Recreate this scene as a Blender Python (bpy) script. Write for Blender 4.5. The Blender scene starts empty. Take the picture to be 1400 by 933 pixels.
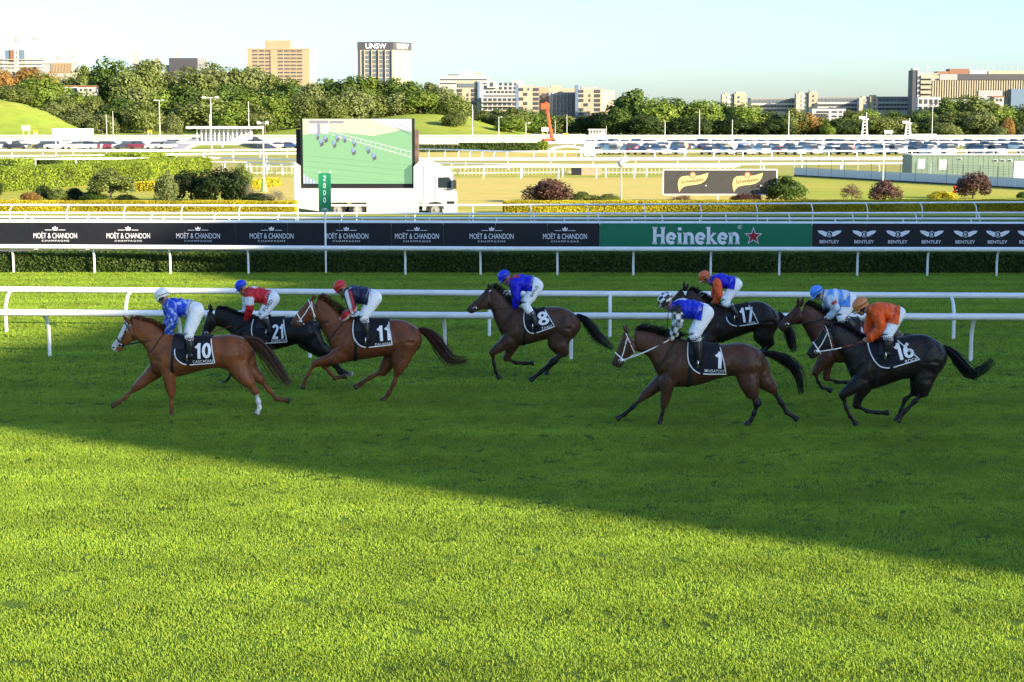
import bpy, bmesh, math, random
import numpy as np
from mathutils import Vector, Matrix, Quaternion
from mathutils.kdtree import KDTree
from mathutils.bvhtree import BVHTree

R = math.radians
rnd = random.Random(7)
scene = bpy.context.scene
COL = scene.collection

# ------------------------------------------------------------------ camera
F, CX, CY, HZ, CAMH = 2400.0, 700.0, 466.5, 172.0, 5.0
PITCH = math.atan((CY - HZ) / F)
cam = bpy.data.cameras.new('camera')
cam.sensor_width = 36.0
cam.lens = 36.0 * F / 1400.0
cam.clip_start, cam.clip_end = 0.5, 20000.0
camo = bpy.data.objects.new('camera', cam)
COL.objects.link(camo)
camo.location = (0, 0, CAMH)
camo.rotation_euler = (math.pi / 2 - PITCH, 0, 0)
scene.camera = camo

# ------------------------------------------------------------------ light
SUN_EL = R(18.0)
SUN_DIR = Vector((0.83, -0.56, 0)).normalized()          # towards the sun, on the ground plane
world = bpy.data.worlds.new('World'); scene.world = world; world.use_nodes = True
wt = world.node_tree; wt.nodes.clear()
wo = wt.nodes.new('ShaderNodeOutputWorld'); wb = wt.nodes.new('ShaderNodeBackground'); sk = wt.nodes.new('ShaderNodeTexSky')
sk.sky_type = 'NISHITA'; sk.sun_disc = False; sk.sun_elevation = SUN_EL
sk.sun_rotation = math.atan2(SUN_DIR.x, SUN_DIR.y)
sk.air_density = 1.0; sk.dust_density = 1.12; sk.ozone_density = 4.9
wb.inputs['Strength'].default_value = 0.11
wt.links.new(sk.outputs[0], wb.inputs['Color']); wt.links.new(wb.outputs[0], wo.inputs['Surface'])
sl = bpy.data.lights.new('sun', 'SUN'); sl.energy = 5.0; sl.angle = R(0.53); sl.color = (1.0, 0.84, 0.62)
so = bpy.data.objects.new('sun', sl); COL.objects.link(so); so.location = (60, -40, 60)
sun_travel = Vector((-SUN_DIR.x * math.cos(SUN_EL), -SUN_DIR.y * math.cos(SUN_EL), -math.sin(SUN_EL)))
so.rotation_euler = sun_travel.to_track_quat('-Z', 'Y').to_euler()
vs = scene.view_settings
vs.view_transform = 'Standard'; vs.look = 'None'; vs.gamma = 1.0; vs.exposure = 1.70; vs.use_curve_mapping = False
scene.cycles.use_denoising = True
scene.cycles.max_bounces = 6; scene.cycles.diffuse_bounces = 3; scene.cycles.transmission_bounces = 4; scene.cycles.glossy_bounces = 2

# ------------------------------------------------------------------ pixel -> place (authoring helper: where a traced point stands)
_c, _s = math.cos(PITCH), math.sin(PITCH)
def ray(px, py):
    a, b = (px - CX) / F, (CY - py) / F
    return Vector((a, _c + b * _s, -_s + b * _c))
def at(px, py, Y):
    d = ray(px, py); t = Y / d.y
    return Vector((d.x * t, Y, CAMH + d.z * t))
def gnd(px, py, z=0.0):
    d = ray(px, py); t = (z - CAMH) / d.z
    return Vector((d.x * t, d.y * t, z))
def X_at(px, Y): return at(px, HZ, Y).x
def Z_at(py, Y): return at(CX, py, Y).z

# ------------------------------------------------------------------ naming
def tag(o, label=None, cat=None, group=None, kind=None):
    if label: o['label'] = label
    if cat: o['category'] = cat
    if group: o['group'] = group
    if kind: o['kind'] = kind
    return o
def empty(name, loc, label=None, cat=None, group=None, rz=0.0):
    o = bpy.data.objects.new(name, None); COL.objects.link(o)
    o.location = loc; o.rotation_euler = (0, 0, rz); o.empty_display_size = 0.3
    return tag(o, label, cat, group)
def copy_tree(o, parent=None):
    c = o.copy(); COL.objects.link(c); c.parent = parent
    for ch in list(o.children): copy_tree(ch, c)
    return c
ORD = ['zeroth', 'first', 'second', 'third', 'fourth', 'fifth', 'sixth', 'seventh', 'eighth', 'ninth', 'tenth', 'eleventh', 'twelfth',
       'thirteenth', 'fourteenth', 'fifteenth', 'sixteenth', 'seventeenth', 'eighteenth', 'nineteenth', 'twentieth']
def ordn(n):
    if n <= 20: return ORD[n]
    return str(n) + ('th' if 10 < n % 100 < 14 else {1: 'st', 2: 'nd', 3: 'rd'}.get(n % 10, 'th'))

# ------------------------------------------------------------------ materials
def mat(name, col, rough=0.6, spec=0.3, metal=0.0, vary=0.0, vscale=3.0, bump=0.0, bscale=20.0, emit=None, estr=1.0, attr=None,
        trans=0.0, objvar=0.0, coat=0.0, dirt=None, alpha=None):
    m = bpy.data.materials.new(name); m.use_nodes = True
    nt = m.node_tree; N, L = nt.nodes, nt.links
    p = N['Principled BSDF']; out = N['Material Output']
    p.inputs['Roughness'].default_value = rough; p.inputs['Metallic'].default_value = metal
    p.inputs['Specular IOR Level'].default_value = spec
    if coat: p.inputs['Coat Weight'].default_value = coat
    p.inputs['Base Color'].default_value = (*col, 1)
    src = None
    geo = N.new('ShaderNodeNewGeometry')
    if attr:
        a = N.new('ShaderNodeAttribute'); a.attribute_name = attr; src = a.outputs['Color']
    def mixmul(src, fac_socket, lo, hi):
        mr = N.new('ShaderNodeMapRange'); mr.inputs['From Min'].default_value = 0.3; mr.inputs['From Max'].default_value = 0.7
        mr.inputs['To Min'].default_value = lo; mr.inputs['To Max'].default_value = hi
        L.new(fac_socket, mr.inputs['Value'])
        mx = N.new('ShaderNodeMix'); mx.data_type = 'RGBA'; mx.blend_type = 'MULTIPLY'; mx.inputs[0].default_value = 1
        if src is None: mx.inputs[6].default_value = (*col, 1)
        else: L.new(src, mx.inputs[6])
        L.new(mr.outputs[0], mx.inputs[7]); return mx.outputs[2]
    if vary:
        n = N.new('ShaderNodeTexNoise'); n.inputs['Scale'].default_value = vscale; n.inputs['Detail'].default_value = 5
        L.new(geo.outputs['Position'], n.inputs['Vector'])
        src = mixmul(src, n.outputs['Fac'], 1 - vary, 1 + vary)
    if objvar:
        oi = N.new('ShaderNodeObjectInfo'); src = mixmul(src, oi.outputs['Random'], 1 - objvar, 1 + objvar)
    if dirt:
        n = N.new('ShaderNodeTexNoise'); n.inputs['Scale'].default_value = dirt[1]; n.inputs['Detail'].default_value = 6
        L.new(geo.outputs['Position'], n.inputs['Vector'])
        mr = N.new('ShaderNodeMapRange'); mr.inputs['From Min'].default_value = 0.5; mr.inputs['From Max'].default_value = 0.75
        mr.inputs['To Max'].default_value = dirt[2]; L.new(n.outputs['Fac'], mr.inputs['Value'])
        mx = N.new('ShaderNodeMix'); mx.data_type = 'RGBA'; L.new(mr.outputs[0], mx.inputs[0])
        if src is None: mx.inputs[6].default_value = (*col, 1)
        else: L.new(src, mx.inputs[6])
        mx.inputs[7].default_value = (*dirt[0], 1); src = mx.outputs[2]
    if src is not None: L.new(src, p.inputs['Base Color'])
    if emit is not None:
        p.inputs['Emission Color'].default_value = (*emit, 1); p.inputs['Emission Strength'].default_value = estr
    if bump:
        n = N.new('ShaderNodeTexNoise'); n.inputs['Scale'].default_value = bscale; n.inputs['Detail'].default_value = 6
        L.new(geo.outputs['Position'], n.inputs['Vector'])
        b = N.new('ShaderNodeBump'); b.inputs['Strength'].default_value = bump; b.inputs['Distance'].default_value = 0.05
        L.new(n.outputs['Fac'], b.inputs['Height']); L.new(b.outputs[0], p.inputs['Normal'])
    if trans:
        t = N.new('ShaderNodeBsdfTranslucent')
        if src is not None: L.new(src, t.inputs['Color'])
        else: t.inputs['Color'].default_value = (*col, 1)
        ms = N.new('ShaderNodeMixShader'); ms.inputs[0].default_value = trans
        L.new(p.outputs[0], ms.inputs[1]); L.new(t.outputs[0], ms.inputs[2]); L.new(ms.outputs[0], out.inputs['Surface'])
    if alpha is not None: p.inputs['Alpha'].default_value = alpha
    return m
M = {}
M['white_rail'] = mat('white_rail', (0.80, 0.80, 0.79), 0.35, 0.4, vary=0.05, vscale=1.5, dirt=((0.55, 0.52, 0.45), 2.5, 0.25))
M['white_paint'] = mat('white_paint', (0.80, 0.80, 0.78), 0.45, 0.4, vary=0.04, vscale=0.8)
M['galv'] = mat('galvanised', (0.42, 0.44, 0.45), 0.4, 0.5, metal=0.3, vary=0.1)
M['grey_pole'] = mat('grey_pole', (0.50, 0.51, 0.50), 0.5)
M['black'] = mat('black', (0.012, 0.012, 0.014), 0.5)
M['rubber'] = mat('rubber', (0.02, 0.02, 0.02), 0.8)
M['dark_glass'] = mat('dark_glass', (0.02, 0.03, 0.035), 0.08, 0.6)
M['print_white'] = mat('print_white', (0.80, 0.80, 0.82), 0.6)
M['print_dark'] = mat('print_dark', (0.03, 0.035, 0.07), 0.6)

# ------------------------------------------------------------------ mesh builder
class MB:
    def __init__(s): s.v = []; s.f = []; s.m = []
    def add(s, verts, faces, mi=0):
        b = len(s.v); s.v.extend([tuple(v) for v in verts])
        s.f.extend([tuple(b + i for i in f) for f in faces]); s.m.extend([mi] * len(faces)); return s
    def box(s, c, d, rz=0.0, mi=0, taper=(1, 1)):
        hx, hy, hz = d[0] / 2, d[1] / 2, d[2] / 2; cs, sn = math.cos(rz), math.sin(rz); vs = []
        for z in (-1, 1):
            tx, ty = (taper if z > 0 else (1, 1))
            for x, y in ((-1, -1), (1, -1), (1, 1), (-1, 1)):
                X, Y = x * hx * tx, y * hy * ty
                vs.append((c[0] + X * cs - Y * sn, c[1] + X * sn + Y * cs, c[2] + z * hz))
        return s.add(vs, [(3, 2, 1, 0), (4, 5, 6, 7), (0, 1, 5, 4), (1, 2, 6, 5), (2, 3, 7, 6), (3, 0, 4, 7)], mi)
    def tube(s, path, r, n=8, mi=0, caps=True, flat=1.0):
        P = [Vector(p) for p in path]; k = len(P)
        rs = r if isinstance(r, (list, tuple)) else [r] * k
        base = len(s.v); prev = None
        for i in range(k):
            t = (P[min(i + 1, k - 1)] - P[max(i - 1, 0)]).normalized()
            if prev is None:
                up = Vector((0, 0, 1)) if abs(t.z) < 0.9 else Vector((0, 1, 0))
                a = t.cross(up).normalized()
            else: a = (prev - t * prev.dot(t)).normalized()
            prev = a; b = t.cross(a)
            for j in range(n):
                th = 2 * math.pi * j / n
                s.v.append(tuple(P[i] + a * (math.cos(th) * rs[i]) + b * (math.sin(th) * rs[i] * flat)))
        for i in range(k - 1):
            for j in range(n):
                s.f.append((base + i * n + j, base + i * n + (j + 1) % n, base + (i + 1) * n + (j + 1) % n, base + (i + 1) * n + j)); s.m.append(mi)
        if caps:
            s.f.append(tuple(base + j for j in reversed(range(n)))); s.m.append(mi)
            s.f.append(tuple(base + (k - 1) * n + j for j in range(n))); s.m.append(mi)
        return s
    def rings(s, rings, mi=0, caps=True):
        base = len(s.v); n = len(rings[0])
        for r in rings: s.v.extend([tuple(p) for p in r])
        for i in range(len(rings) - 1):
            for j in range(n):
                s.f.append((base + i * n + j, base + i * n + (j + 1) % n, base + (i + 1) * n + (j + 1) % n, base + (i + 1) * n + j)); s.m.append(mi)
        if caps:
            s.f.append(tuple(base + j for j in reversed(range(n)))); s.m.append(mi)
            s.f.append(tuple(base + (len(rings) - 1) * n + j for j in range(n))); s.m.append(mi)
        return s
    def ball(s, c, r, n=10, m=7, mi=0, zmin=-1.0):
        rx, ry, rz = r if isinstance(r, (list, tuple)) else (r, r, r); rg = []
        for i in range(m + 1):
            ph = math.asin(zmin) + (math.pi / 2 - math.asin(zmin)) * i / m
            cz, cr = math.sin(ph), max(math.cos(ph), 0.02)
            rg.append([(c[0] + rx * cr * math.cos(2 * math.pi * j / n), c[1] + ry * cr * math.sin(2 * math.pi * j / n), c[2] + rz * cz) for j in range(n)])
        return s.rings(rg, mi)
    def prism(s, poly, a, b, axis='Y', mi=0):
        # poly: 2-D outline; extruded between a and b along the axis; 2-D coords are the other two axes
        def mk(u, v, w):
            return (u, w, v) if axis == 'Y' else ((w, u, v) if axis == 'X' else (u, v, w))
        n = len(poly)
        vs = [mk(u, v, a) for u, v in poly] + [mk(u, v, b) for u, v in poly]
        fs = [tuple(range(n)), tuple(reversed(range(n, 2 * n)))] + [(i, n + i, n + (i + 1) % n, (i + 1) % n) for i in range(n)]
        return s.add(vs, fs, mi)
    def build(s, name, mats, parent=None, smooth=False, offset=None, kind=None):
        me = bpy.data.meshes.new(name)
        vs = s.v if offset is None else [(x - offset[0], y - offset[1], z - offset[2]) for x, y, z in s.v]
        me.from_pydata(vs, [], s.f)
        if not isinstance(mats, (list, tuple)): mats = [mats]
        for m_ in mats: me.materials.append(m_)
        if len(mats) > 1: me.polygons.foreach_set('material_index', s.m)
        if smooth: me.polygons.foreach_set('use_smooth', [True] * len(me.polygons))
        me.update()
        bm = bmesh.new(); bm.from_mesh(me); bmesh.ops.recalc_face_normals(bm, faces=bm.faces); bm.to_mesh(me); bm.free()
        if smooth:
            try: me.set_sharp_from_angle(angle=R(50))
            except Exception: pass
        return link(name, me, parent, kind)
def link(name, me, parent=None, kind=None):
    o = bpy.data.objects.new(name, me); COL.objects.link(o)
    if parent is not None: o.parent = parent
    if kind: o['kind'] = kind
    return o
def rot2(poly, c, a):
    cs, sn = math.cos(a), math.sin(a)
    return [(c[0] + x * cs - y * sn, c[1] + x * sn + y * cs) for x, y in poly]

# text as flat 2-D triangles; (verts2d, faces), centred at 0, given cap height
_TX = {}
def text2d(string, height, bold=0.0, spacing=1.0, xscale=1.0):
    cu = bpy.data.curves.new('t', 'FONT'); cu.body = string; cu.size = 1.0; cu.offset = bold; cu.space_character = spacing; cu.fill_mode = 'FRONT'
    cu.resolution_u = 4
    o = bpy.data.objects.new('t', cu); COL.objects.link(o)
    dg = bpy.context.evaluated_depsgraph_get(); dg.update()
    me = bpy.data.meshes.new_from_object(o.evaluated_get(dg))
    v = np.array([(p.co.x, p.co.y) for p in me.vertices]); f = [tuple(p.vertices) for p in me.polygons]
    bpy.data.objects.remove(o); bpy.data.curves.remove(cu); bpy.data.meshes.remove(me)
    lo, hi = v.min(0), v.max(0)
    v = (v - (lo + hi) / 2) * (height / 0.72)
    v[:, 0] *= xscale
    return v, f
def plate_text(mb, string, c, h, bold=0.02, plane='XZ', y=0.0, spacing=1.0, xs=1.0, mi=0, width=None, flip=1, th=0.012):
    v, f = text2d(string, h, bold, spacing, xs)
    if width:
        w = v[:, 0].max() - v[:, 0].min(); v[:, 0] *= width / w
    mb.add([(c[0] + flip * a, y, c[1] + b) for a, b in v], f, mi)

def evaluate_to_mesh(o):
    dg = bpy.context.evaluated_depsgraph_get(); dg.update()
    return bpy.data.meshes.new_from_object(o.evaluated_get(dg))
def voxel_union(mb, voxel, smooth_it=4, smooth_f=0.5):
    me = bpy.data.meshes.new('tmp'); me.from_pydata(mb.v, [], mb.f); me.update()
    bm = bmesh.new(); bm.from_mesh(me); bmesh.ops.recalc_face_normals(bm, faces=bm.faces); bm.to_mesh(me); bm.free()
    o = bpy.data.objects.new('tmp', me); COL.objects.link(o)
    r = o.modifiers.new('r', 'REMESH'); r.mode = 'VOXEL'; r.voxel_size = voxel; r.use_smooth_shade = True
    if smooth_it:
        sm = o.modifiers.new('s', 'SMOOTH'); sm.iterations = smooth_it; sm.factor = smooth_f
    out = evaluate_to_mesh(o)
    bpy.data.objects.remove(o); bpy.data.meshes.remove(me)
    return out
def catmull(vals, sub):
    A = np.array(vals, float); n = len(A); out = []
    for i in range(n - 1):
        p0, p1, p2, p3 = A[max(i - 1, 0)], A[i], A[i + 1], A[min(i + 2, n - 1)]
        for k in range(sub):
            t = k / sub
            out.append(0.5 * ((2 * p1) + (-p0 + p2) * t + (2 * p0 - 5 * p1 + 4 * p2 - p3) * t * t + (-p0 + 3 * p1 - 3 * p2 + p3) * t ** 3))
    out.append(A[-1]); return np.array(out)
def set_colors(me, cols, name='col'):
    a = me.color_attributes.new(name, 'FLOAT_COLOR', 'POINT')
    c = np.ones((len(me.vertices), 4), np.float32); c[:, :3] = cols
    a.data.foreach_set('color', c.ravel())

def stroke2d(lines, w):
    """lines: polylines [(x, y), ...] (closed when first == last) drawn with a pen of width w, as quads"""
    vs, fs = [], []
    for ln in lines:
        ww = w
        if isinstance(ln, tuple): ln, ww = ln
        P = [Vector(p) for p in ln]; closed = (P[0] - P[-1]).length < 1e-6; n = len(P); b = len(vs)
        for i in range(n):
            a = P[i] - P[i - 1] if i > 0 else ((P[0] - P[n - 2]) if closed else P[1] - P[0])
            c = P[i + 1] - P[i] if i < n - 1 else ((P[1] - P[0]) if closed else P[-1] - P[-2])
            a, c = a.normalized(), c.normalized(); na, nc = Vector((-a.y, a.x)), Vector((-c.y, c.x)); m = na + nc
            m = m.normalized() if m.length > 1e-3 else na
            k = (ww / 2) / max(m.dot(na), .5)
            vs += [P[i] + m * k, P[i] - m * k]
        fs += [(b + 2 * i, b + 2 * i + 1, b + 2 * i + 3, b + 2 * i + 2) for i in range(n - 1)]
    return [(v.x, v.y) for v in vs], fs
def arc(cx, cy, rx, ry, a0, a1, n=10):
    return [(cx + rx * math.cos(R(a0 + (a1 - a0) * i / n)), cy + ry * math.sin(R(a0 + (a1 - a0) * i / n))) for i in range(n + 1)]
DIG = {'0': ([arc(.25, .5, .17, .41, 0, 360, 24)], .5), '1': ([[(.06, .72), (.25, .88)], [(.25, 1.0), (.25, 0)]], .36),
       '2': ([arc(.25, .74, .18, .18, 165, -35, 10) + [(.08, .085), (.46, .085)]], .5),
       '6': ([arc(.25, .29, .17, .20, 0, 360, 20), arc(.47, .30, .40, .62, 180, 112, 8)], .5),
       '7': ([[(.03, .915), (.44, .915), (.20, 0)]], .47), '8': ([arc(.25, .27, .18, .19, 0, 360, 20), arc(.25, .73, .15, .18, 0, 360, 20)], .5)}
def digits2d(string, h):
    V, Fc, x = [], [], 0
    for ch in string:
        ln, w = DIG[ch]; v, f = stroke2d(ln, .165); b = len(V)
        V += [(a + x, c) for a, c in v]; Fc += [tuple(b + i for i in q) for q in f]; x += w + .06
    V = np.array(V); V = (V - (V.min(0) + V.max(0)) / 2) * h
    return V, Fc
# =================================================================== GROUND
def ground_mat(name, c1, c2, c3, s1=0.15, s2=3.0, stripe=None, bump=0.5, bscale=18, patch=None):
    m = bpy.data.materials.new(name); m.use_nodes = True; nt = m.node_tree; N, L = nt.nodes, nt.links; p = N['Principled BSDF']
    p.inputs['Roughness'].default_value = .9; p.inputs['Specular IOR Level'].default_value = .1
    g = N.new('ShaderNodeNewGeometry')
    def noise(s, d=5):
        n = N.new('ShaderNodeTexNoise'); n.inputs['Scale'].default_value = s; n.inputs['Detail'].default_value = d; L.new(g.outputs['Position'], n.inputs['Vector']); return n
    def mix(f, a, b, lo=.35, hi=.65):
        mr = N.new('ShaderNodeMapRange'); mr.inputs['From Min'].default_value = lo; mr.inputs['From Max'].default_value = hi; L.new(f, mr.inputs['Value'])
        mx = N.new('ShaderNodeMix'); mx.data_type = 'RGBA'; L.new(mr.outputs[0], mx.inputs[0])
        for k, v in ((6, a), (7, b)):
            if isinstance(v, tuple): mx.inputs[k].default_value = (*v, 1)
            else: L.new(v, mx.inputs[k])
        return mx.outputs[2]
    col = mix(noise(s1).outputs['Fac'], c1, c2); col = mix(noise(s2).outputs['Fac'], col, c3, .45, .8)
    if stripe:
        w = N.new('ShaderNodeTexWave'); w.wave_type = 'BANDS'; w.bands_direction = 'Y'; w.inputs['Scale'].default_value = stripe; w.inputs['Distortion'].default_value = 2.5; w.inputs['Detail'].default_value = 2; w.inputs['Detail Scale'].default_value = .4
        L.new(g.outputs['Position'], w.inputs['Vector'])
        mr = N.new('ShaderNodeMapRange'); mr.inputs['To Min'].default_value = .84; mr.inputs['To Max'].default_value = 1.14; L.new(w.outputs['Fac'], mr.inputs['Value'])
        mx = N.new('ShaderNodeMix'); mx.data_type = 'RGBA'; mx.blend_type = 'MULTIPLY'; mx.inputs[0].default_value = 1; L.new(col, mx.inputs[6]); L.new(mr.outputs[0], mx.inputs[7]); col = mx.outputs[2]
    L.new(col, p.inputs['Base Color'])
    b = N.new('ShaderNodeBump'); b.inputs['Strength'].default_value = bump; b.inputs['Distance'].default_value = .1; L.new(noise(bscale, 8).outputs['Fac'], b.inputs['Height']); L.new(b.outputs[0], p.inputs['Normal'])
    return m
M['turf'] = ground_mat('turf', (0.075, 0.135, 0.014), (0.10, 0.16, 0.02), (0.06, 0.105, 0.014), .2, 2.0, .18, .8, 30)
M['course'] = ground_mat('course_turf', (0.30, 0.30, 0.07), (0.40, 0.33, 0.10), (0.22, 0.26, 0.05), .02, .3, None, .5, 6)
M['lawn'] = ground_mat('lawn', (0.30, 0.33, 0.04), (0.42, 0.36, 0.07), (0.26, 0.31, 0.04), .06, .8, .10, .5, 14)
M['dry'] = ground_mat('dry_turf', (0.52, 0.40, 0.11), (0.44, 0.38, 0.09), (0.56, 0.43, 0.15), .08, .6, .12, .5, 10)
M['sand'] = ground_mat('sand', (0.62, 0.57, 0.47), (0.66, 0.62, 0.54), (0.55, 0.48, 0.37), .05, .4, None, .3, 8)
M['gravel'] = ground_mat('gravel', (0.15, 0.145, 0.13), (0.19, 0.18, 0.16), (0.12, 0.11, 0.10), .5, 9, None, .6, 60)
M['hill'] = ground_mat('hill_grass', (0.21, 0.28, 0.035), (0.27, 0.30, 0.045), (0.16, 0.22, 0.03), .02, .2, None, .6, 2)
def sheet(name, pts, z, m, label=None):
    mb = MB(); mb.add([(p[0], p[1], z) for p in pts], [tuple(range(len(pts)))]); o = mb.build(name, m, None); o['kind'] = 'structure'
    return o
mb = MB(); mb.add([(-6000, -400, 0), (6000, -400, 0), (6000, 9000, 0), (-6000, 9000, 0)], [(0, 1, 2, 3)]); tag(mb.build('ground', M['turf']), kind='structure')
sheet('gravel_strip', [(-40, 62.6), (40, 62.6), (40, 70.2), (-40, 71.6)], .004, M['gravel'])
sheet('garden_lawn', [(-60, 98), (80, 98), (140, 182), (-120, 182)], .005, M['lawn'])
sheet('dry_turf', [tuple(gnd(350, 283).xy), tuple(gnd(1090, 283).xy), tuple(gnd(1075, 243).xy), tuple(gnd(330, 243).xy)], .010, M['dry'])
sheet('racecourse_infield', [(-150, 182.2), (180, 182.2), (420, 700), (-420, 700)], .006, M['course'])
sheet('sand_track', [tuple(gnd(-100, 197.5).xy), tuple(gnd(1500, 197.5).xy), tuple(gnd(1500, 187.2).xy), tuple(gnd(-100, 187.2).xy)], .05, M['sand'])
sheet('inner_sand_track', [tuple(gnd(560, 220.5).xy), tuple(gnd(1500, 219.5).xy), tuple(gnd(1500, 215).xy), tuple(gnd(560, 216).xy)], .04, M['sand'])
sheet('dirt_strip', [tuple(gnd(560, 216).xy), tuple(gnd(790, 216).xy), tuple(gnd(790, 209).xy), tuple(gnd(560, 209).xy)], .03, M['dry'])
sheet('service_road', [tuple(gnd(-100, 207.5).xy), tuple(gnd(240, 208).xy), tuple(gnd(240, 204.5).xy), tuple(gnd(-100, 204).xy)], .03, M['sand'])

# =================================================================== GRASS (uncountable: one object, blades instanced in patches)
def grass_mat():
    m = bpy.data.materials.new('grass_blade'); m.use_nodes = True; nt = m.node_tree; N, L = nt.nodes, nt.links; p = N['Principled BSDF']; out = N['Material Output']
    g = N.new('ShaderNodeNewGeometry')
    def noise(s, d=3):
        n = N.new('ShaderNodeTexNoise'); n.inputs['Scale'].default_value = s; n.inputs['Detail'].default_value = d; L.new(g.outputs['Position'], n.inputs['Vector']); return n
    a = N.new('ShaderNodeAttribute'); a.attribute_name = 'tint'
    mx = N.new('ShaderNodeMix'); mx.data_type = 'RGBA'; mx.inputs[6].default_value = (0.165, 0.295, 0.030, 1); mx.inputs[7].default_value = (0.385, 0.490, 0.052, 1); L.new(a.outputs['Fac'], mx.inputs[0])
    n = noise(.55); mr = N.new('ShaderNodeMapRange'); mr.inputs['From Min'].default_value = .3; mr.inputs['From Max'].default_value = .7; mr.inputs['To Min'].default_value = .74; mr.inputs['To Max'].default_value = 1.2; n5 = noise(3.5, 4); ad = N.new('ShaderNodeMix'); ad.inputs[0].default_value = .4; L.new(n.outputs['Fac'], ad.inputs[2]); L.new(n5.outputs['Fac'], ad.inputs[3]); L.new(ad.outputs[0], mr.inputs['Value'])
    w = N.new('ShaderNodeTexWave'); w.wave_type = 'BANDS'; w.bands_direction = 'Y'; w.inputs['Scale'].default_value = .16; w.inputs['Distortion'].default_value = 3; w.inputs['Detail'].default_value = 2; w.inputs['Detail Scale'].default_value = .3; L.new(g.outputs['Position'], w.inputs['Vector'])
    mw = N.new('ShaderNodeMapRange'); mw.inputs['To Min'].default_value = .90; mw.inputs['To Max'].default_value = 1.08; L.new(w.outputs['Fac'], mw.inputs['Value'])
    mm = N.new('ShaderNodeMath'); mm.operation = 'MULTIPLY'; L.new(mr.outputs[0], mm.inputs[0]); L.new(mw.outputs[0], mm.inputs[1])
    m2 = N.new('ShaderNodeMix'); m2.data_type = 'RGBA'; m2.blend_type = 'MULTIPLY'; m2.inputs[0].default_value = 1; L.new(mx.outputs[2], m2.inputs[6]); L.new(mm.outputs[0], m2.inputs[7])
    L.new(m2.outputs[2], p.inputs['Base Color']); p.inputs['Roughness'].default_value = .55; p.inputs['Specular IOR Level'].default_value = .15
    t = N.new('ShaderNodeBsdfTranslucent'); L.new(m2.outputs[2], t.inputs['Color']); ms = N.new('ShaderNodeMixShader'); ms.inputs[0].default_value = .40
    L.new(p.outputs[0], ms.inputs[1]); L.new(t.outputs[0], ms.inputs[2]); L.new(ms.outputs[0], out.inputs['Surface'])
    return m
M['grass'] = grass_mat()
def grass_patch(name, n, hmin, hmax, wid, seed, holes=0, size=1.0):
    rs = np.random.RandomState(seed)
    x, y = rs.uniform(-.55, .55, n) * size, rs.uniform(-.55, .55, n) * size; keep = np.ones(n, bool)
    for _ in range(holes):
        cx, cy, rx, ry = rs.uniform(-.4, .4), rs.uniform(-.4, .4), rs.uniform(.07, .16), rs.uniform(.05, .10)
        keep &= ((x - cx) / rx) ** 2 + ((y - cy) / ry) ** 2 > rs.uniform(.7, 1.2, n)
    x, y = x[keep], y[keep]; n = len(x)
    cl = .5 + .5 * np.sin(x * 9 + seed) * np.sin(y * 8 - seed * 2) ; h = rs.uniform(hmin, hmax, n) * (.75 + .5 * cl); a = rs.uniform(0, 2 * np.pi, n); ln = rs.uniform(.25, 1.05, n) * h
    w = wid * rs.uniform(.7, 1.3, n); dx, dy = np.cos(a), np.sin(a); px, py = -dy * w / 2, dx * w / 2
    V = np.zeros((n, 5, 3)); tint = np.zeros((n, 5))
    V[:, 0] = np.c_[x - px, y - py, np.zeros(n) - .01]; V[:, 1] = np.c_[x + px, y + py, np.zeros(n) - .01]
    V[:, 2] = np.c_[x + px * .8 + dx * ln * .35, y + py * .8 + dy * ln * .35, h * .62]; V[:, 3] = np.c_[x - px * .8 + dx * ln * .35, y - py * .8 + dy * ln * .35, h * .62]
    V[:, 4] = np.c_[x + dx * ln, y + dy * ln, h]
    base_t = rs.uniform(0, .8, n); tint[:] = base_t[:, None] + np.array([0, 0, .10, .10, .2])[None, :]
    fs = []
    for i in range(n):
        b = i * 5; fs.append((b, b + 1, b + 2, b + 3)); fs.append((b + 3, b + 2, b + 4))
    me = bpy.data.meshes.new(name); me.from_pydata(V.reshape(-1, 3).tolist(), [], fs); me.update()
    at_ = me.attributes.new('tint', 'FLOAT', 'POINT'); at_.data.foreach_set('value', np.clip(tint, 0, 1).ravel().astype(np.float32)); me.materials.append(M['grass'])
    return bpy.data.objects.new(name, me)
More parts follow.
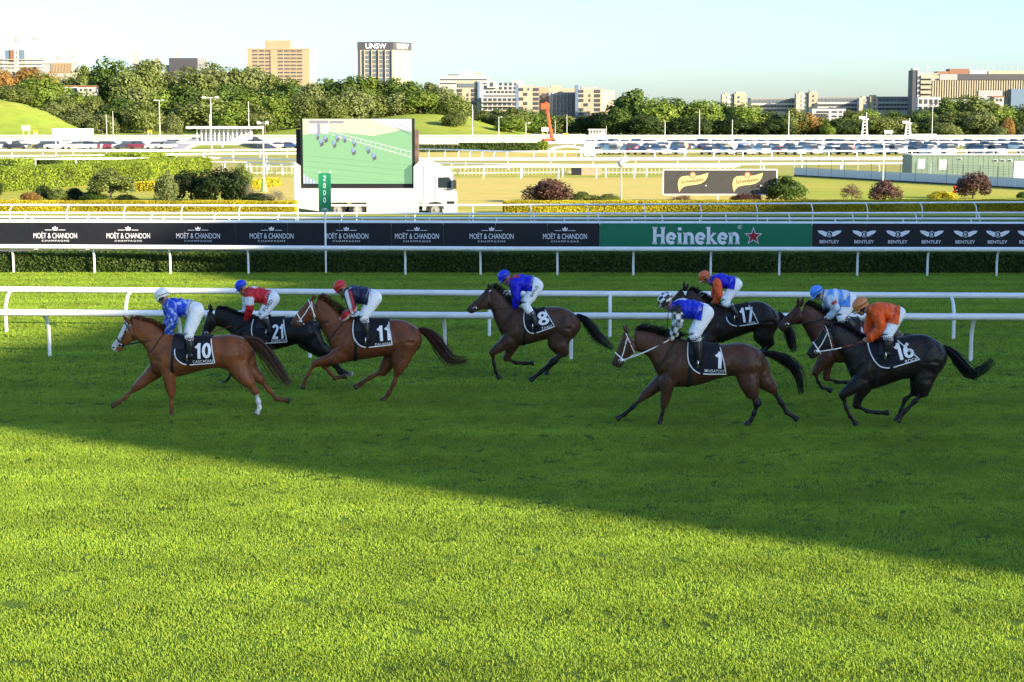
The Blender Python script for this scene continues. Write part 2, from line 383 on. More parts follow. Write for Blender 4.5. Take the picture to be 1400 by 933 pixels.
def scatter(name, pts, rots, scl, objs, picks):
    """one mesh of points; geometry nodes put a blade patch on every point"""
    me = bpy.data.meshes.new(name); me.from_pydata(pts, [], []); me.update()
    for nm, ty, dat in (('rotz', 'FLOAT', rots), ('scl', 'FLOAT', scl), ('pick', 'INT', picks)):
        q = me.attributes.new(nm, ty, 'POINT'); q.data.foreach_set('value', np.array(dat, dtype=np.float32 if ty == 'FLOAT' else np.int32))
    o = bpy.data.objects.new(name, me); COL.objects.link(o)
    c = bpy.data.collections.new(name + '_patches')
    for b in objs: c.objects.link(b)
    ng = bpy.data.node_groups.new(name, 'GeometryNodeTree'); ng.interface.new_socket('Geometry', in_out='INPUT', socket_type='NodeSocketGeometry'); ng.interface.new_socket('Geometry', in_out='OUTPUT', socket_type='NodeSocketGeometry')
    N, L = ng.nodes, ng.links; gi, go = N.new('NodeGroupInput'), N.new('NodeGroupOutput'); ip = N.new('GeometryNodeInstanceOnPoints'); ci = N.new('GeometryNodeCollectionInfo')
    ci.inputs['Collection'].default_value = c; ci.inputs['Separate Children'].default_value = True; ci.inputs['Reset Children'].default_value = True
    def attr(nm, ty):
        a = N.new('GeometryNodeInputNamedAttribute'); a.data_type = ty; a.inputs['Name'].default_value = nm; return a.outputs['Attribute']
    cx = N.new('ShaderNodeCombineXYZ'); L.new(attr('rotz', 'FLOAT'), cx.inputs['Z']); e2 = N.new('FunctionNodeEulerToRotation'); L.new(cx.outputs[0], e2.inputs[0])
    L.new(gi.outputs[0], ip.inputs['Points']); L.new(ci.outputs[0], ip.inputs['Instance']); ip.inputs['Pick Instance'].default_value = True
    L.new(attr('pick', 'INT'), ip.inputs['Instance Index']); L.new(e2.outputs[0], ip.inputs['Rotation']); L.new(attr('scl', 'FLOAT'), ip.inputs['Scale']); L.new(ip.outputs[0], go.inputs[0])
    md = o.modifiers.new('scatter', 'NODES'); md.node_group = ng
    return o
near = [grass_patch('near_patch_%d' % i, 3400, .016, .036, .0075, 10 + i, (0, 2, 1, 3, 0, 2)[i]) for i in range(6)]
far = [grass_patch('far_patch_%d' % i, 1100, .020, .042, .017, 40 + i, (2, 4, 1, 5)[i]) for i in range(4)]
rs = np.random.RandomState(3)
def patches(y0, y1):
    P = []
    y = y0
    while y < y1:
        hw = y * .2917 * 1.03 + 1.2; x = -hw
        while x < hw: P.append((x + rs.uniform(-.1, .1), y + rs.uniform(-.1, .1), 0)); x += .95
        y += .95
    return P
P1, P2 = patches(14.6, 33.0), patches(33.2, 61.6)
for nm, P, ob in (('grass', P1, near), ('grass', P2, far)):
    o = scatter(nm, P, rs.uniform(0, 6.28, len(P)), rs.uniform(.9, 1.15, len(P)), ob, rs.randint(0, len(ob), len(P)))
    tag(o, 'short turf grass of the racetrack in the foreground' if ob is near else 'turf grass of the track around the running rails', 'grass', kind='stuff')

# =================================================================== FOLIAGE
def leaf_mesh(name, C, size, nrm=None, seed=1, jitter=1.0, aspect=1.0):
    rs = np.random.RandomState(seed); n = len(C)
    d = rs.normal(size=(n, 3)) * jitter
    if nrm is not None: d = d + nrm
    d /= np.linalg.norm(d, axis=1)[:, None] + 1e-9
    u = np.cross(d, rs.normal(size=(n, 3))); u /= np.linalg.norm(u, axis=1)[:, None] + 1e-9; v = np.cross(d, u)
    s = (np.ones(n) * size if np.isscalar(size) else size)[:, None] * rs.uniform(.6, 1.35, (n, 1)) / 2
    V = np.stack([C - u * s * aspect, C - v * s + d * s * .3, C + u * s * aspect, C + v * s + d * s * .3], 1)
    F_ = np.arange(n * 4).reshape(n, 4)
    me = bpy.data.meshes.new(name); me.vertices.add(n * 4); me.vertices.foreach_set('co', V.reshape(-1).astype(np.float32))
    me.loops.add(n * 4); me.loops.foreach_set('vertex_index', F_.ravel().astype(np.int32)); me.polygons.add(n)
    me.polygons.foreach_set('loop_start', (np.arange(n) * 4).astype(np.int32)); me.polygons.foreach_set('loop_total', np.full(n, 4, np.int32)); me.update(); me.validate()
    tint = np.repeat(rs.uniform(0, 1, n), 4).astype(np.float32); a = me.attributes.new('tint', 'FLOAT', 'POINT'); a.data.foreach_set('value', tint)
    return me
def leaf_mat(name, c1, c2, trans=.42, objvar=.16, rough=.55):
    m = bpy.data.materials.new(name); m.use_nodes = True; nt = m.node_tree; N, L = nt.nodes, nt.links; p = N['Principled BSDF']; out = N['Material Output']
    a = N.new('ShaderNodeAttribute'); a.attribute_name = 'tint'; mx = N.new('ShaderNodeMix'); mx.data_type = 'RGBA'; mx.inputs[6].default_value = (*c1, 1); mx.inputs[7].default_value = (*c2, 1); L.new(a.outputs['Fac'], mx.inputs[0])
    oi = N.new('ShaderNodeObjectInfo'); mr = N.new('ShaderNodeMapRange'); mr.inputs['To Min'].default_value = 1 - objvar; mr.inputs['To Max'].default_value = 1 + objvar; L.new(oi.outputs['Random'], mr.inputs['Value'])
    g = N.new('ShaderNodeNewGeometry'); n = N.new('ShaderNodeTexNoise'); n.inputs['Scale'].default_value = .25; L.new(g.outputs['Position'], n.inputs['Vector']); m3 = N.new('ShaderNodeMapRange'); m3.inputs['From Min'].default_value = .3; m3.inputs['From Max'].default_value = .7; m3.inputs['To Min'].default_value = .75; m3.inputs['To Max'].default_value = 1.25; L.new(n.outputs['Fac'], m3.inputs['Value'])
    mm = N.new('ShaderNodeMath'); mm.operation = 'MULTIPLY'; L.new(mr.outputs[0], mm.inputs[0]); L.new(m3.outputs[0], mm.inputs[1])
    m2 = N.new('ShaderNodeMix'); m2.data_type = 'RGBA'; m2.blend_type = 'MULTIPLY'; m2.inputs[0].default_value = 1; L.new(mx.outputs[2], m2.inputs[6]); L.new(mm.outputs[0], m2.inputs[7])
    L.new(m2.outputs[2], p.inputs['Base Color']); p.inputs['Roughness'].default_value = rough; p.inputs['Specular IOR Level'].default_value = .2
    t = N.new('ShaderNodeBsdfTranslucent'); L.new(m2.outputs[2], t.inputs['Color']); ms = N.new('ShaderNodeMixShader'); ms.inputs[0].default_value = trans
    L.new(p.outputs[0], ms.inputs[1]); L.new(t.outputs[0], ms.inputs[2]); L.new(ms.outputs[0], out.inputs['Surface']); return m
LM = dict(hedge=leaf_mat('leaf_hedge', (0.045, 0.085, 0.014), (0.105, 0.165, 0.030)), yellow=leaf_mat('leaf_yellow', (0.400, 0.350, 0.020), (0.540, 0.460, 0.030), .3, .05), lime=leaf_mat('leaf_lime', (0.150, 0.230, 0.020), (0.250, 0.320, 0.032), .35, .08),
          fig=leaf_mat('leaf_fig', (0.055, 0.105, 0.018), (0.135, 0.195, 0.036)), olive=leaf_mat('leaf_olive', (0.105, 0.145, 0.034), (0.200, 0.235, 0.062)), dark=leaf_mat('leaf_dark', (0.022, 0.040, 0.012), (0.048, 0.074, 0.020)),  # dark: shade over the big shrub mass is put into the leaf colour
          autumn=leaf_mat('leaf_autumn', (0.260, 0.150, 0.040), (0.380, 0.230, 0.070)), gum=leaf_mat('leaf_gum', (0.120, 0.160, 0.050), (0.220, 0.250, 0.085)), bright=leaf_mat('leaf_bright', (0.110, 0.180, 0.025), (0.215, 0.280, 0.045)),
          deep=leaf_mat('leaf_shaded', (.034, .062, .016), (.080, .115, .030)), maroon=leaf_mat('leaf_maroon', (0.085, 0.045, 0.040), (0.190, 0.115, 0.085)), silver=leaf_mat('leaf_silver', (0.220, 0.220, 0.120), (0.360, 0.330, 0.200)))  # deep: darker leaf tone standing in for shade on the lower trees
M['core'] = mat('hedge_core', (.018, .030, .008), .9)
M['bark'] = mat('bark', (.12, .09, .065), .9, vary=.3, vscale=2)
M['bark_pale'] = mat('bark_pale', (.32, .28, .22), .85, vary=.25, vscale=2)

def hedge(name, label, a, b, depth, h, m, dens, leaf, cat='hedge', seed=1, group=None):
    """box hedge from a to b (front line on the ground), depth away from the camera; leaves as small faces on all sides"""
    A, B = Vector((a[0], a[1], 0)), Vector((b[0], b[1], 0)); t = (B - A); L_ = t.length; t.normalize(); nrm = Vector((t.y, -t.x, 0)); nrm = nrm if nrm.y < 0 else -nrm
    root = empty(name, (A + B) / 2, label, cat, group); o = (A + B) / 2; rs = np.random.RandomState(seed)
    mb = MB(); i = .06; q = [A + t * i - nrm * i, B - t * i - nrm * i, B - t * i - nrm * (depth - i), A + t * i - nrm * (depth - i)]
    mb.add([(p.x, p.y, 0) for p in q] + [(p.x, p.y, h - i) for p in q], [(0, 1, 5, 4), (1, 2, 6, 5), (2, 3, 7, 6), (3, 0, 4, 7), (4, 5, 6, 7)]); mb.build('branches', M['core'], root, offset=o)
    C, Nn = [], []
    def face(org, u, v, nn, lu, lv):
        n = max(4, int(lu * lv * dens)); uu, vv = rs.uniform(0, lu, n), rs.uniform(0, lv, n)
        lump = .05 * np.sin(uu * 1.7 + seed) * np.sin(vv * 3 + uu * .6) * min(1, h) + rs.uniform(-.06, .035, n)
        C.append(np.array(org)[None, :] + uu[:, None] * np.array(u) + vv[:, None] * np.array(v) + lump[:, None] * np.array(nn)); Nn.append(np.tile(np.array(nn) * 1.0, (n, 1)))
    up = (0, 0, 1)
    face(A, t, up, nrm, L_, h); face(A - nrm * depth + Vector((0, 0, h)), t, nrm, up, L_, depth); face(A - nrm * depth, t, up, -nrm, L_, h * .6)
    face(A, -nrm, up, -t, depth, h); face(B, -nrm, up, t, depth, h)
    me = leaf_mesh('foliage', np.vstack(C) - np.array(o)[None, :], leaf, np.vstack(Nn), seed, 1.0); me.materials.append(m); f = link('foliage', me, root); f['kind'] = 'stuff'
    return root

def crown_points(seed, lobes, per, sx=.5, sz=.5, flat=0.0, open_=.0):
    rs = np.random.RandomState(seed); C, Nn = [], []
    for i in range(lobes):
        d = rs.normal(size=3); d /= np.linalg.norm(d); d[2] = d[2] if d[2] > -.35 else -d[2] * .5
        rr = rs.uniform(.55, 1.0) ** .6; c = d * np.array([sx, sx, sz]) * rr * .74; r = rs.uniform(.12, .22) * (1.15 - .3 * rr)
        n = int(per * rs.uniform(.7, 1.3)); e = rs.normal(size=(n, 3)); e /= np.linalg.norm(e, axis=1)[:, None]; rad = r * rs.uniform(.55, 1.08, n) ** .6
        p = c[None, :] + e * rad[:, None] * np.array([1.05, 1.05, .82 - flat]); C.append(p); Nn.append(e * .9 + d * .5)
    return np.vstack(C), np.vstack(Nn)
CROWNS = {}
for k, (lob, per, ls, sx, sz, fl) in {'round': (60, 120, .050, .5, .5, 0), 'broad': (64, 115, .048, .52, .46, .1), 'tall': (56, 115, .050, .46, .56, 0), 'airy': (34, 62, .036, .52, .50, .25), 'low': (50, 110, .050, .52, .42, .1)}.items():
    for vnt in range(2):
        C, Nn = crown_points(hash(k) % 100 if False else (sum(map(ord, k)) + vnt * 17), lob, per, sx, sz, fl)
        lo, hi = C.min(0), C.max(0); C = (C - (lo + hi) / 2) / (hi - lo)[None, :]
        CROWNS[(k, vnt)] = leaf_mesh('crown_' + k, C, ls, Nn, 5 + vnt, .62)
def trunk_mesh(seed):
    r = random.Random(seed); mb = MB(); mb.tube([(0, 0, -.03), (r.uniform(-.01, .01), 0, .2), (r.uniform(-.03, .03), r.uniform(-.03, .03), .5)], [.035, .026, .018], 7)
    for i in range(6):
        a = r.uniform(0, 6.28); z = r.uniform(.25, .5); mb.tube([(0, 0, z), (.12 * math.cos(a), .12 * math.sin(a), z + .14), (.26 * math.cos(a), .26 * math.sin(a), z + .3)], [.014, .010, .004], 5)
    return mb
TRUNKS = [trunk_mesh(i) for i in range(3)]
TRUNK_ME = []
for t_ in TRUNKS:
    me = bpy.data.meshes.new('trunk'); me.from_pydata(t_.v, [], t_.f); me.update(); TRUNK_ME.append(me)
def tree(loc, w, h, kind, mkey, label, cat='tree', group=None, name='tree', clear=.12, rz=None, depth=None, bark='bark'):
    """w crown width, h full height; the crown starts at clear*h"""
    root = empty(name, loc, label, cat, group, rz if rz is not None else rnd.uniform(0, 6.28))
    me = CROWNS[(kind, rnd.randint(0, 1))]
    if not me.materials: me.materials.append(LM['fig'])
    c = link('crown' if cat == 'tree' else 'foliage', me, root); c.material_slots[0].link = 'OBJECT'; c.material_slots[0].material = LM[mkey]; ch = h * (1 - clear); c.location = (0, 0, h * clear + ch / 2); c.scale = (w, depth or w, ch)
    c['kind'] = 'stuff'
    tm = TRUNK_ME[rnd.randint(0, 2)]
    if not tm.materials: tm.materials.append(M['bark'])
    t = link('trunk' if cat == 'tree' else 'stem', tm, root); t.scale = (w * .9, w * .9, h * .95); t.material_slots[0].link = 'OBJECT'; t.material_slots[0].material = M[bark]
    return root
def shrub(px, ytop, ybase, wpx, kind, mkey, label, d=None, clear=.02, cat='shrub', depth=None):
    p = gnd(px, ybase); h = Z_at(ytop, p.y); w = wpx * p.y / F
    return tree((p.x, p.y, 0), w, max(h, .2), kind, mkey, label, cat, None, 'shrub', clear, None, depth)

# =================================================================== RAILS
def rail(name, label, pts, h, r, spacing, neck=0.0, flat=1.0, first=None, group='white running rails', post_r=.028, posts_x=None, cat='rail', brace=True, npost=None, height2=None, nseg=8):
    """pts: plan line of the tube. neck: how far the foot stands off the tube (+ away from the camera)"""
    P = [Vector((p[0], p[1], 0)) for p in pts]; o = P[0].copy(); root = empty(name, (o.x, o.y, 0), label, cat, group)
    L_ = [0]
    for a, b in zip(P, P[1:]): L_.append(L_[-1] + (b - a).length)
    def pos(s):
        s = min(max(s, 0), L_[-1])
        for i in range(len(P) - 1):
            if s <= L_[i + 1] + 1e-6:
                t = (s - L_[i]) / max(L_[i + 1] - L_[i], 1e-6); return P[i].lerp(P[i + 1], t), (P[i + 1] - P[i]).normalized()
    smooth_pts = [pos(L_[-1] * k / 60)[0] for k in range(61)] if len(P) > 2 else P
    mb = MB(); mb.tube([(p.x - o.x, p.y - o.y, h) for p in smooth_pts], r, nseg, flat=flat); mb.build('top_rail', M['white_rail'], root, True)
    if height2: mb = MB(); mb.tube([(p.x - o.x, p.y - o.y, height2) for p in smooth_pts], r * .7, nseg); mb.build('lower_rail', M['white_rail'], root, True)
    mb = MB()
    if neck:
        sg = 1 if neck > 0 else -1; n = abs(neck)
        mb.tube([(0, sg * n, -.05), (0, sg * n, h * .45), (0, sg * n * .93, h * .66), (0, sg * n * .70, h * .83), (0, sg * n * .35, h * .93), (0, 0, h - r * .3)], post_r, 7)
    else: mb.tube([(0, 0, -.05), (0, 0, h)], post_r, 6)
    me0 = None; s = spacing * .3 if first is None else first
    lst = []
    if posts_x is not None:
        for px in posts_x:
            lo, hi = 0.0, L_[-1]
            for _ in range(40):
                m_ = (lo + hi) / 2; q = pos(m_)[0]
                if q.x / (q.y + (neck if neck else 0)) < (px - CX) / F: lo = m_
                else: hi = m_
            lst.append(lo)
    else:
        while s < L_[-1]: lst.append(s); s += spacing
    for s in lst:
        p, t = pos(s)
        if me0 is None: ob = mb.build('post', M['white_rail'], root, True); me0 = ob.data
        else: ob = link('post', me0, root)
        ob.location = (p.x - o.x, p.y - o.y, 0); ob.rotation_euler = (0, 0, math.atan2(t.y, t.x))
    return root
def line_px(pairs, z): return [tuple(gnd(px, py, z).xy) for px, py in pairs]
EXT = [(-120, 0), (1520, 0)]
rail('running_rail', 'nearer of the two thick white rails right behind the horses', line_px([(-160, 426.5), (700, 432), (1560, 434)], 1.0), 1.0, .074, 2.83, .42, post_r=.040, posts_x=[61, 242, 420, 606, 781, 965, 1150, 1332])
rail('running_rail', 'farther of the two thick white rails right behind the horses', line_px([(-160, 394.5), (700, 401.5), (1560, 405.5)], 1.0), 1.0, .074, 2.86, -.42, post_r=.040, posts_x=[6, 171, 335, 503, 671, 836, 1000, 1155, 1309])
rail('running_rail', 'white rail on curved posts in front of the dark clipped hedge', line_px([(-160, 336.5), (700, 340.5), (1560, 341.5)], .92), .92, .078, 2.7, .30, post_r=.038, posts_x=[16, 127, 231, 338, 553, 656, 762, 866, 972, 1066, 1173, 1269, 1364])
rail('running_rail', 'broad white rail along the top of the advertising boards', line_px([(-160, 302.5), (700, 305.5), (1560, 307)], .95), .95, .10, 3.2, .0)
rail('running_rail', 'lower of the two thin rails just above the boards', line_px([(-160, 296.5), (700, 299), (1560, 299.5)], .90), .90, .055, 3.0, -.35)
rail('running_rail', 'upper of the two thin rails just above the boards', line_px([(-160, 291.0), (700, 292.5), (1560, 291)], .90), .90, .055, 3.0, -.45)
rail('running_rail', 'white rail on arched posts in front of the golden hedge', line_px([(-160, 280.0), (400, 281.5), (700, 280.5), (1000, 279), (1560, 276)], .90), .90, .055, 3.0, -.45)

# =================================================================== NEAR HEDGE, BOARDS, MARKER
hedge('hedge', 'long dark clipped hedge below the advertising boards', (-24, 60.0), (24, 59.6), .9, .66, LM['hedge'], 620, .075, seed=3)
hedge('hedge', 'golden clipped hedge at left beneath the green garden', tuple(gnd(-160, 291.5).xy), tuple(gnd(404, 292.0).xy), 1.0, .66, LM['yellow'], 1400, .065, seed=5)
hedge('hedge', 'golden clipped hedge running right from beside the truck', tuple(gnd(690, 292).xy), tuple(gnd(1560, 290).xy), 1.0, .66, LM['yellow'], 1400, .065, seed=6)
M['board_black'] = mat('board_black', (.010, .011, .014), .55, .3, vary=.15, vscale=3)
M['heineken_green'] = mat('board_green', (.005, .165, .075), .5, .3)
M['sign_green'] = mat('sign_green', (.01, .19, .085), .5, .3)
M['print_red'] = mat('print_red', (.30, .012, .02), .6)
M['print_gold'] = mat('print_gold', (.58, .46, .12), .6)
def board_y(x): return 71.1 - (x / 21.0) * .45
BZ0, BZ1 = .12, 1.08
def board(name, label, px0, px1, m, npanel, cat='advertising board'):
    x0, x1 = X_at(px0, 71.1), X_at(px1, 71.1); xc = (x0 + x1) / 2; o = Vector((xc, board_y(xc), 0)); rz = math.atan2(board_y(x1) - board_y(x0), x1 - x0)
    root = empty(name, o, label, cat, None, rz); W = (x1 - x0) / npanel
    for i in range(npanel):
        mb = MB(); mb.box((-(x1 - x0) / 2 + W * (i + .5), 0, (BZ0 + BZ1) / 2), (W - .012, .05, BZ1 - BZ0)); mb.build('panel', m, root)
        mb = MB(); mb.box((-(x1 - x0) / 2 + W * (i + .12), -.02, BZ0 / 2), (.14, .22, BZ0)); mb.build('foot', M['white_paint'], root)
    return root, (x1 - x0), xc
FY = -.029
def crown2(c, s):
    x, z = c; return [[(x - .5 * s, z), (x + .5 * s, z), (x + .44 * s, z - .16 * s), (x - .44 * s, z - .16 * s)], [(x - .5 * s, z + .06 * s), (x - .56 * s, z + .55 * s), (x - .28 * s, z + .3 * s), (x, z + .72 * s), (x + .28 * s, z + .3 * s), (x + .56 * s, z + .55 * s), (x + .5 * s, z + .06 * s)]]
r0, W0, xc0 = board('advertising_board', 'long black champagne advertising board with crown logos', -40, 820.5, M['board_black'], 12)
for k, px in enumerate((67.5, 169, 266, 368, 471.5, 569, 672, 773)):
    x = X_at(px, 71.1) - xc0; mb = MB()
    plate_text(mb, 'MO\u00cbT & CHANDON', (x, .575), .22, .0, y=FY, width=1.78)
    mb.build('lettering', M['print_white'], r0); mb = MB(); plate_text(mb, 'CHAMPAGNE', (x, .345), .072, .0, y=FY, width=1.12, spacing=1.3); mb.build('lettering', M['print_white'], r0)
    mb = MB()
    for poly in crown2((x, .80), .20): mb.add([(a, FY, b) for a, b in poly], [tuple(range(len(poly)))])
    for s_ in (-1, 1): mb.add([(x + s_ * .14, FY, .775), (x + s_ * .42, FY, .775), (x + s_ * .42, FY, .795), (x + s_ * .14, FY, .795)], [(0, 1, 2, 3)])
    mb.build('crown_logo', M['print_white'], r0)
r1, W1, xc1 = board('advertising_board', 'green advertising board with white lettering and red star', 821, 1111.5, M['heineken_green'], 3)
GL = {'H': ([[(.14, 0), (.14, 1)], [(.60, 0), (.60, 1)], ([(.14, .5), (.60, .5)], .15), ([(0, .05), (.28, .05)], .10), ([(.46, .05), (.74, .05)], .10), ([(0, .95), (.28, .95)], .10), ([(.46, .95), (.74, .95)], .10)], .80),
      'e': ([arc(.28, .34, .21, .27, -35, 14, 3)[0:0] + arc(.28, .34, .21, .27, 8, 318, 16), ([(.10, .37), (.50, .30)], .11)], .60),
      'i': ([[(.17, 0), (.17, .66)], ([(.03, .05), (.31, .05)], .10), ([(.03, .62), (.17, .62)], .10), ([(.17, .80), (.17, .97)], .19)], .36),
      'n': ([[(.15, 0), (.15, .66)], arc(.34, .40, .19, .21, 160, 0, 8) + [(.53, 0)], ([(.01, .05), (.28, .05)], .10), ([(.40, .05), (.67, .05)], .10), ([(.01, .62), (.15, .62)], .10)], .72),
      'k': ([[(.15, 0), (.15, 1)], ([(.18, .30), (.46, .62)], .13), ([(.26, .38), (.52, .05)], .16), ([(.01, .05), (.28, .05)], .10), ([(.01, .95), (.15, .95)], .10), ([(.36, .62), (.58, .62)], .09), ([(.40, .05), (.64, .05)], .10)], .68)}
V, Fc, xx = [], [], 0
for ch in 'Heineken':
    ln, w = GL[ch]; v, f = stroke2d(ln, .19); b = len(V); V += [(a + xx, c) for a, c in v]; Fc += [tuple(b + i for i in q) for q in f]; xx += w
V = np.array(V); xa, xb = X_at(893, 71.1) - xc1, X_at(1013, 71.1) - xc1; V[:, 0] = xa + (V[:, 0] - V[:, 0].min()) / (V[:, 0].max() - V[:, 0].min()) * (xb - xa); V[:, 1] = .24 + V[:, 1] * .70
mb = MB(); mb.add([(a, FY, b) for a, b in V], Fc); mb.build('lettering', M['print_white'], r1)
sx = X_at(1031.5, 71.1) - xc1
def star(c, R1, R2): return [(c[0] + (R1 if i % 2 == 0 else R2) * math.sin(math.pi * i / 5), c[1] + (R1 if i % 2 == 0 else R2) * math.cos(math.pi * i / 5)) for i in range(10)]
for Rr, yy, mm in ((.38, FY, 'print_white'), (.31, FY - .004, 'print_red')):
    st = star((sx, .56), Rr, Rr * .40); mb = MB(); mb.add([(sx, yy, .56)] + [(a, yy, b) for a, b in st], [(0, 1 + i, 1 + (i + 1) % 10) for i in range(10)]); mb.build('star', M[mm], r1)
v, f = stroke2d([arc(X_at(1012.5, 71.1) - xc1, .93, .07, .07, 0, 360, 14)], .015); mb = MB(); mb.add([(a, FY, b) for a, b in v], f); plate_text(mb, 'R', (X_at(1012.5, 71.1) - xc1, .93), .07, .006, y=FY); mb.build('registered_mark', M['print_white'], r1)
r2, W2, xc2 = board('advertising_board', 'black motor car advertising board with winged B badges', 1112, 1480, M['board_black'], 5)
for px in (1135.5, 1183, 1229, 1275, 1321, 1365, 1408):
    x = X_at(px, 71.1) - xc2; mb = MB(); plate_text(mb, 'BENTLEY', (x, .35), .135, .008, y=FY, width=.78); mb.build('lettering', M['print_white'], r2)
    mb = MB()
    for s_ in (-1, 1):
        w = [(.10, .62), (.46, .84), (.42, .80), (.30, .66), (.12, .54)]; w = [(.09, .60), (.12, .74), (.30, .80), (.48, .80), (.42, .70), (.28, .62), (.16, .55)]
        mb.add([(x + s_ * a, FY, b) for a, b in w], [tuple(range(len(w)))])
    mb.build('wing_badge', M['print_white'], r2)
    mb = MB(); ring_ = arc(x, .655, .125, .125, 0, 360, 18)[:-1]; mb.add([(a, FY - .003, b) for a, b in ring_], [tuple(range(18))]); mb.build('badge_disc', M['board_black'], r2)
    mb = MB(); v, f = stroke2d([arc(x, .655, .115, .115, 0, 360, 18)], .018); mb.add([(a, FY - .006, b) for a, b in v], f); plate_text(mb, 'B', (x, .655), .13, .012, y=FY - .006); mb.build('badge_letter', M['print_white'], r2)
# distance marker
mk = gnd(445.5, 374); Ym = mk.y; rt = empty('distance_marker', (mk.x, Ym, 0), 'tall green 2000 metre distance marker on a slim pole', 'sign')
zt, zb = Z_at(237, Ym), Z_at(290, Ym); xw = 16.5 * Ym / F
mb = MB(); mb.tube([(0, .03, 0), (0, .03, zb + .1)], .032, 8); mb.build('pole', M['white_rail'], rt, True)
mb = MB(); mb.box((0, 0, (zt + zb) / 2), (xw, .12, zt - zb)); mb.build('sign_box', M['sign_green'], rt)
mb = MB(); mb.prism([(-xw / 2 - .02, zt), (-xw / 2 + .06, zt + .08), (-xw / 2 + .06, zt)], -.06, .06); mb.prism([(xw / 2 - .06, zt), (xw / 2, zt + .09), (xw / 2 + .02, zt)], -.06, .06); mb.build('top_bracket', M['galv'], rt)
for i, ch in enumerate('2000'):
    mb = MB(); v, f = stroke2d(DIG[ch][0], .10); v = np.array(v); v = (v - (v.min(0) + v.max(0)) / 2) * .19
    mb.add([(a * 1.05, -.066, zt - .17 - i * .245 + b) for a, b in v], f); mb.build('digit', M['print_white'], rt)
for i in range(2):
    mb = MB(); mb.box((0, -.065, zb + .12 - i * .05), (xw * .6 - .1 * (1 - i), .004, .022)); mb.build('small_print', M['print_white'], rt)

# =================================================================== GRANDSTAND beyond the right of the picture (it throws the long shade)
M['concrete'] = mat('concrete', (.34, .33, .31), .8, vary=.12, vscale=.5)
M['roof_metal'] = mat('roof_metal', (.45, .46, .47), .5, vary=.08)
M['seat_blue'] = mat('seat', (.08, .10, .14), .6)
TE = math.tan(SUN_EL)
gs = empty('grandstand', (64, -10, 0), 'tall grandstand standing just outside the right of the picture', 'building')
prof = [(64, 88 * TE), (72, 97 * TE), (79, 103 * TE), (79.6, 103 * TE), (80.6, 109 * TE), (90, 127 * TE), (97, 136 * TE), (120, 154 * TE), (140, 170 * TE), (175, 190 * TE), (206, 206 * TE), (280, 215 * TE)]  # unseen roofline, heights shaped to lay the far edge of the shade
for a, b, nm in ((0, 2, 'west_roof'), (4, 11, 'main_roof')):
    q = prof[a:b + 1]; mb = MB()
    mb.prism([(x - 64, z) for x, z in q] + [(x - 64, z - 1.2) for x, z in reversed(q)], 10, 6.5); mb.build('roof', M['roof_metal'], gs)
    mb = MB(); mb.prism([(x - 64, z - 1.2) for x, z in q] + [(q[-1][0] - 64, 0), (q[0][0] - 64, 0)], 9.4, 6.6); mb.build('wall', M['concrete'], gs)
mb = MB(); mb.prism([(-.2, 88 * TE - .2), (-.2, 0), (.6, 0), (.6, 88 * TE - .2)], -10.02, 9.3); mb.build('end_wall', M['concrete'], gs)
# unseen thin slab, back corner higher, added to set the shade's near edge
mb = MB(); mb.prism([(-10.02, 0), (-10.02, 92.8 * TE), (9.3, 88 * TE + .05), (9.3, 0)], -.35, -.22, 'X'); mb.build('shade_slab', M['concrete'], gs)
for i in range(7):
    mb = MB(); mb.box((110, 11 + i * 1.1, 3.5 - i * .5 - (3.5 - i * .5) / 2), (200, 1.1, 3.5 - i * .5)); mb.build('seating_tier', M['concrete'], gs)
# =================================================================== SCREEN TRUCK
Yt = 103.0
def TX(px): return X_at(px, Yt - 1.25)
def TZ(py): return Z_at(py, Yt - 1.25)
tk = empty('screen_truck', (TX(513), Yt, 0), 'white truck carrying a large video screen beside the far rail', 'truck')
TO = Vector((TX(513), Yt, 0))
def tpart(mb, name, m, parent=None, smooth=False): return mb.build(name, m, parent or tk, smooth, TO)
M['truck_white'] = mat('truck_white', (.46, .46, .45), .3, .5, vary=.03, vscale=1, coat=.3)
M['truck_grey'] = mat('truck_grey', (.55, .53, .48), .5)
M['rim_grey'] = mat('rim_grey', (.22, .21, .19), .5)
M['chassis'] = mat('chassis', (.03, .03, .03), .7)
y0, y1 = Yt - 1.25, Yt + 1.25
poly = [(401, 222), (409, 227), (409, 258), (565, 258), (565, 228), (572, 221), (577, 221), (577, 277), (401, 277)]
mb = MB(); mb.prism([(TX(a), TZ(b)) for a, b in poly], y0, y1); tpart(mb, 'body', M['truck_white'])
mb = MB(); mb.prism([(TX(a), TZ(b)) for a, b in [(401, 277), (577, 277), (577, 272), (401, 272)]], y0 - .02, y0 - .003); tpart(mb, 'stripe', M['truck_grey'])
mb = MB(); mb.prism([(TX(a), TZ(b)) for a, b in [(401, 277.2), (451, 277.2), (451, 291.0), (441, 290), (401, 284)]], y0 + .01, y0 + .08); tpart(mb, 'skirt', M['truck_white'])
mb = MB(); mb.prism([(TX(a), TZ(b)) for a, b in [(500, 277.2), (572, 277.2), (572, 290.5), (500, 290.5)]], y0 + .01, y0 + .08); tpart(mb, 'skirt', M['truck_white'])
mb = MB(); mb.box(((TX(401) + TX(620)) / 2, Yt, TZ(284)), (TX(615) - TX(405), .9, .28)); tpart(mb, 'chassis', M['chassis'])
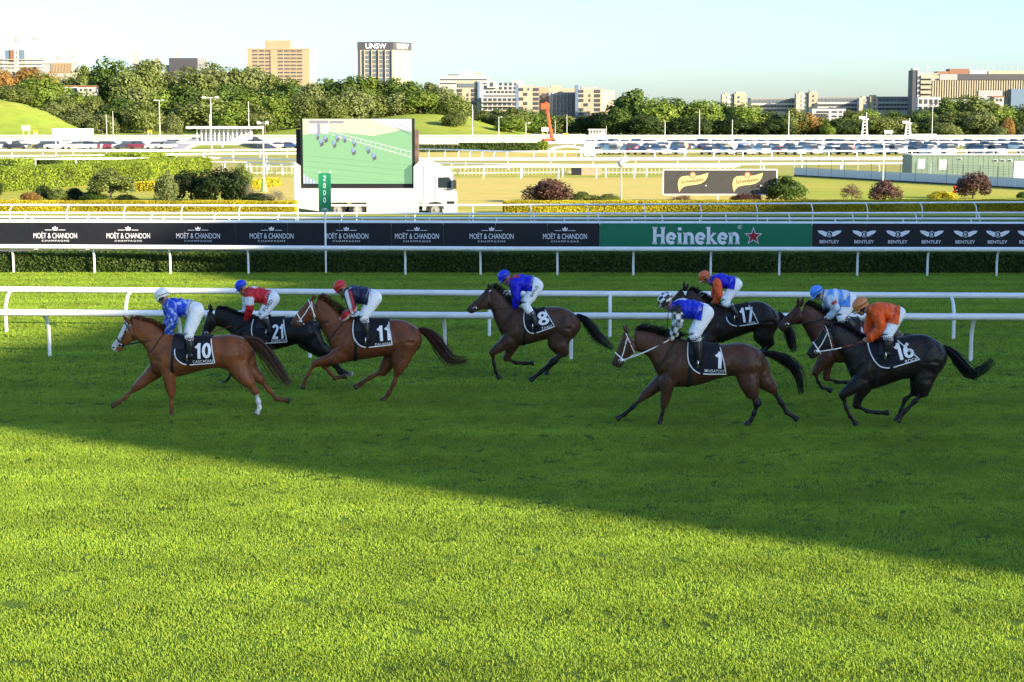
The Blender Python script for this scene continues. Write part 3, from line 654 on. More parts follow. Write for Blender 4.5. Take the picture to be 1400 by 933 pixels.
# cab
cabp = [(577, 288), (577, 221), (584, 220), (600, 226), (612, 234), (619, 243), (622, 262), (623.5, 272), (623.5, 291), (605, 291), (603, 281), (597, 277), (588, 277), (583, 282), (581, 288)]
mb = MB(); mb.prism([(TX(a), TZ(b)) for a, b in cabp], y0 + .02, y1 - .02); cab = tpart(mb, 'cab', M['truck_white'])
mb = MB(); mb.prism([(TX(a), TZ(b)) for a, b in [(598.5, 243), (613, 242.5), (616.5, 246), (616.5, 257.5), (598.5, 257)]], y0 + .008, y0 + .019); tpart(mb, 'side_window', M['dark_glass'], cab)
mb = MB(); mb.prism([(TX(a), TZ(b)) for a, b in [(613.5, 236.5), (619.6, 243.5), (622.3, 262), (621.8, 262), (618.8, 245), (613.0, 237.5)]], y0 + .12, y1 - .12); tpart(mb, 'windscreen', M['dark_glass'], cab)
mb = MB(); mb.box((TX(621.5), y0 - .12, TZ(252)), (.18, .22, .48)); tpart(mb, 'mirror', M['chassis'], cab)
mb = MB(); mb.box((TX(616), y0 + .012, TZ(278)), (.42, .05, .22)); tpart(mb, 'headlight', M['dark_glass'], cab)
mb = MB(); mb.box((TX(609), y0 + .005, TZ(259.5)), (.2, .03, .05)); tpart(mb, 'door_handle', M['chassis'], cab)
for px in (460.5, 488, 594.5):
    for yy in (y0 + .16, y1 - .16):
        w = MB(); c = Vector((TX(px), yy, TZ(287.4))); R1 = .42
        w.rings([[(c.x + R1 * k * math.cos(t), yy + dy, c.z + R1 * k * math.sin(t)) for t in [2 * math.pi * i / 20 for i in range(20)]] for k, dy in ((.62, -.15), (.96, -.15), (1, -.11), (1, .11), (.96, .15), (.62, .15))])
        wh = tpart(w, 'wheel', M['rubber'], None, True)
        w = MB(); w.rings([[(c.x + R1 * k * math.cos(t), yy + dy, c.z + R1 * k * math.sin(t)) for t in [2 * math.pi * i / 16 for i in range(16)]] for k, dy in ((.60, -.16), (.52, -.12), (.28, -.14), (.12, -.22))]); tpart(w, 'rim', M['rim_grey'], wh, True)
    v = [(px - 12, 286), (px - 11, 280), (px - 7, 277), (px, 276), (px + 7, 277), (px + 11, 280), (px + 12, 286), (px + 10.6, 286), (px + 9, 280.5), (px, 277.4), (px - 9, 280.5), (px - 10.6, 286)]
    mb = MB(); mb.prism([(TX(a), TZ(b)) for a, b in v], y0 - .01, y0 + .2); tpart(mb, 'mudguard', M['chassis'])
for a, b, c, d in ((437, 437.4, 258.5, 271.5), (472, 472.4, 258.5, 271.5), (507, 507.4, 258.5, 271.5), (542, 542.4, 258.5, 271.5), (579.5, 580, 226, 275), (596, 596.5, 240, 276), (596, 618, 262, 262.4), (577, 605, 266, 266.3)):
    mb = MB(); mb.box(((TX(a) + TX(b)) / 2, y0 + .015, (TZ(c) + TZ(d)) / 2), (TX(b) - TX(a), .05, TZ(c) - TZ(d))); tpart(mb, 'panel_seam', M['truck_grey'])
# screen frame and picture
mb = MB(); mb.box(((TX(409) + TX(566)) / 2, Yt - .55, (TZ(162) + TZ(257.6)) / 2), (TX(566) - TX(409.5), .55, TZ(162) - TZ(257.6))); fr = tpart(mb, 'screen_frame', M['black'])
mb = MB(); mb.box((TX(406), Yt - .2, (TZ(177) + TZ(225)) / 2), (TX(409.4) - TX(402.5), .8, TZ(177) - TZ(225))); tpart(mb, 'side_wing', M['black'])
mb = MB(); mb.box((TX(568.6), Yt - .2, (TZ(178) + TZ(225)) / 2), (TX(571.2) - TX(566.2), .8, TZ(178) - TZ(225))); tpart(mb, 'side_wing', mat('rust_frame', (.12, .09, .07), .7, vary=.4, vscale=2))
YS = Yt - .87
def SX(px): return X_at(px, YS)
def SZ(py): return Z_at(py, YS)
def em(name, c): return mat(name, tuple(x * .25 for x in c), .4, .2, emit=c, estr=.19)
E = dict(green=em('screen_green', (.33, .62, .34)), green2=em('screen_green_dark', (.29, .56, .31)), tan=em('screen_tan', (.95, .86, .60)), sky=em('screen_pale', (.90, .88, .98)), white=em('screen_white', (.95, .95, 1)), grey=em('screen_grey', (.40, .40, .50)), horse=em('screen_horse', (.20, .18, .22)), blue=em('screen_blue', (.35, .45, .85)))
def spoly(pts, m, k, name='picture_area'):
    mb = MB(); mb.add([(SX(a), YS - .004 * k, SZ(b)) for a, b in pts], [tuple(range(len(pts)))]); return tpart(mb, name, m, scr)
mb = MB(); mb.box(((SX(413.5) + SX(563)) / 2, YS + .02, (SZ(162.5) + SZ(251.5)) / 2), (SX(563) - SX(413.5), .03, SZ(162.5) - SZ(251.5))); scr = tpart(mb, 'screen', E['green'])
spoly([(414, 163), (562.5, 163), (562.5, 172), (540, 180), (509, 186), (480, 183), (450, 180), (414, 184.5)], E['tan'], 1)
spoly([(506, 163), (562.5, 163), (562.5, 180), (548, 177), (530, 172)], E['sky'], 2)
for i in range(5): spoly([(414, 212 + i * 7.5), (562.5, 226 + i * 7.5 if i < 3 else 250.5), (562.5, 226.8 + i * 7.5 if i < 3 else 251), (414, 213 + i * 7.5)], E['green2'], 1)
def sline(a, b, w, m, k, name='picture_line'):
    dx, dy = b[0] - a[0], b[1] - a[1]; L_ = math.hypot(dx, dy); nx, ny = -dy / L_ * w / 2, dx / L_ * w / 2
    spoly([(a[0] + nx, a[1] + ny), (b[0] + nx, b[1] + ny), (b[0] - nx, b[1] - ny), (a[0] - nx, a[1] - ny)], m, k, name)
sline((452, 180), (562, 208), .8, E['white'], 3); sline((452, 184), (562, 215), .8, E['white'], 3)
for i in range(15):
    x = 466 + i * 6.8; sline((x, 183.5 + i * 1.75), (x - 1.5, 190 + i * 1.95), .6, E['white'], 4)
for x, y, wd in ((439, 196, 3), (445, 191, 3), (457, 198, 2.5), (461, 190, 2.5), (471, 191, 2.2), (483, 208, 3), (484, 197, 2.2), (503, 206, 2.5), (511, 215, 3), (434, 187, 2)):
    spoly([(x - wd * .8, y - 2), (x + wd, y - 2.4), (x + wd * 1.1, y + 3), (x - wd * .3, y + 5)], E['horse'], 4, 'picture_horse'); spoly([(x - wd, y - 5), (x + wd * .2, y - 5.4), (x + wd * .5, y - .5), (x - wd * .8, y)], E['blue'], 5, 'picture_rider')
spoly([(423, 165), (449, 165), (449, 169), (423, 169)], E['grey'], 5); spoly([(451, 165.3), (470, 165.3), (470, 168.8), (451, 168.8)], E['grey'], 5)
for i in range(4):
    for a, b in ((423, 433), (438.5, 449)): spoly([(a, 170 + i * 3.4), (b, 170 + i * 3.4), (b, 173 + i * 3.4), (a, 173 + i * 3.4)], E['white'], 5)
    spoly([(434, 169.5 + i * 3.4), (437.5, 169.5 + i * 3.4), (437.5, 173 + i * 3.4), (434, 173 + i * 3.4)], E['grey'], 5)
for i in range(9): spoly([(414 + i * 2.2, 239 + i * 1.4), (416 + i * 2.2, 239.5 + i * 1.4), (416 + i * 2.2, 251), (414 + i * 2.2, 251)], E['blue' if i % 2 else 'white'], 4)
sline((541, 174), (562, 184), 1.0, E['grey'], 5); sline((545, 170), (562, 176), .8, E['grey'], 5)

# =================================================================== DRINK BOARD
pb = gnd(985, 276.5); Yb = pb.y; bd = empty('billboard', (pb.x, Yb, 0), 'dark grey billboard with two cream drink logos on posts', 'billboard'); BO = Vector((pb.x, Yb, 0))
M['board_grey'] = mat('board_grey', (.040, .040, .038), .6, vary=.1); M['cream'] = mat('print_cream', (.46, .38, .17), .6); M['print_coral'] = mat('print_coral', (.38, .12, .08), .6)
bx0, bx1, bz0, bz1 = X_at(907.5, Yb), X_at(1063, Yb), Z_at(266, Yb), Z_at(232.5, Yb)
mb = MB(); mb.box(((bx0 + bx1) / 2, Yb, (bz0 + bz1) / 2), (bx1 - bx0, .12, bz1 - bz0)); mb.build('panel', M['board_grey'], bd, offset=BO)
for a, b, c, d in ((bx0, bx1, bz0, bz0), (bx0, bx1, bz1, bz1), (bx0, bx0, bz0, bz1), (bx1, bx1, bz0, bz1)):
    mb = MB(); mb.tube([(a, Yb - .02, c), (b, Yb - .02, d)], .055, 6); mb.build('frame_bar', M['white_paint'], bd, offset=BO)
for px in (924, 982.5, 1041):
    mb = MB(); x = X_at(px, Yb); mb.tube([(x, Yb + .05, 0), (x, Yb + .05, bz0)], .055, 7); mb.build('post', M['white_paint'], bd, offset=BO)
for px in (948, 1023):
    def q(dx, dy): return (X_at(px + dx, Yb - .064), Yb - .066, Z_at(249 + dy, Yb - .064))
    sh = [(-20.5, 2), (-19, -4), (-15, -7.5), (-8, -8.5), (0, -8), (10, -9), (16, -11), (21.5, -12.5), (20, -6), (17, -1.5), (12, 2), (4, 4), (-5, 4.8), (-12, 6.5), (-16, 10), (-18, 14.2), (-20, 8)]
    mb = MB(); mb.add([q(*p) for p in sh], [tuple(range(len(sh)))]); lg = mb.build('logo_ribbon', M['cream'], bd, offset=BO)
    v, f = text2d('Schweppes', 6.4, .006, .92); w = v[:, 0].max() - v[:, 0].min(); v = v * 31 / w; cs, sn = math.cos(R(8)), math.sin(R(8))
    mb = MB(); mb.add([(q(a * cs - b * sn - .5 + b * .15, -(a * sn + b * cs) - 1.2)[0], Yb - .070, q(a, -(a * sn + b * cs) - 1.2)[2]) for a, b in v], f); mb.build('lettering', mat('print_brown', (.06, .055, .02), .6), lg, offset=BO)
    mb = MB(); ring_ = arc(0, -9.5, 4.3, 4.3, 0, 360, 16)[:-1]; mb.add([(q(*p)[0], Yb - .072, q(*p)[2]) for p in ring_], [tuple(range(16))]); mb.build('logo_disc', M['print_coral'], lg, offset=BO)
    mb = MB(); ring_ = arc(0, -9.5, 2.6, 3.0, 0, 360, 14)[:-1]; mb.add([(q(*p)[0], Yb - .076, q(*p)[2]) for p in ring_], [tuple(range(14))]); mb.build('logo_disc', M['cream'], lg, offset=BO)
    mb = MB(); ring_ = arc(18.5, 5, .9, .9, 0, 360, 8)[:-1]; mb.add([(q(*p)[0], Yb - .070, q(*p)[2]) for p in ring_], [tuple(range(8))]); mb.build('registered_mark', M['print_white'], lg, offset=BO)

# =================================================================== GARDEN
G3 = lambda px, py: tuple(gnd(px, py).xy)
hedge('hedge', 'broad lime green clipped hedge across the left garden', G3(-60, 268), G3(205, 247), 5.0, 1.6, LM['lime'], 110, .17, seed=11)
hedge('hedge', 'lime green hedge continuing behind the dark shrubs', G3(206, 246), G3(290, 236), 6.0, 1.55, LM['lime'], 90, .18, seed=12)
hedge('hedge', 'middle lime hedge block between the far rails and the broad hedge', G3(76, 230.5), G3(176, 228), 6.0, 1.2, LM['lime'], 70, .2, seed=13)
hedge('hedge', 'small far right lime hedge block of the left garden', G3(193, 226), G3(246, 223), 8.0, 1.3, LM['lime'], 50, .25, seed=14)
hedge('hedge', 'lime hedge block at the left edge of the picture', G3(-30, 234), G3(24, 234), 7.0, 1.2, LM['lime'], 60, .2, seed=15)
hedge('hedge', 'dark green cube hedge at the near end of the middle lime block', G3(56, 231), G3(75, 231), 2.5, 1.25, LM['hedge'], 110, .17, seed=16)
hedge('hedge', 'low golden hedge behind the dark shrubs left of the truck', G3(338, 262), G3(384, 254), 1.2, .62, LM['yellow'], 160, .12, seed=17)
hedge('hedge', 'golden hedge stub between the round olive tree and the pale bush', G3(186, 262), G3(210, 262), 1.0, .7, LM['yellow'], 200, .12, seed=18)
for a in [(152, 231, 277, 66, 'low', 'olive', 'spreading olive shrub in front of the broad lime hedge', .25), (42, 262, 277.5, 30, 'round', 'autumn', 'round rusty shrub at the far left of the garden bed', 0), (78, 257, 277, 29, 'round', 'olive', 'round olive shrub left of the spreading shrub', 0),
          (60, 254, 276, 36, 'low', 'dark', 'dark shrub between the rusty and the olive round shrubs', 0), (104, 257, 276, 44, 'low', 'dark', 'low dark shrub left of the spreading olive shrub', 0), (128, 262, 277.5, 44, 'low', 'hedge', 'low green shrub under the spreading olive shrub', 0), (172, 266, 277.5, 40, 'low', 'dark', 'low dark groundcover shrub beneath the spreading olive shrub', 0),
          (228, 233, 277.5, 36, 'tall', 'gum', 'upright pale green shrub before the dark shrub mass', 0), (262, 231, 275, 62, 'round', 'dark', 'leftmost big dark shrub of the dark mass', 0), (295, 228, 276, 62, 'round', 'dark', 'middle big dark shrub of the dark mass', 0), (322, 230, 276.5, 44, 'round', 'dark', 'right hand big dark shrub of the dark mass', 0),
          (331, 222, 262, 30, 'tall', 'olive', 'slender olive shrub behind the dark mass', 0), (342, 250, 277.5, 20, 'airy', 'silver', 'small white flowering shrub right of the dark mass', 0), (352, 264, 278, 46, 'low', 'dark', 'low dark shrub just left of the truck', 0), (374, 260, 278.5, 40, 'airy', 'silver', 'pale wispy shrub left of the truck', 0), (-6, 240, 268, 22, 'tall', 'dark', 'dark upright shrub cut by the left edge of the picture', 0),
          (750, 243, 277, 74, 'low', 'maroon', 'large spiky purple leaved shrub right of the truck', 0), (797, 262, 277, 44, 'low', 'olive', 'low olive shrub beside the spiky purple shrub', 0), (830, 265, 277, 44, 'low', 'olive', 'flat olive shrub left of the grey light pole', 0),
          (1075, 240, 277, 60, 'round', 'hedge', 'round green shrub at the right end of the billboard', 0), (1020, 264, 277, 50, 'low', 'maroon', 'low purple shrub under the billboard', 0), (930, 266, 277.5, 36, 'airy', 'maroon', 'thin purple shrub under the left billboard post', 0),
          (1165, 251, 275.5, 32, 'airy', 'maroon', 'small purple shrub with open branches on the right lawn', 0), (1210, 245, 275.5, 48, 'low', 'maroon', 'medium purple shrub below the right hand pole', 0), (1330, 234, 272, 50, 'round', 'maroon', 'tall purple shrub before the green hut', .08), (1287, 261, 273.5, 46, 'low', 'yellow', 'low yellow shrub left of the tall purple shrub', 0), (1398, 262, 272, 20, 'low', 'hedge', 'low green shrub at the right edge of the picture', 0)]:
    shrub(*a[:7], clear=a[7] if len(a) > 7 else .02)
rf = gnd(1308, 268); mb = MB()
for i in range(7): mb.ball((rf.x + rnd.uniform(-.3, .3), rf.y + rnd.uniform(-.2, .2), .25 + rnd.uniform(0, .5)), (.14, .14, .12), 7, 5)
tag(mb.build('flower_cluster', mat('red_flower', (.55, .03, .02), .6)), 'bright red flowers beside the tall purple shrub', 'flowers', kind='stuff')

# spiky blades for the purple flax
pf = gnd(752, 276.5); mb = MB()
for i in range(170):
    a, e = rnd.uniform(0, 6.28), rnd.uniform(.25, 1.35); L_ = rnd.uniform(.7, 1.55); d = Vector((math.cos(a) * math.cos(e), math.sin(a) * math.cos(e), math.sin(e))); b = Vector((pf.x + rnd.gauss(0, .45), pf.y + rnd.gauss(0, .3), .05)); s_ = d.cross(Vector((0, 0, 1))).normalized() * .045
    t = b + d * L_; m_ = b + d * L_ * .5 + Vector((0, 0, .05)); mb.add([b - s_, b + s_, m_ + s_, t, m_ - s_], [(0, 1, 2, 4), (4, 2, 3)])
tag(mb.build('flax_leaves', LM['maroon']), 'stiff sword shaped leaves of the purple flax right of the truck', 'flax', kind='stuff')

# =================================================================== MID COURSE FENCES
rail('course_rail', 'long white double rail just above the picket fence', line_px([(600, 229), (690, 228), (1000, 228), (1010, 227)], 1.15), 1.15, .09, 3.6, .3, group='white rails of the infield', npost=None, nseg=6, post_r=.05)
rail('course_rail', 'long white rail crossing the infield behind the picket fence', line_px([(560, 223), (690, 225), (820, 226), (1100, 224), (1500, 222)], 1.2), 1.2, .10, 4.2, -.3, group='white rails of the infield', nseg=6, post_r=.05)
rail('course_rail', 'thick white rail in front of the inner sand track', line_px([(560, 217.5), (700, 218), (1000, 217), (1500, 215.5)], 1.2), 1.2, .12, 5, .3, group='white rails of the infield', nseg=6, post_r=.05)
rail('course_rail', 'white rail bending below the car park rows', line_px([(540, 203.5), (620, 205), (700, 207.5), (820, 207.5), (1100, 206.8), (1500, 205.5)], 1.2), 1.2, .12, 4.5, -.3, group='white rails of the infield', nseg=6, post_r=.08)
rail('course_rail', 'white rail along the near side of the left car park', line_px([(-80, 206), (100, 206.5), (270, 206), (420, 204.5)], 1.2), 1.2, .13, 5, .3, group='white rails of the infield', nseg=6, post_r=.08)
rail('course_rail', 'white rail running behind the left garden hedges', line_px([(-80, 213.5), (100, 213.5), (300, 210.5), (420, 210)], 1.2), 1.2, .12, 4.5, .3, group='white rails of the infield', nseg=6, post_r=.07)
rail('course_rail', 'nearest white rail above the left lime hedges', line_px([(-80, 218), (60, 217.5), (300, 216.5), (420, 219.5)], 1.2), 1.2, .12, 4.5, -.3, group='white rails of the infield', nseg=6, post_r=.07)
rail('course_rail', 'short white rail beside the truck left end', line_px([(290, 222), (340, 222.5), (420, 225.5)], 1.15), 1.15, .09, 3.5, .3, group='white rails of the infield', nseg=6, post_r=.06)
rail('course_rail', 'far white rail along the sand track on the other side', line_px([(-100, 195.2), (1500, 194.8)], 1.2), 1.2, .20, 8, 0, group='white rails of the far side', nseg=5, post_r=.12)
rail('course_rail', 'second far white rail beyond the sand track', line_px([(-100, 189.5), (1500, 189.2)], 1.3), 1.3, .22, 9, 0, group='white rails of the far side', nseg=5, post_r=.14)
rail('course_rail', 'farthest white rail at the foot of the trees', line_px([(-100, 185.8), (1500, 185.8)], 1.6), 1.6, .22, 10, 0, group='white rails of the far side', nseg=5, post_r=.18)
# picket fence
M['picket_grey'] = mat('picket_grey', (.50, .47, .38), .7)
def picket(label, pts, h, sp, r=.022):
    P = [Vector((*gnd(px, py).xy, 0)) for px, py in pts]; o = P[0]; root = empty('picket_fence', o, label, 'fence'); d = P[-1] - P[0]; L_ = d.length; d.normalize()
    for z in (.25, h - .12): mb = MB(); mb.tube([(0, 0, z), tuple(d * L_ + Vector((0, 0, z)))], .025, 5); mb.build('cross_rail', M['white_paint'], root)
    mb = MB(); mb.box((0, 0, h / 2), (.035, .03, h)); me = None; s = 0
    while s < L_:
        if me is None: ob = mb.build('picket', M['picket_grey'], root); me = ob.data
        else: ob = link('picket', me, root)
        ob.location = tuple(d * s); s += sp
picket('thin white picket fence right of the truck cab', [(614, 240.5), (782, 239)], .98, .40)
picket('thin white picket fence left of the billboard', [(822, 239.5), (1002, 239.0)], .98, .40)
picket('thin white picket fence visible left of the truck', [(338, 240), (404, 240)], 1.0, .5)
jb = gnd(803, 239.5); jr = empty('steeple_jump', (jb.x, jb.y, 0), 'dark and tan brush jump box between the picket fences', 'jump')
for nm, px0, px1, m_ in (('jump_face', 781.5, 794.5, M['black']), ('jump_side', 795, 821, mat('jump_tan', (.30, .22, .14), .8, vary=.2))):
    mb = MB(); xa, xb = X_at(px0, jb.y) - jb.x, X_at(px1, jb.y) - jb.x; mb.box(((xa + xb) / 2, 0, .36), (xb - xa, 1.2, .72), taper=(1, .7)); mb.build(nm, m_, jr)
# =================================================================== HUT AND FENCE AT RIGHT
Yh = 166.0; M['hut_green'] = mat('hut_green', (.13, .19, .15), .6, vary=.06, vscale=1); M['pane'] = mat('pane', (.45, .50, .56), .2, .5)
hx = lambda px: X_at(px, Yh); hz = lambda py: Z_at(py, Yh)
ht = empty('portable_hut', (hx(1330), Yh, 0), 'long green portable hut behind the mesh fence', 'hut'); HO = Vector((hx(1330), Yh, 0))
mb = MB(); mb.box(((hx(1248) + hx(1430)) / 2, Yh + 2, hz(213) / 2), (hx(1430) - hx(1248), 4, hz(213))); mb.build('wall', M['hut_green'], ht, offset=HO)
mb = MB(); mb.box(((hx(1247) + hx(1432)) / 2, Yh + 2, hz(212.5) + .05), (hx(1432) - hx(1247), 4.3, .12)); mb.build('roof', M['roof_metal'], ht, offset=HO)
nb_ = 26
for i in range(nb_):
    x0_, x1_ = hx(1248 + i * 7), hx(1248 + (i + 1) * 7); mb = MB(); mb.box(((x0_ + x1_) / 2, Yh - .015, hz(213) / 2), (x1_ - x0_ - .03, .03, hz(213) - .02)); mb.build('cladding_panel', M['hut_green'], ht, offset=HO)
for a, b, c, d in ((1256, 1265, 218, 231), (1285, 1295, 219, 232), (1310, 1316, 216.5, 219), (1359, 1365, 218.5, 221), (1369, 1375, 218.5, 221), (1379, 1385, 218.5, 221)):
    mb = MB(); mb.box(((hx(a) + hx(b)) / 2, Yh - .05, (hz(c) + hz(d)) / 2), (hx(b) - hx(a), .06, hz(c) - hz(d))); fo = mb.build('window', M['white_paint'], ht, offset=HO)
    mb = MB(); mb.box(((hx(a) + hx(b)) / 2, Yh - .09, (hz(c) + hz(d)) / 2), ((hx(b) - hx(a)) * .78, .03, (hz(c) - hz(d)) * .78)); mb.build('pane', M['dark_glass'] if c < 218.8 and b - a < 8 else M['pane'], fo, offset=HO)
mb = MB(); mb.box(((hx(1388) + hx(1402)) / 2, Yh - .05, (hz(221)) / 2), (hx(1402) - hx(1388), .06, hz(221))); do_ = mb.build('door', M['white_paint'], ht, offset=HO)
mb = MB(); mb.box((hx(1399), Yh - .1, 1.0), (.1, .06, .1)); mb.build('handle', M['galv'], do_, offset=HO)
fa, fb = gnd(1086, 241), gnd(1440, 261); fd = (fb - fa); FL = fd.length; fd.normalize(); fo_ = empty('mesh_fence', (fa.x, fa.y, 0), 'mesh fence with pale lower panels across the right lawn', 'fence'); ang = math.atan2(fd.y, fd.x)
M['fence_cloth'] = mat('fence_cloth', (.60, .60, .60), .7, vary=.06); M['wire'] = mat('wire', (.10, .13, .12), .5, metal=.3)
npan = 17; pw = FL / npan
for i in range(npan + 1):
    mb = MB(); p = fd * (pw * i); mb.tube([(p.x, p.y, 0), (p.x, p.y, 1.75)], .03, 6); mb.build('post', M['wire'] if i % 5 else M['white_paint'], fo_)
for i in range(npan):
    c = fd * (pw * (i + .5)); mb = MB(); mb.box((c.x, c.y, .50), (pw - .06, .03, .72), ang); mb.build('lower_panel', M['fence_cloth'], fo_)
    mb = MB(); mb.box((c.x, c.y, .07), (pw - .06, .10, .13), ang); mb.build('base_board', M['chassis'], fo_)
    mb = MB()
    for k in range(11):
        q = fd * (pw * i + .05 + (pw - .1) * k / 10); mb.tube([(q.x, q.y, .88), (q.x, q.y, 1.72)], .006, 4)
    for k in range(5): a_, b_ = fd * (pw * i + .04), fd * (pw * (i + 1) - .04); mb.tube([(a_.x, a_.y, .90 + k * .2), (b_.x, b_.y, .90 + k * .2)], .006, 4)
    m2 = mb.build('wire_mesh', M['wire'], fo_); m2['kind'] = 'stuff'

# =================================================================== LIGHT POLES AND SIGNS
def pole(px, ytop, ybase, r, label, head=None, m='grey_pole', cat='light pole', arm=1.2, z0=0.0, Y=None):
    p = gnd(px, ybase) if Y is None else Vector((X_at(px, Y), Y, 0)); h = Z_at(ytop, p.y); root = empty('light_pole', (p.x, p.y, z0), label, cat, 'light poles over the course')
    mb = MB(); r *= .68; mb.tube([(0, 0, 0), (0, 0, (h - z0) * .5), (0, 0, h - z0)], [r, r * .85, r * .6], 7); mb.build('pole', M[m], root, True)
    if head:
        for s_ in (-1, 1) if head == 2 else (1,):
            mb = MB(); mb.box((s_ * arm * .5, 0, h - z0 - .1), (arm, .1, .1)); mb.build('arm', M[m], root); mb = MB(); mb.box((s_ * arm, -.1, h - z0 - .05), (arm * .55, .4, .22)); mb.build('lamp_head', M['white_paint'], root)
    return root
pole(361, 167, 262, .10, 'floodlight pole rising from the garden left of the truck', 2, 'grey_pole', arm=.32)
mb = MB(); p_ = gnd(361, 262.5); mb.tube([(p_.x, p_.y - .02, 0), (p_.x, p_.y - .02, 1.0)], [.30, .12], 8); tag(mb.build('pole_guard', mat('guard_green', (.22, .34, .14), .6)), 'pale green cone guard round the foot of the garden pole', 'pole guard')
pole(849, 212, 277, .085, 'grey pole with round sensors left of the billboard', None, 'galv'); p_ = gnd(849, 277)
sp_ = empty('loudspeaker', (p_.x, p_.y, Z_at(224, p_.y)), 'round loudspeaker clamped on the grey pole left of the billboard', 'loudspeaker')
mb = MB(); mb.ball((0, -.12, 0), (.26, .2, .24), 12, 8); mb.build('horn', M['galv'], sp_, True); mb = MB(); mb.box((.3, -.1, .3), (.25, .3, .3)); mb.build('bracket_box', M['white_paint'], sp_)
pole(1207, 198, 256, .07, 'slim pale pole behind the purple shrubs', None, 'white_paint')
for px, yt, yb, r, lab, hd in [(219, 137, 199, .22, 'tall double headed light pole left of the white pavilion', 2), (289.5, 133, 216, .16, 'tall pole in front of the white pavilion', 2), (287, 156, 190, .2, 'shorter pole behind the white pavilion', None), (146, 157, 188, .25, 'pole beside the small white sign on the left', None), (155, 152, 188, .25, 'second pole beside the small white sign on the left', None), (340.5, 139, 190, .25, 'pole at the right end of the white pavilion', None), (77, 192, 218, .12, 'short white post among the left rails', None),
                           (646, 143, 192, .25, 'slim pole on the grass slope below the flats', None), (682, 160, 190, .25, 'light pole with single head on the grass slope', 1), (719, 168, 196, .2, 'short light pole left of the red boom', 1), (759, 164, 188, .2, 'slim pole right of the red boom', None), (775, 157, 188, .25, 'timber pole right of the red boom', None), (811, 150, 186, .25, 'tall pole beside the low white shelter', None), (829, 172, 188, .2, 'very short pole before the dark trees', None),
                           (909, 165, 188, .3, 'leftmost pole before the dark trees at right', None), (956, 150, 192, .25, 'second pole before the dark trees at right', None), (1001, 164, 190, .25, 'third pole before the dark trees at right', None), (1078, 152, 192, .25, 'fourth pole before the dark trees at right', None), (1274, 144, 187, .3, 'tall pole below the striped building', None)]:
    pole(px, yt, yb, r, lab, hd, 'grey_pole' if px != 77 else 'white_paint', arm=1.0)
for px, yt, lab in ((1182, 154, 'left lattice camera tower before the trees'), (1241, 162, 'right lattice camera tower before the trees')):
    p = gnd(px, 188.5); h = Z_at(yt, p.y); root = empty('camera_tower', (p.x, p.y, 0), lab, 'tower', 'camera towers')
    for a, b in ((-.9, -.9), (.9, -.9), (.9, .9), (-.9, .9)): mb = MB(); mb.tube([(a * 1.3, b * 1.3, 0), (a * .7, b * .7, h * .72)], .13, 5); mb.build('leg', M['white_paint'], root)
    for k in range(5):
        z = h * .13 * (k + .5); mb = MB(); s_ = 1.1 - .08 * k; mb.tube([(-s_, -s_, z), (s_, -s_, z + h * .1), (s_, s_, z), (-s_, s_, z + h * .1), (-s_, -s_, z)], .09, 4); mb.build('brace', M['white_paint'], root)
    mb = MB(); mb.box((0, 0, h * .74), (2.6, 2.6, .5)); mb.build('platform', M['white_paint'], root); mb = MB(); mb.tube([(.6, 0, h * .74), (.6, 0, h)], .14, 5); mb.build('mast', M['white_paint'], root)
    mb = MB(); mb.box((-1.2, 0, h * .80), (2.2, 1.2, 1.0)); mb.build('cabin', M['white_paint'], root)
def sign(px, ytop, ybot, wpx, ybase, m, label, text=None, tm='print_white', round_=False, Y=None):
    p = gnd(px, ybase) if Y is None else Vector((X_at(px, Y), Y, 0)); zt_, zb_ = Z_at(ytop, p.y), Z_at(ybot, p.y); w = wpx * p.y / F; root = empty('course_sign', (p.x, p.y, 0), label, 'sign')
    for s_ in (-.35, .35) if not round_ else (0,): mb = MB(); mb.tube([(s_ * w, .1, 0), (s_ * w, .1, zb_ + .2)], .09, 5); mb.build('post', M['white_paint'], root)
    mb = MB()
    if round_: ring_ = arc(0, (zt_ + zb_) / 2, w / 2, (zt_ - zb_) / 2, 0, 360, 20)[:-1]; mb.prism(ring_, -.1, .1)
    else: mb.box((0, 0, (zt_ + zb_) / 2), (w, .2, zt_ - zb_))
    mb.build('panel', m, root)
    if text: mb = MB(); plate_text(mb, text, (0, (zt_ + zb_) / 2), (zt_ - zb_) * .6, .03, y=-.11, width=w * .8); mb.build('lettering', M[tm], root)
sign(1045, 176.5, 181, 10, 186.5, M['sign_green'], 'small green distance sign under the dark trees', '2000'); sign(1214.5, 178.5, 182.5, 11, 187, M['white_paint'], 'small white distance sign under the trees', '1600', 'print_dark')
sign(142, 166, 170.5, 12, 187, M['white_paint'], 'small white sign on the left grass'); sign(1004, 193.5, 203.5, 8, 212, M['white_paint'], 'round white disc sign above the car park rail', round_=True); sign(938, 195, 203, 6, 211, mat('disc_orange', (.62, .40, .22), .6), 'round pale orange disc sign above the car park rail', round_=True)
sign(36, 172, 178.5, 11, 189, mat('box_pale', (.55, .66, .50), .6), 'pale green box sign at the foot of the left mound'); sign(745, 174.5, 180, 9, 188, M['white_paint'], 'white board right of the red boom')
sign(684.5, 178, 182.5, 8, 187, M['chassis'], 'small dark box on the grass slope edge')
M['sign_yellow'] = mat('sign_yellow', (.62, .42, .03), .6)
for px, wpx, lab in ((773.5, 7, 'small yellow sign left of the low white shelter'), (743, 4, 'tiny yellow disc below the white board'), (205, 6, 'small yellow sign on the left far rail'), (49, 5, 'tiny yellow sign below the left mound')): sign(px, 182.5 if px > 300 else 178, 185.5 if px > 300 else 181.5, wpx, 189, M['sign_yellow'], lab)
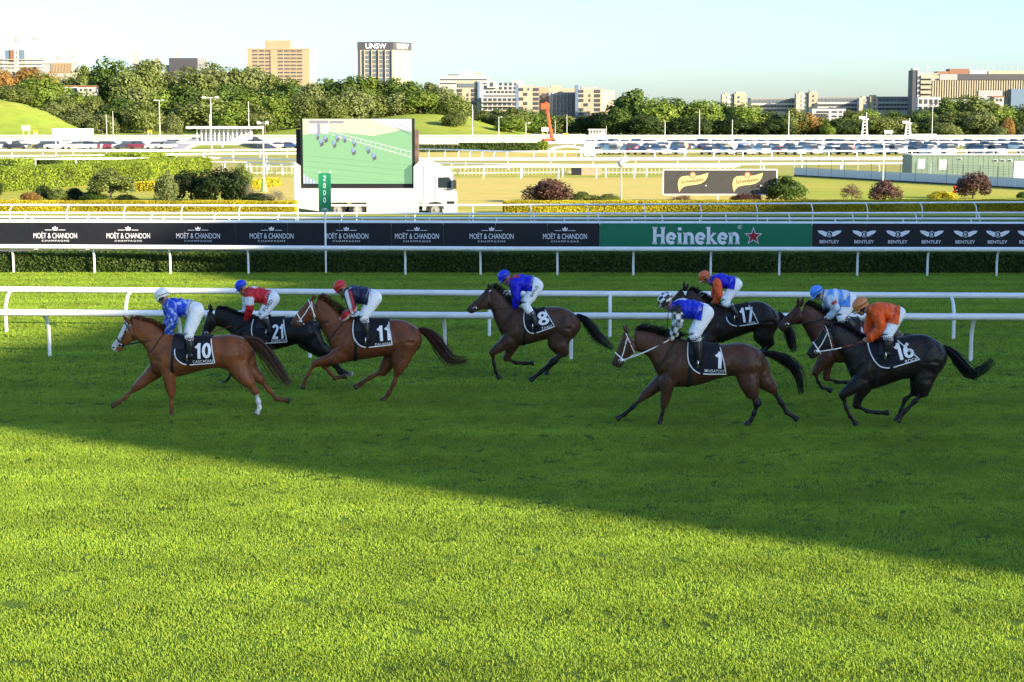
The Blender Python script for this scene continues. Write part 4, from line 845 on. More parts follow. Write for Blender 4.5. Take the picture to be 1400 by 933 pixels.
# low shelter, long white walls
sh_ = gnd(816, 187.5); rr_ = empty('shelter', (sh_.x, sh_.y, 0), 'low white open shelter beside the tall pole', 'shelter'); k = sh_.y / F
mb = MB(); mb.box((0, 0, Z_at(177.5, sh_.y)), (24 * k, 4, .5)); mb.build('roof', M['white_paint'], rr_)
for i in range(6): mb = MB(); mb.tube([((-10 + i * 4) * k, -1.5, 0), ((-10 + i * 4) * k, -1.5, Z_at(177.5, sh_.y))], .2, 5); mb.build('post', M['white_paint'], rr_)
mb = MB(); mb.box((0, .5, 1.2), (23 * k, .3, 2.4)); mb.build('back_wall', M['truck_grey'], rr_)
for a, b, yb, yt, lab in ((72, 128, 189.5, 176, 'long plain white wall panel at the foot of the left slope'), (1245, 1280, 188, 183.5, 'long white wall beside the tall right pole'), (720, 800, 187, 183.8, 'low white wall behind the red boom')):
    p = gnd((a + b) / 2, yb); w = (b - a) * p.y / F; h = Z_at(yt, p.y); rr_ = empty('low_wall', (p.x, p.y, 0), lab, 'wall')
    n_ = 6
    for i in range(n_): mb = MB(); mb.box((-w / 2 + w / n_ * (i + .5), 0, h / 2), (w / n_ - .1, .4, h)); mb.build('wall_panel', M['white_paint'], rr_)
# red boom lift
p = gnd(752, 196.5); h = Z_at(140, p.y); rr_ = empty('boom_lift', (p.x, p.y, 0), 'orange red boom lift raised on the far side of the course', 'boom lift'); M['boom'] = mat('boom_red', (.50, .085, .03), .5)
mb = MB(); mb.box((-.5, 0, .9), (4.2, 2.4, 1.2), taper=(.85, .9)); mb.build('chassis', M['boom'], rr_)
for s_ in (-1, 1):
    for t_ in (-1, 1): mb = MB(); mb.rings([[(-.5 + s_ * 1.4 + .55 * math.cos(a), t_ * 1.25 + dy, .55 + .55 * math.sin(a)) for a in [2 * math.pi * i / 12 for i in range(12)]] for dy in (-.2, .2)]); mb.build('wheel', M['rubber'], rr_)
mb = MB(); mb.tube([(.6, 0, 1.4), (-.2, 0, h * .45), (-.9, 0, h * .86)], [.55, .48, .40], 6); mb.build('lower_boom', M['boom'], rr_); mb = MB(); mb.tube([(-.9, 0, h * .86), (-2.0, 0, h * .93), (-.8, 0, h)], [.5, .5, .4], 6); mb.build('jib', M['boom'], rr_)
mb = MB(); mb.box((-1.4, 0, h * .90), (2.4, 1.6, 1.6)); mb.build('basket', M['boom'], rr_)
# white arch footbridge
p = gnd(776, 215); k = p.y / F; rr_ = empty('arched_gate', (p.x, p.y, 0), 'white arched canopy over the crossing gap in the rails', 'arch')
for yy in (-1.2, 1.2): mb = MB(); mb.tube([(-26 * k, yy, Z_at(206, p.y)), (-18 * k, yy, Z_at(202.5, p.y)), (0, yy, Z_at(200, p.y)), (18 * k, yy, Z_at(202.5, p.y)), (26 * k, yy, Z_at(206, p.y))], .16, 6); mb.build('arch_rail', M['white_paint'], rr_, True)
for x_, zt_ in ((-26, 206), (-18, 202.5), (18, 202.5), (26, 206)): mb = MB(); mb.tube([(x_ * k, -1.2, 0), (x_ * k, -1.2, Z_at(zt_, p.y))], .14, 6); mb.build('post', M['white_paint'], rr_)
for i in range(2):
    q = gnd(802 + i * 7, 213); mb = MB(); mb.box((q.x, q.y, Z_at(196, q.y) / 2), (.9, .9, Z_at(196, q.y))); tag(mb.build('gate_pier', M['white_paint']), ('left' if i == 0 else 'right') + ' square white gate pier beside the arched canopy', 'pier', 'white gate piers')
q0, q1 = gnd(628, 206.5), gnd(735, 206.5); hedge('hedge', 'dark flat hedge on the far infield left of the arch', (q0.x, q0.y), (q1.x, q1.y), 9, 1.4, LM['hedge'], 22, .45, seed=21)
q0, q1 = gnd(570, 208.5), gnd(627, 207.8); hedge('hedge', 'dark low hedge on the far infield beside the truck screen', (q0.x, q0.y), (q1.x, q1.y), 5, 1.1, LM['dark'], 22, .45, seed=22)
q0, q1 = gnd(736, 205.5), gnd(748, 205.5); hedge('hedge', 'bright end block of the far infield hedge', (q0.x, q0.y), (q1.x, q1.y), 8, 1.5, LM['lime'], 22, .45, seed=23)
# white pavilion on its bank
p = gnd(308, 199); k = p.y / F; rr_ = empty('pavilion', (p.x, p.y, 0), 'white glass walled pavilion with flat roof on a grass bank', 'pavilion')
bank = sheet('grass_bank', [(p.x - 62 * k, p.y - 70), (p.x + 52 * k, p.y - 70), (p.x + 38 * k, p.y + 6), (p.x - 40 * k, p.y + 6)], .06, M['hill'])
zr, zf = Z_at(174.5, p.y), Z_at(196, p.y)
mb = MB(); mb.box((-2 * k, 3, zr), (94 * k, 14, .55)); mb.build('roof', M['white_paint'], rr_); mb = MB(); mb.box((0, 4, .3), (84 * k, 14, .9)); mb.build('plinth', M['concrete'], rr_)
for i in range(13): mb = MB(); mb.box((-36 * k + i * 6 * k, -2, (zr + .6) / 2), (.28, .28, zr - .6)); mb.build('column', M['white_paint'], rr_)
for i in range(12): mb = MB(); mb.box((-33 * k + i * 6 * k, 2, (zr + .7) / 2), (5.6 * k, .1, zr - 1.0)); mb.build('glass_panel', M['pane'], rr_)
for s_, lab in ((-1, 'left'), (1, 'right')):
    a, b = gnd(308 + s_ * 66 + (0 if s_ < 0 else 0), 207), gnd(308 + s_ * 36, 197); rr2 = empty('stair_wall', ((a.x + b.x) / 2, (a.y + b.y) / 2, 0), lab + ' sloping stair wall of the white pavilion', 'stair'); o = rr2.location
    mb = MB(); d = (b - a); n_ = Vector((-d.y, d.x, 0)).normalized() * 1.2; pts = [a - n_, a + n_, b + n_, b - n_]
    mb.add([(q.x - o[0], q.y - o[1], 0) for q in pts] + [(q.x - o[0], q.y - o[1], z) for q, z in zip(pts, (.4, .4, 2.0, 2.0))], [(0, 1, 5, 4), (1, 2, 6, 5), (2, 3, 7, 6), (3, 0, 4, 7), (4, 5, 6, 7)]); mb.build('ramp', M['concrete'] if s_ < 0 else M['board_grey'], rr2)
# =================================================================== PARKED CARS
CARC = [('white', (.72, .72, .71)), ('silver', (.42, .43, .45)), ('grey', (.16, .17, .18)), ('black', (.018, .018, .02)), ('dark blue', (.03, .05, .12)), ('red', (.32, .02, .025)), ('blue', (.06, .12, .30)), ('maroon', (.14, .02, .03))]
CARM = {n: mat('car_' + n.replace(' ', '_'), c, .25, .5, coat=.6) for n, c in CARC}
M['tail'] = mat('tail_light', (.40, .02, .02), .3); M['car_glass'] = mat('car_glass', (.03, .04, .05), .08, .6)
def car_body(kind):
    """length along x, nose at -x; side profile stations (x, roof z, half width)"""
    if kind == 'hatchback': L_, pro, cab = 4.1, [(-2.05, .55, .70), (-1.95, .75, .82), (-1.0, .95, .87), (1.7, 1.0, .87), (2.0, .95, .82), (2.05, .6, .74)], [(-1.05, .93), (-.35, 1.44), (1.25, 1.46), (1.95, .98)]
    elif kind == 'wagon': L_, pro, cab = 4.7, [(-2.35, .6, .74), (-2.25, .85, .88), (-1.2, 1.08, .92), (2.1, 1.12, .92), (2.3, 1.05, .88), (2.35, .6, .80)], [(-1.3, 1.05), (-.6, 1.68), (1.9, 1.68), (2.25, 1.1)]
    elif kind == 'ute': L_, pro, cab = 5.0, [(-2.5, .6, .76), (-2.4, .9, .88), (-1.3, 1.1, .92), (2.4, 1.12, .92), (2.5, .62, .88)], [(-1.3, 1.08), (-.6, 1.72), (.7, 1.72), (.9, 1.1)]
    else: L_, pro, cab = 4.6, [(-2.3, .55, .72), (-2.2, .75, .84), (-1.1, .93, .88), (1.5, .98, .88), (2.2, .92, .84), (2.3, .58, .76)], [(-1.15, .92), (-.4, 1.42), (1.0, 1.42), (1.75, .96)]
    b = MB(); rg = []
    for x, z, w in pro: rg.append([(x, -w, .28), (x, w, .28), (x, w, .28 + (z - .28) * .6), (x, w * .9, z), (x, -w * .9, z), (x, -w, .28 + (z - .28) * .6)])
    b.rings(rg)
    c = MB(); g = []; wr = pro[2][2]
    for i, (x, z) in enumerate(cab):
        w = wr * (.86 if i in (0, 3) else .70); z0_ = cab[0][1] - .08
        g.append([(x, -wr * .86, z0_), (x, wr * .86, z0_), (x, w, z), (x, -w, z)])
    c.rings(g)
    r = MB(); (x1, z1), (x2, z2) = cab[1], cab[2]; r.box(((x1 + x2) / 2, 0, z1 + .015), (x2 - x1 + .1, wr * 1.36, .05))
    return b, c, r, L_, wr
CARS = {}
for kd_ in ('hatchback', 'wagon', 'sedan', 'ute'):
    b, c, r, L_, wr = car_body(kd_); t = []
    for mbx, nm, m_ in ((b, 'body', CARM['white']), (c, 'windows', M['car_glass']), (r, 'roof', CARM['white'])):
        ob = mbx.build(nm, m_, None, nm == 'body'); t.append((nm, ob.data)); bpy.data.objects.remove(ob)
    w = MB(); w.rings([[(.31 * k * math.cos(a), dy, .31 * k * math.sin(a)) for a in [2 * math.pi * i / 12 for i in range(12)]] for k, dy in ((.6, -.1), (1, -.1), (1, .1), (.6, .1))]); ob = w.build('wheel', M['rubber']); wm = ob.data; bpy.data.objects.remove(ob)
    l = MB(); l.box((0, 0, 0), (.06, .28, .14)); ob = l.build('tail_light', M['tail']); lm = ob.data; bpy.data.objects.remove(ob)
    CARS[kd_] = (t, wm, lm, L_, wr)
def car(kd_, cn, loc, rz, label, detail=True):
    t, wm, lm, L_, wr = CARS[kd_]; root = empty('parked_car', loc, label, 'car', 'cars parked across the course', rz)
    for nm, me in t:
        if not detail and nm == 'roof' and False: continue
        o = link(nm, me, root)
        if nm != 'windows': o.material_slots[0].link = 'OBJECT'; o.material_slots[0].material = CARM[cn]
    if detail:
        for sx in (-.31, .30):
            for sy in (-1, 1): o = link('wheel', wm, root); o.location = (sx * L_, sy * (wr - .1), .31)
        for sy in (-1, 1): o = link('tail_light', lm, root); o.location = (L_ / 2 - .06, sy * wr * .72, .78)
    return root
kinds = ['sedan', 'hatchback', 'wagon', 'sedan', 'wagon', 'hatchback', 'ute']; cw = ['white'] * 7 + ['silver'] * 7 + ['grey'] * 4 + ['black'] * 3 + ['dark blue'] + ['red', 'blue', 'maroon']
rc = random.Random(21)
for ri, (yb, x0, x1, rn, det) in enumerate([(211.5, 812, 1425, 'front', True), (205.6, 806, 1420, 'second', False), (201.8, 806, 1420, 'third', False), (199.2, 806, 1420, 'back', False)]):
    px = x0; n = 0; k = F / gnd(700, yb).y
    while px < x1:
        if rc.random() > (.06 if ri < 2 else .12):
            n += 1; p = gnd(px, yb + rc.uniform(-.3, .3)); kd_, cn = rc.choice(kinds), rc.choice(cw)
            if ri == 0 and abs(px - 1068) < 9: cn = 'red'
            car(kd_, cn, (p.x, p.y, 0), math.pi / 2 * (1 if rc.random() < .3 else -1) + rc.uniform(.25, .5), '%s %s, %s from left in the %s row, right car park' % (cn, kd_, ordn(n), rn), det)
        px += k * rc.uniform(2.75, 3.1)
for row, yb, xs in (('front', 204.3, [4, 22, 60, 76, 104, 120, 140, 152, 172, 190, 212, 228]), ('back', 201.0, [30, 88, 112, 165, 233]), ('lone', 203.5, [378, 396])):
    for n, px in enumerate(xs):
        p = gnd(px, yb); kd_, cn = rc.choice(kinds), rc.choice(cw); cn = 'maroon' if px == 190 else ('black' if px in (22, 60) else cn)
        car(kd_, cn, (p.x, p.y, 0), rc.uniform(-.5, .5) + (math.pi if rc.random() < .5 else 0), '%s %s, %s from left in the %s, left car park' % (cn, kd_, ordn(n + 1), {'front': 'front row', 'back': 'back row', 'lone': 'pair right of the pavilion'}[row]), True)

# =================================================================== HILL, TREES
def hillz(X, Y):
    px = X / Y * F + CX
    def lerp(t): return np.interp(px, [-200, 0, 60, 130, 200, 330, 470, 560, 640, 700, 760, 900, 1400, 1700], t)
    A = lerp([24, 24, 23, 20, 16, 14, 14, 15, 12, 4, 1.5, 1, 1, 1]); s = min(max((Y - 800) / 330, 0), 1); z = A * (s * s * (3 - 2 * s))
    m = np.interp(px, [-200, 0, 30, 60, 90, 120, 150], [17, 16.5, 15, 12, 7.5, 2.5, 0]); t = min(max((Y - 735) / 60, 0), 1); z = max(z, m * (t * t * (3 - 2 * t)) * (1 + .05 * math.sin(px * .21) * math.sin(Y * .11) + .03 * math.sin(px * .5 + Y * .2)))
    m = np.interp(px, [380, 480, 560, 600, 650, 700, 740], [3, 7, 10.5, 10.5, 7.5, 3, 0]); t = min(max((Y - 740) / 110, 0), 1); z = max(z, m * (t * t * (3 - 2 * t)))
    return float(z)
nx_, ny_ = 150, 60; vs, fs = [], []
for j in range(ny_):
    Y = 722 + (1900 - 722) * (j / (ny_ - 1)) ** 1.6
    for i in range(nx_):
        px = -260 + 1960 * i / (nx_ - 1); X = (px - CX) / F * Y; vs.append((X, Y, hillz(X, Y) - (.3 if j == 0 else 0) + .08))
for j in range(ny_ - 1):
    for i in range(nx_ - 1): fs.append((j * nx_ + i, j * nx_ + i + 1, (j + 1) * nx_ + i + 1, (j + 1) * nx_ + i))
mb = MB(); mb.add(vs, fs); tag(mb.build('hill', M['hill'], None, True), kind='structure')
KN = {'fig': 'dark green', 'olive': 'olive', 'autumn': 'rusty autumn', 'gum': 'grey green', 'bright': 'bright green', 'dark': 'very dark', 'hedge': 'deep green'}
TR = [ # px, ytop, width px, distance, crown, leaves, where
 (8, 94, 44, 1010, 'broad', 'autumn', 'under the unfinished building'), (40, 91, 48, 1020, 'broad', 'autumn', 'beneath the white tower crane'), (68, 97, 34, 1000, 'round', 'autumn', 'right of the crane foot'), (14, 115, 52, 860, 'broad', 'olive', 'on top of the left grass mound'), (58, 98, 60, 880, 'tall', 'bright', 'standing over the left mound'), (40, 108, 34, 900, 'round', 'fig', 'behind the left mound'),
 (75, 138, 30, 830, 'low', 'gum', 'on the slope right of the left mound'), (92, 128, 40, 860, 'round', 'olive', 'halfway down the left slope'), (113, 122, 44, 870, 'round', 'bright', 'below the red roofed house'), (106, 148, 40, 800, 'low', 'gum', 'low on the left slope'), (128, 130, 40, 830, 'round', 'olive', 'above the small white sign'), (140, 154, 34, 790, 'low', 'gum', 'behind the small white sign'),
 (95, 102, 36, 960, 'round', 'olive', 'left of the red roofed house'), (118, 88, 36, 1010, 'round', 'olive', 'behind the red roofed house'), (157, 77, 62, 950, 'round', 'fig', 'tallest at left against the sky'), (176, 92, 50, 930, 'tall', 'olive', 'right beside the tallest left tree'), (204, 80, 58, 980, 'broad', 'olive', 'against the sky left of the dark block'), (186, 118, 56, 850, 'round', 'gum', 'over the far left poles'), (165, 132, 52, 820, 'round', 'fig', 'behind the twin slim poles'), (197, 136, 48, 800, 'round', 'olive', 'left of the double headed pole'),
 (232, 96, 46, 990, 'broad', 'gum', 'under the dark rooftop block'), (222, 118, 48, 850, 'tall', 'bright', 'over the double headed pole'), (236, 152, 22, 770, 'tall', 'gum', 'small and alone before the trees'), (255, 116, 62, 850, 'broad', 'fig', 'left of the pavilion pole'), (270, 90, 56, 970, 'broad', 'olive', 'against the sky left of centre'), (296, 84, 58, 1000, 'broad', 'gum', 'flat topped against the sky'), (280, 124, 66, 820, 'round', 'olive', 'above the pavilion roof'), (312, 112, 60, 860, 'round', 'fig', 'behind the pavilion pole'), (318, 138, 50, 790, 'low', 'bright', 'right above the pavilion'),
 (322, 92, 46, 1000, 'round', 'olive', 'left of the tan slab building'), (345, 90, 50, 1010, 'broad', 'gum', 'in front of the tan slab building'), (372, 100, 48, 980, 'round', 'olive', 'under the tan slab windows'), (345, 122, 58, 850, 'round', 'bright', 'below the tan slab building'), (398, 104, 50, 960, 'round', 'fig', 'below the right end of the tan slab'), (380, 128, 54, 830, 'low', 'bright', 'above the left corner of the screen'), (352, 142, 44, 790, 'round', 'olive', 'left of the screen'),
 (425, 112, 44, 900, 'round', 'gum', 'between the tan slab and the tower'), (448, 106, 50, 960, 'broad', 'fig', 'left of the lettered tower'), (418, 128, 44, 830, 'tall', 'olive', 'over the left half of the screen'), (476, 102, 56, 950, 'broad', 'fig', 'at the foot of the lettered tower'), (505, 104, 56, 960, 'broad', 'bright', 'directly below the lettered tower'), (455, 130, 48, 830, 'low', 'olive', 'over the middle of the screen'), (482, 118, 52, 840, 'tall', 'gum', 'with pale trunk over the screen'), (536, 106, 52, 960, 'broad', 'fig', 'right of the lettered tower'), (514, 126, 46, 850, 'round', 'olive', 'over the right half of the screen'), (560, 110, 50, 940, 'round', 'fig', 'right below the lettered tower'), (545, 126, 46, 850, 'round', 'gum', 'above the right corner of the screen'), (574, 122, 48, 850, 'round', 'bright', 'at the top of the grass slope'), (588, 112, 44, 920, 'round', 'olive', 'left of the white flats'), (606, 116, 48, 880, 'tall', 'gum', 'in front of the white flats'), (622, 128, 40, 850, 'round', 'olive', 'before the flats entrance'),
 (622, 150, 30, 795, 'round', 'olive', 'alone on the grass slope'), (660, 150, 24, 850, 'round', 'olive', 'small at the foot of the flats'), (680, 148, 36, 850, 'round', 'gum', 'left one before the middle flats'), (700, 146, 44, 840, 'round', 'olive', 'middle one before the middle flats'), (716, 147, 40, 860, 'round', 'fig', 'right one before the middle flats'), (697, 158, 36, 800, 'round', 'bright', 'low before the middle flats'), (738, 150, 36, 870, 'round', 'fig', 'behind the red boom'), (766, 156, 44, 870, 'low', 'olive', 'right of the red boom'), (796, 158, 50, 870, 'low', 'dark', 'below the right flats'),
 (822, 152, 44, 860, 'round', 'dark', 'behind the low shelter'), (868, 121, 66, 880, 'round', 'fig', 'tall and domed right of the flats'), (842, 146, 44, 850, 'round', 'fig', 'in front of the tall domed tree'), (900, 132, 54, 860, 'round', 'bright', 'first of the right hand row'), (930, 133, 58, 870, 'broad', 'fig', 'second of the right hand row'), (962, 136, 60, 860, 'broad', 'bright', 'third of the right hand row'), (992, 138, 58, 870, 'broad', 'fig', 'fourth of the right hand row'), (1022, 140, 54, 860, 'round', 'bright', 'fifth of the right hand row'), (880, 155, 54, 840, 'low', 'dark', 'shaded below the tall domed tree'), (945, 158, 60, 840, 'low', 'dark', 'shaded below the second of the row'), (1005, 158, 60, 840, 'low', 'dark', 'shaded below the fourth of the row'),
 (1050, 150, 44, 860, 'round', 'dark', 'left of the slim stair tower'), (1082, 147, 44, 850, 'round', 'olive', 'at the foot of the slim stair tower'), (1104, 154, 36, 850, 'round', 'autumn', 'below the slim stair tower'), (1060, 162, 46, 835, 'low', 'dark', 'above the green distance sign'), (1126, 160, 34, 850, 'low', 'fig', 'under the balconied block'), (1132, 168, 18, 820, 'round', 'bright', 'small bright one under the balconied block'), (1160, 150, 42, 860, 'round', 'olive', 'left of the left camera tower'), (1150, 162, 50, 840, 'low', 'dark', 'shaded left of the left camera tower'), (1186, 148, 48, 870, 'round', 'bright', 'behind the left camera tower'), (1200, 158, 46, 840, 'round', 'olive', 'between the camera towers'), (1222, 150, 44, 870, 'round', 'fig', 'above the white distance sign'), (1232, 160, 40, 840, 'low', 'gum', 'behind the right camera tower'),
 (1258, 148, 44, 870, 'round', 'fig', 'below the banded block'), (1270, 158, 44, 840, 'round', 'dark', 'behind the tall right pole'), (1292, 133, 52, 880, 'round', 'fig', 'left below the striped building'), (1335, 129, 78, 880, 'broad', 'olive', 'biggest one under the striped building'), (1312, 150, 54, 840, 'round', 'olive', 'in front of the biggest right tree'), (1340, 150, 40, 830, 'round', 'gum', 'right front of the biggest right tree'), (1292, 168, 38, 820, 'low', 'gum', 'low and pale beside the tall right pole'), (1366, 143, 48, 870, 'round', 'bright', 'second from the right edge'), (1396, 141, 48, 870, 'round', 'fig', 'at the right edge'), (1380, 160, 44, 850, 'low', 'dark', 'shaded near the right edge'), (1378, 158, 16, 820, 'tall', 'autumn', 'small and rusty near the right edge'), (1366, 172, 18, 810, 'round', 'gum', 'tiny near the right edge'), (1400, 170, 16, 810, 'round', 'gum', 'tiny right at the right edge')]
SH = {'round': 'rounded', 'broad': 'broad crowned', 'tall': 'upright', 'low': 'low spreading', 'airy': 'open'}
for px, yt, w, D, cr, lf, wh in TR:
    X = X_at(px, D); z0_ = hillz(X, D); zt_ = Z_at(yt, D); h = max(zt_ - z0_, 4.0); W_ = w * D / F * 1.3
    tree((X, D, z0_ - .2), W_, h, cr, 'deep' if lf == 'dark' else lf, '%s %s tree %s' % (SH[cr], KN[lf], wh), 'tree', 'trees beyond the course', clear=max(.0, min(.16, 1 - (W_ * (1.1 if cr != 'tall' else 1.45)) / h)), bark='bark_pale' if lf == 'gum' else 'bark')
# palms
for px, yt, D, lab in ((362, 161, 780, 'short palm left of the screen'), (647, 142, 800, 'slim palm on the grass slope before the flats'), (811, 149, 860, 'slim palm beside the tall shelter pole')):
    X = X_at(px, D); z0_ = hillz(X, D); h = Z_at(yt, D) - z0_; root = empty('palm_tree', (X, D, z0_), lab, 'palm tree', 'palms'); mb = MB(); mb.tube([(0, 0, 0), (.1, 0, h * .8)], [.35, .25], 7); mb.build('trunk', M['bark'], root)
    for i in range(16):
        a = 2 * math.pi * i / 16; e = rnd.uniform(-.1, .9); L_ = 3.4; mb = MB(); pts = [Vector((0, 0, h * .8))]
        for k in range(1, 5): t = k / 4; pts.append(Vector((math.cos(a) * L_ * t * math.cos(e * .6), math.sin(a) * L_ * t * math.cos(e * .6), h * .8 + L_ * (math.sin(e) * t - .55 * t * t))))
        mb.tube(pts, [.08, .35, .4, .3, .05], 4, flat=.25); mb.build('frond', LM['olive'], root)

# =================================================================== FAR BUILDINGS
M['tan_brick'] = mat('tan_brick', (.34, .24, .15), .8, vary=.06, vscale=.2); M['pale_conc'] = mat('pale_concrete', (.36, .33, .27), .8, vary=.06, vscale=.2); M['cream_wall'] = mat('cream_wall', (.33, .29, .21), .8, vary=.05, vscale=.2)
M['white_wall'] = mat('white_wall', (.42, .41, .38), .8, vary=.05, vscale=.2); M['dark_band'] = mat('dark_band', (.055, .055, .065), .6); M['bglass'] = mat('building_glass', (.10, .12, .14), .25, .5); M['blue_glass'] = mat('blue_glass', (.11, .16, .23), .25, .5); M['grey_wall'] = mat('grey_wall', (.26, .27, .28), .8); M['dark_pane'] = mat('window_pane', (.05, .055, .06), .3, .5); M['copper'] = mat('brown_plant', (.20, .10, .06), .7)  # window panes share one dark glass colour
class Bld:
    """building in pixel-traced size at distance D: fronts face the course; right flank is real depth"""
    def __init__(s, label, pxc, D, z0=0.0, name='building'):
        s.D = D; s.o = Vector((X_at(pxc, D), D, z0)); s.r = empty(name, s.o, label, 'building')
    def x(s, px): return X_at(px, s.D) - s.o.x
    def z(s, py): return Z_at(py, s.D) - s.o.z
    def block(s, a, b, yt, yb, dep, m, name='wall', y=0.0, par=None):
        mb = MB(); mb.box(((s.x(a) + s.x(b)) / 2, y + dep / 2, (s.z(yt) + s.z(yb)) / 2), (s.x(b) - s.x(a), dep, s.z(yt) - s.z(yb))); return mb.build(name, m, par or s.r)
    def win(s, a, b, yt, yb, m='dark_pane', y=-.12, frame=None, name='window', t=.1):
        mb = MB(); mb.box(((s.x(a) + s.x(b)) / 2, y, (s.z(yt) + s.z(yb)) / 2), (s.x(b) - s.x(a), t * 2, s.z(yt) - s.z(yb))); return mb.build(name, M[m], s.r)
    def grid(s, xs, ys, w, h, m='dark_pane', y=-.12, sill=None):
        for yy in ys:
            for xx in xs:
                o = s.win(xx, xx + w, yy, yy + h, m, y)
                if sill: s.win(xx - .3, xx + w + .3, yy + h, yy + h + .5, sill, y - .12, name='sill')
    def flank(s, px, yt, yb, y0, y1, m, name='side_window', t=.12):
        mb = MB(); mb.box((s.x(px) + t / 2, (y0 + y1) / 2, (s.z(yt) + s.z(yb)) / 2), (t * 2, y1 - y0, s.z(yt) - s.z(yb))); return mb.build(name, M[m], s.r)
B = Bld('tan brick slab building with rows of dark windows at left', 382, 1150)
B.block(340, 424, 67.5, 118, 16, M['tan_brick']); B.block(424.1, 430.5, 65, 118, 12, M['white_wall'], y=3); B.block(363, 398, 55, 67.4, 12, M['tan_brick'], 'plant_room', 3); B.block(398.1, 406, 57, 67.4, 10, M['white_wall'], 'plant_room', 4); B.block(339.6, 425, 66.6, 68, 16.6, M['tan_brick'], 'parapet', -.3)  # right flanks in white: their sunlit brightness is put into the colour
B.grid([347, 356, 364.5], [69 + 4.9 * i for i in range(9)], 6.8, 2.0, sill='pale_conc'); B.grid([381.5, 390.5, 399, 407.5], [69 + 4.9 * i for i in range(9)], 7.0, 2.0, sill='pale_conc'); B.win(371.5, 380, 69, 118, 'tan_brick', -.3, name='pier', t=.25)
mb = MB(); mb.tube([(B.x(392), 6, B.z(56)), (B.x(392), 6, B.z(48))], .25, 5); mb.build('mast', M['grey_pole'], B.r)
B = Bld('tall tower lettered UNSW with dark top band', 524, 1000)
B.block(490, 538, 68.5, 118, 9, M['pale_conc']); B.block(489.6, 538.4, 57.5, 68.4, 9.4, M['dark_band'], 'top_band', -.2)
B.r.rotation_euler = (0, 0, 0)
wl = [(B.x(538), 0), (B.x(538) + 11.5, 14), (B.x(490), 14)]
mb = MB(); x0_, x1_ = B.x(538.05), B.x(538) + 9.6; mb.add([(x0_, 0, 0), (x1_, 12, 0), (x1_ - 8, 24, 0), (x0_ - 8, 24, 0), (x0_, 0, B.z(68.5)), (x1_, 12, B.z(68.5)), (x1_ - 8, 24, B.z(68.5)), (x0_ - 8, 24, B.z(68.5))], [(0, 1, 5, 4), (1, 2, 6, 5), (2, 3, 7, 6), (4, 5, 6, 7)]); mb.build('side_wall', M['cream_wall'], B.r)
mb = MB(); mb.add([(x0_, -.2, B.z(68.4)), (x1_ + .2, 12, B.z(68.4)), (x1_ - 8, 24, B.z(68.4)), (x0_ - 8, 24, B.z(68.4)), (x0_, -.2, B.z(57.5)), (x1_ + .2, 12, B.z(57.5)), (x1_ - 8, 24, B.z(57.5)), (x0_ - 8, 24, B.z(57.5))], [(0, 1, 5, 4), (1, 2, 6, 5), (2, 3, 7, 6), (4, 5, 6, 7)]); mb.build('top_band', M['dark_band'], B.r)
B.grid([500.5, 510.5, 519.5, 528.5], [70 + 6.1 * i for i in range(8)], 7.6, 4.6, 'bglass', -.1)
for xx in (498.7, 508.6, 518.0, 527.2, 536.3): B.win(xx, xx + 1.2, 68.5, 118, 'cream_wall', -.5, name='fin', t=.5)
B.win(490.2, 493.5, 68.5, 118, 'dark_band', -.15, name='recess', t=.08)
for i in range(8):
    t = .5; a_, b_ = (x0_ + (x1_ - x0_) * .42, 12 * .42), (x0_ + (x1_ - x0_) * .60, 12 * .60); zt_, zb_ = B.z(70.5 + 6.1 * i), B.z(74 + 6.1 * i); mb = MB(); mb.add([(a_[0] + .15, a_[1] - .15, zb_), (b_[0] + .15, b_[1] - .15, zb_), (b_[0] + .15, b_[1] - .15, zt_), (a_[0] + .15, a_[1] - .15, zt_)], [(0, 1, 2, 3)]); mb.build('side_window', M['white_wall'], B.r)
mb = MB(); plate_text(mb, 'UNSW', ((B.x(501) + B.x(529)) / 2, B.z(63.2)), 3.0, .01, y=-.45, width=B.x(529) - B.x(501)); mb.build('lettering', M['print_white'], B.r)
v, f = text2d('UNSW', 3.0, .01); v[:, 0] *= 6.4 / (v[:, 0].max() - v[:, 0].min()); ux, uy = (x1_ - x0_), 12.0; L_ = math.hypot(ux, uy); ux, uy = ux / L_, uy / L_
mb = MB(); mb.add([((x0_ + x1_) / 2 + a * ux * 1.5 + .35, 6 + a * uy * 1.5 - .35, B.z(63.2) + b) for a, b in v], f); mb.build('lettering', M['print_white'], B.r)
mb = MB(); mb.tube([(B.x(546), 10, B.z(57)), (B.x(546), 10, B.z(52))], .25, 5); mb.build('mast', M['grey_pole'], B.r)
# flats
B = Bld('long white slab with strip windows behind the flats', 655, 1020)
B.block(601, 668, 106, 130, 14, M['white_wall']); B.block(601, 668, 103.5, 105.9, 14, M['white_wall'], 'parapet', .2); B.block(629, 650, 97, 103.4, 9, M['white_wall'], 'plant_room', 3); B.block(650.1, 657, 99, 103.4, 8, M['cream_wall'], 'plant_room', 3); B.block(613, 628, 102, 103.4, 6, M['dark_band'], 'roof_plant', 2)
B.grid([602 + 4.6 * i for i in range(14)], [108.2, 113.5], 3.9, 1.8)
B = Bld('cream flats with staggered dark windows, leftmost block', 640, 900, 4)
B.block(624, 652.5, 111, 158, 14, M['cream_wall']); B.block(652.6, 659, 111, 158, 12, M['white_wall'], y=-1); B.win(653.2, 656.2, 112, 140, 'blue_glass', -1.2, name='stair_glass'); B.win(626, 651.5, 114.5, 119.5, 'bglass', -.2)
for i, yy in enumerate((122, 127.5, 133.5, 139.5)): B.win(624.5 + (i % 2), 632, yy, yy + 4, 'dark_pane'); B.win(644.5, 651.5 , yy, yy + 4.2, 'dark_pane')
for yy in (128, 134): B.win(638.5, 640.8, yy, yy + 4, 'dark_pane')
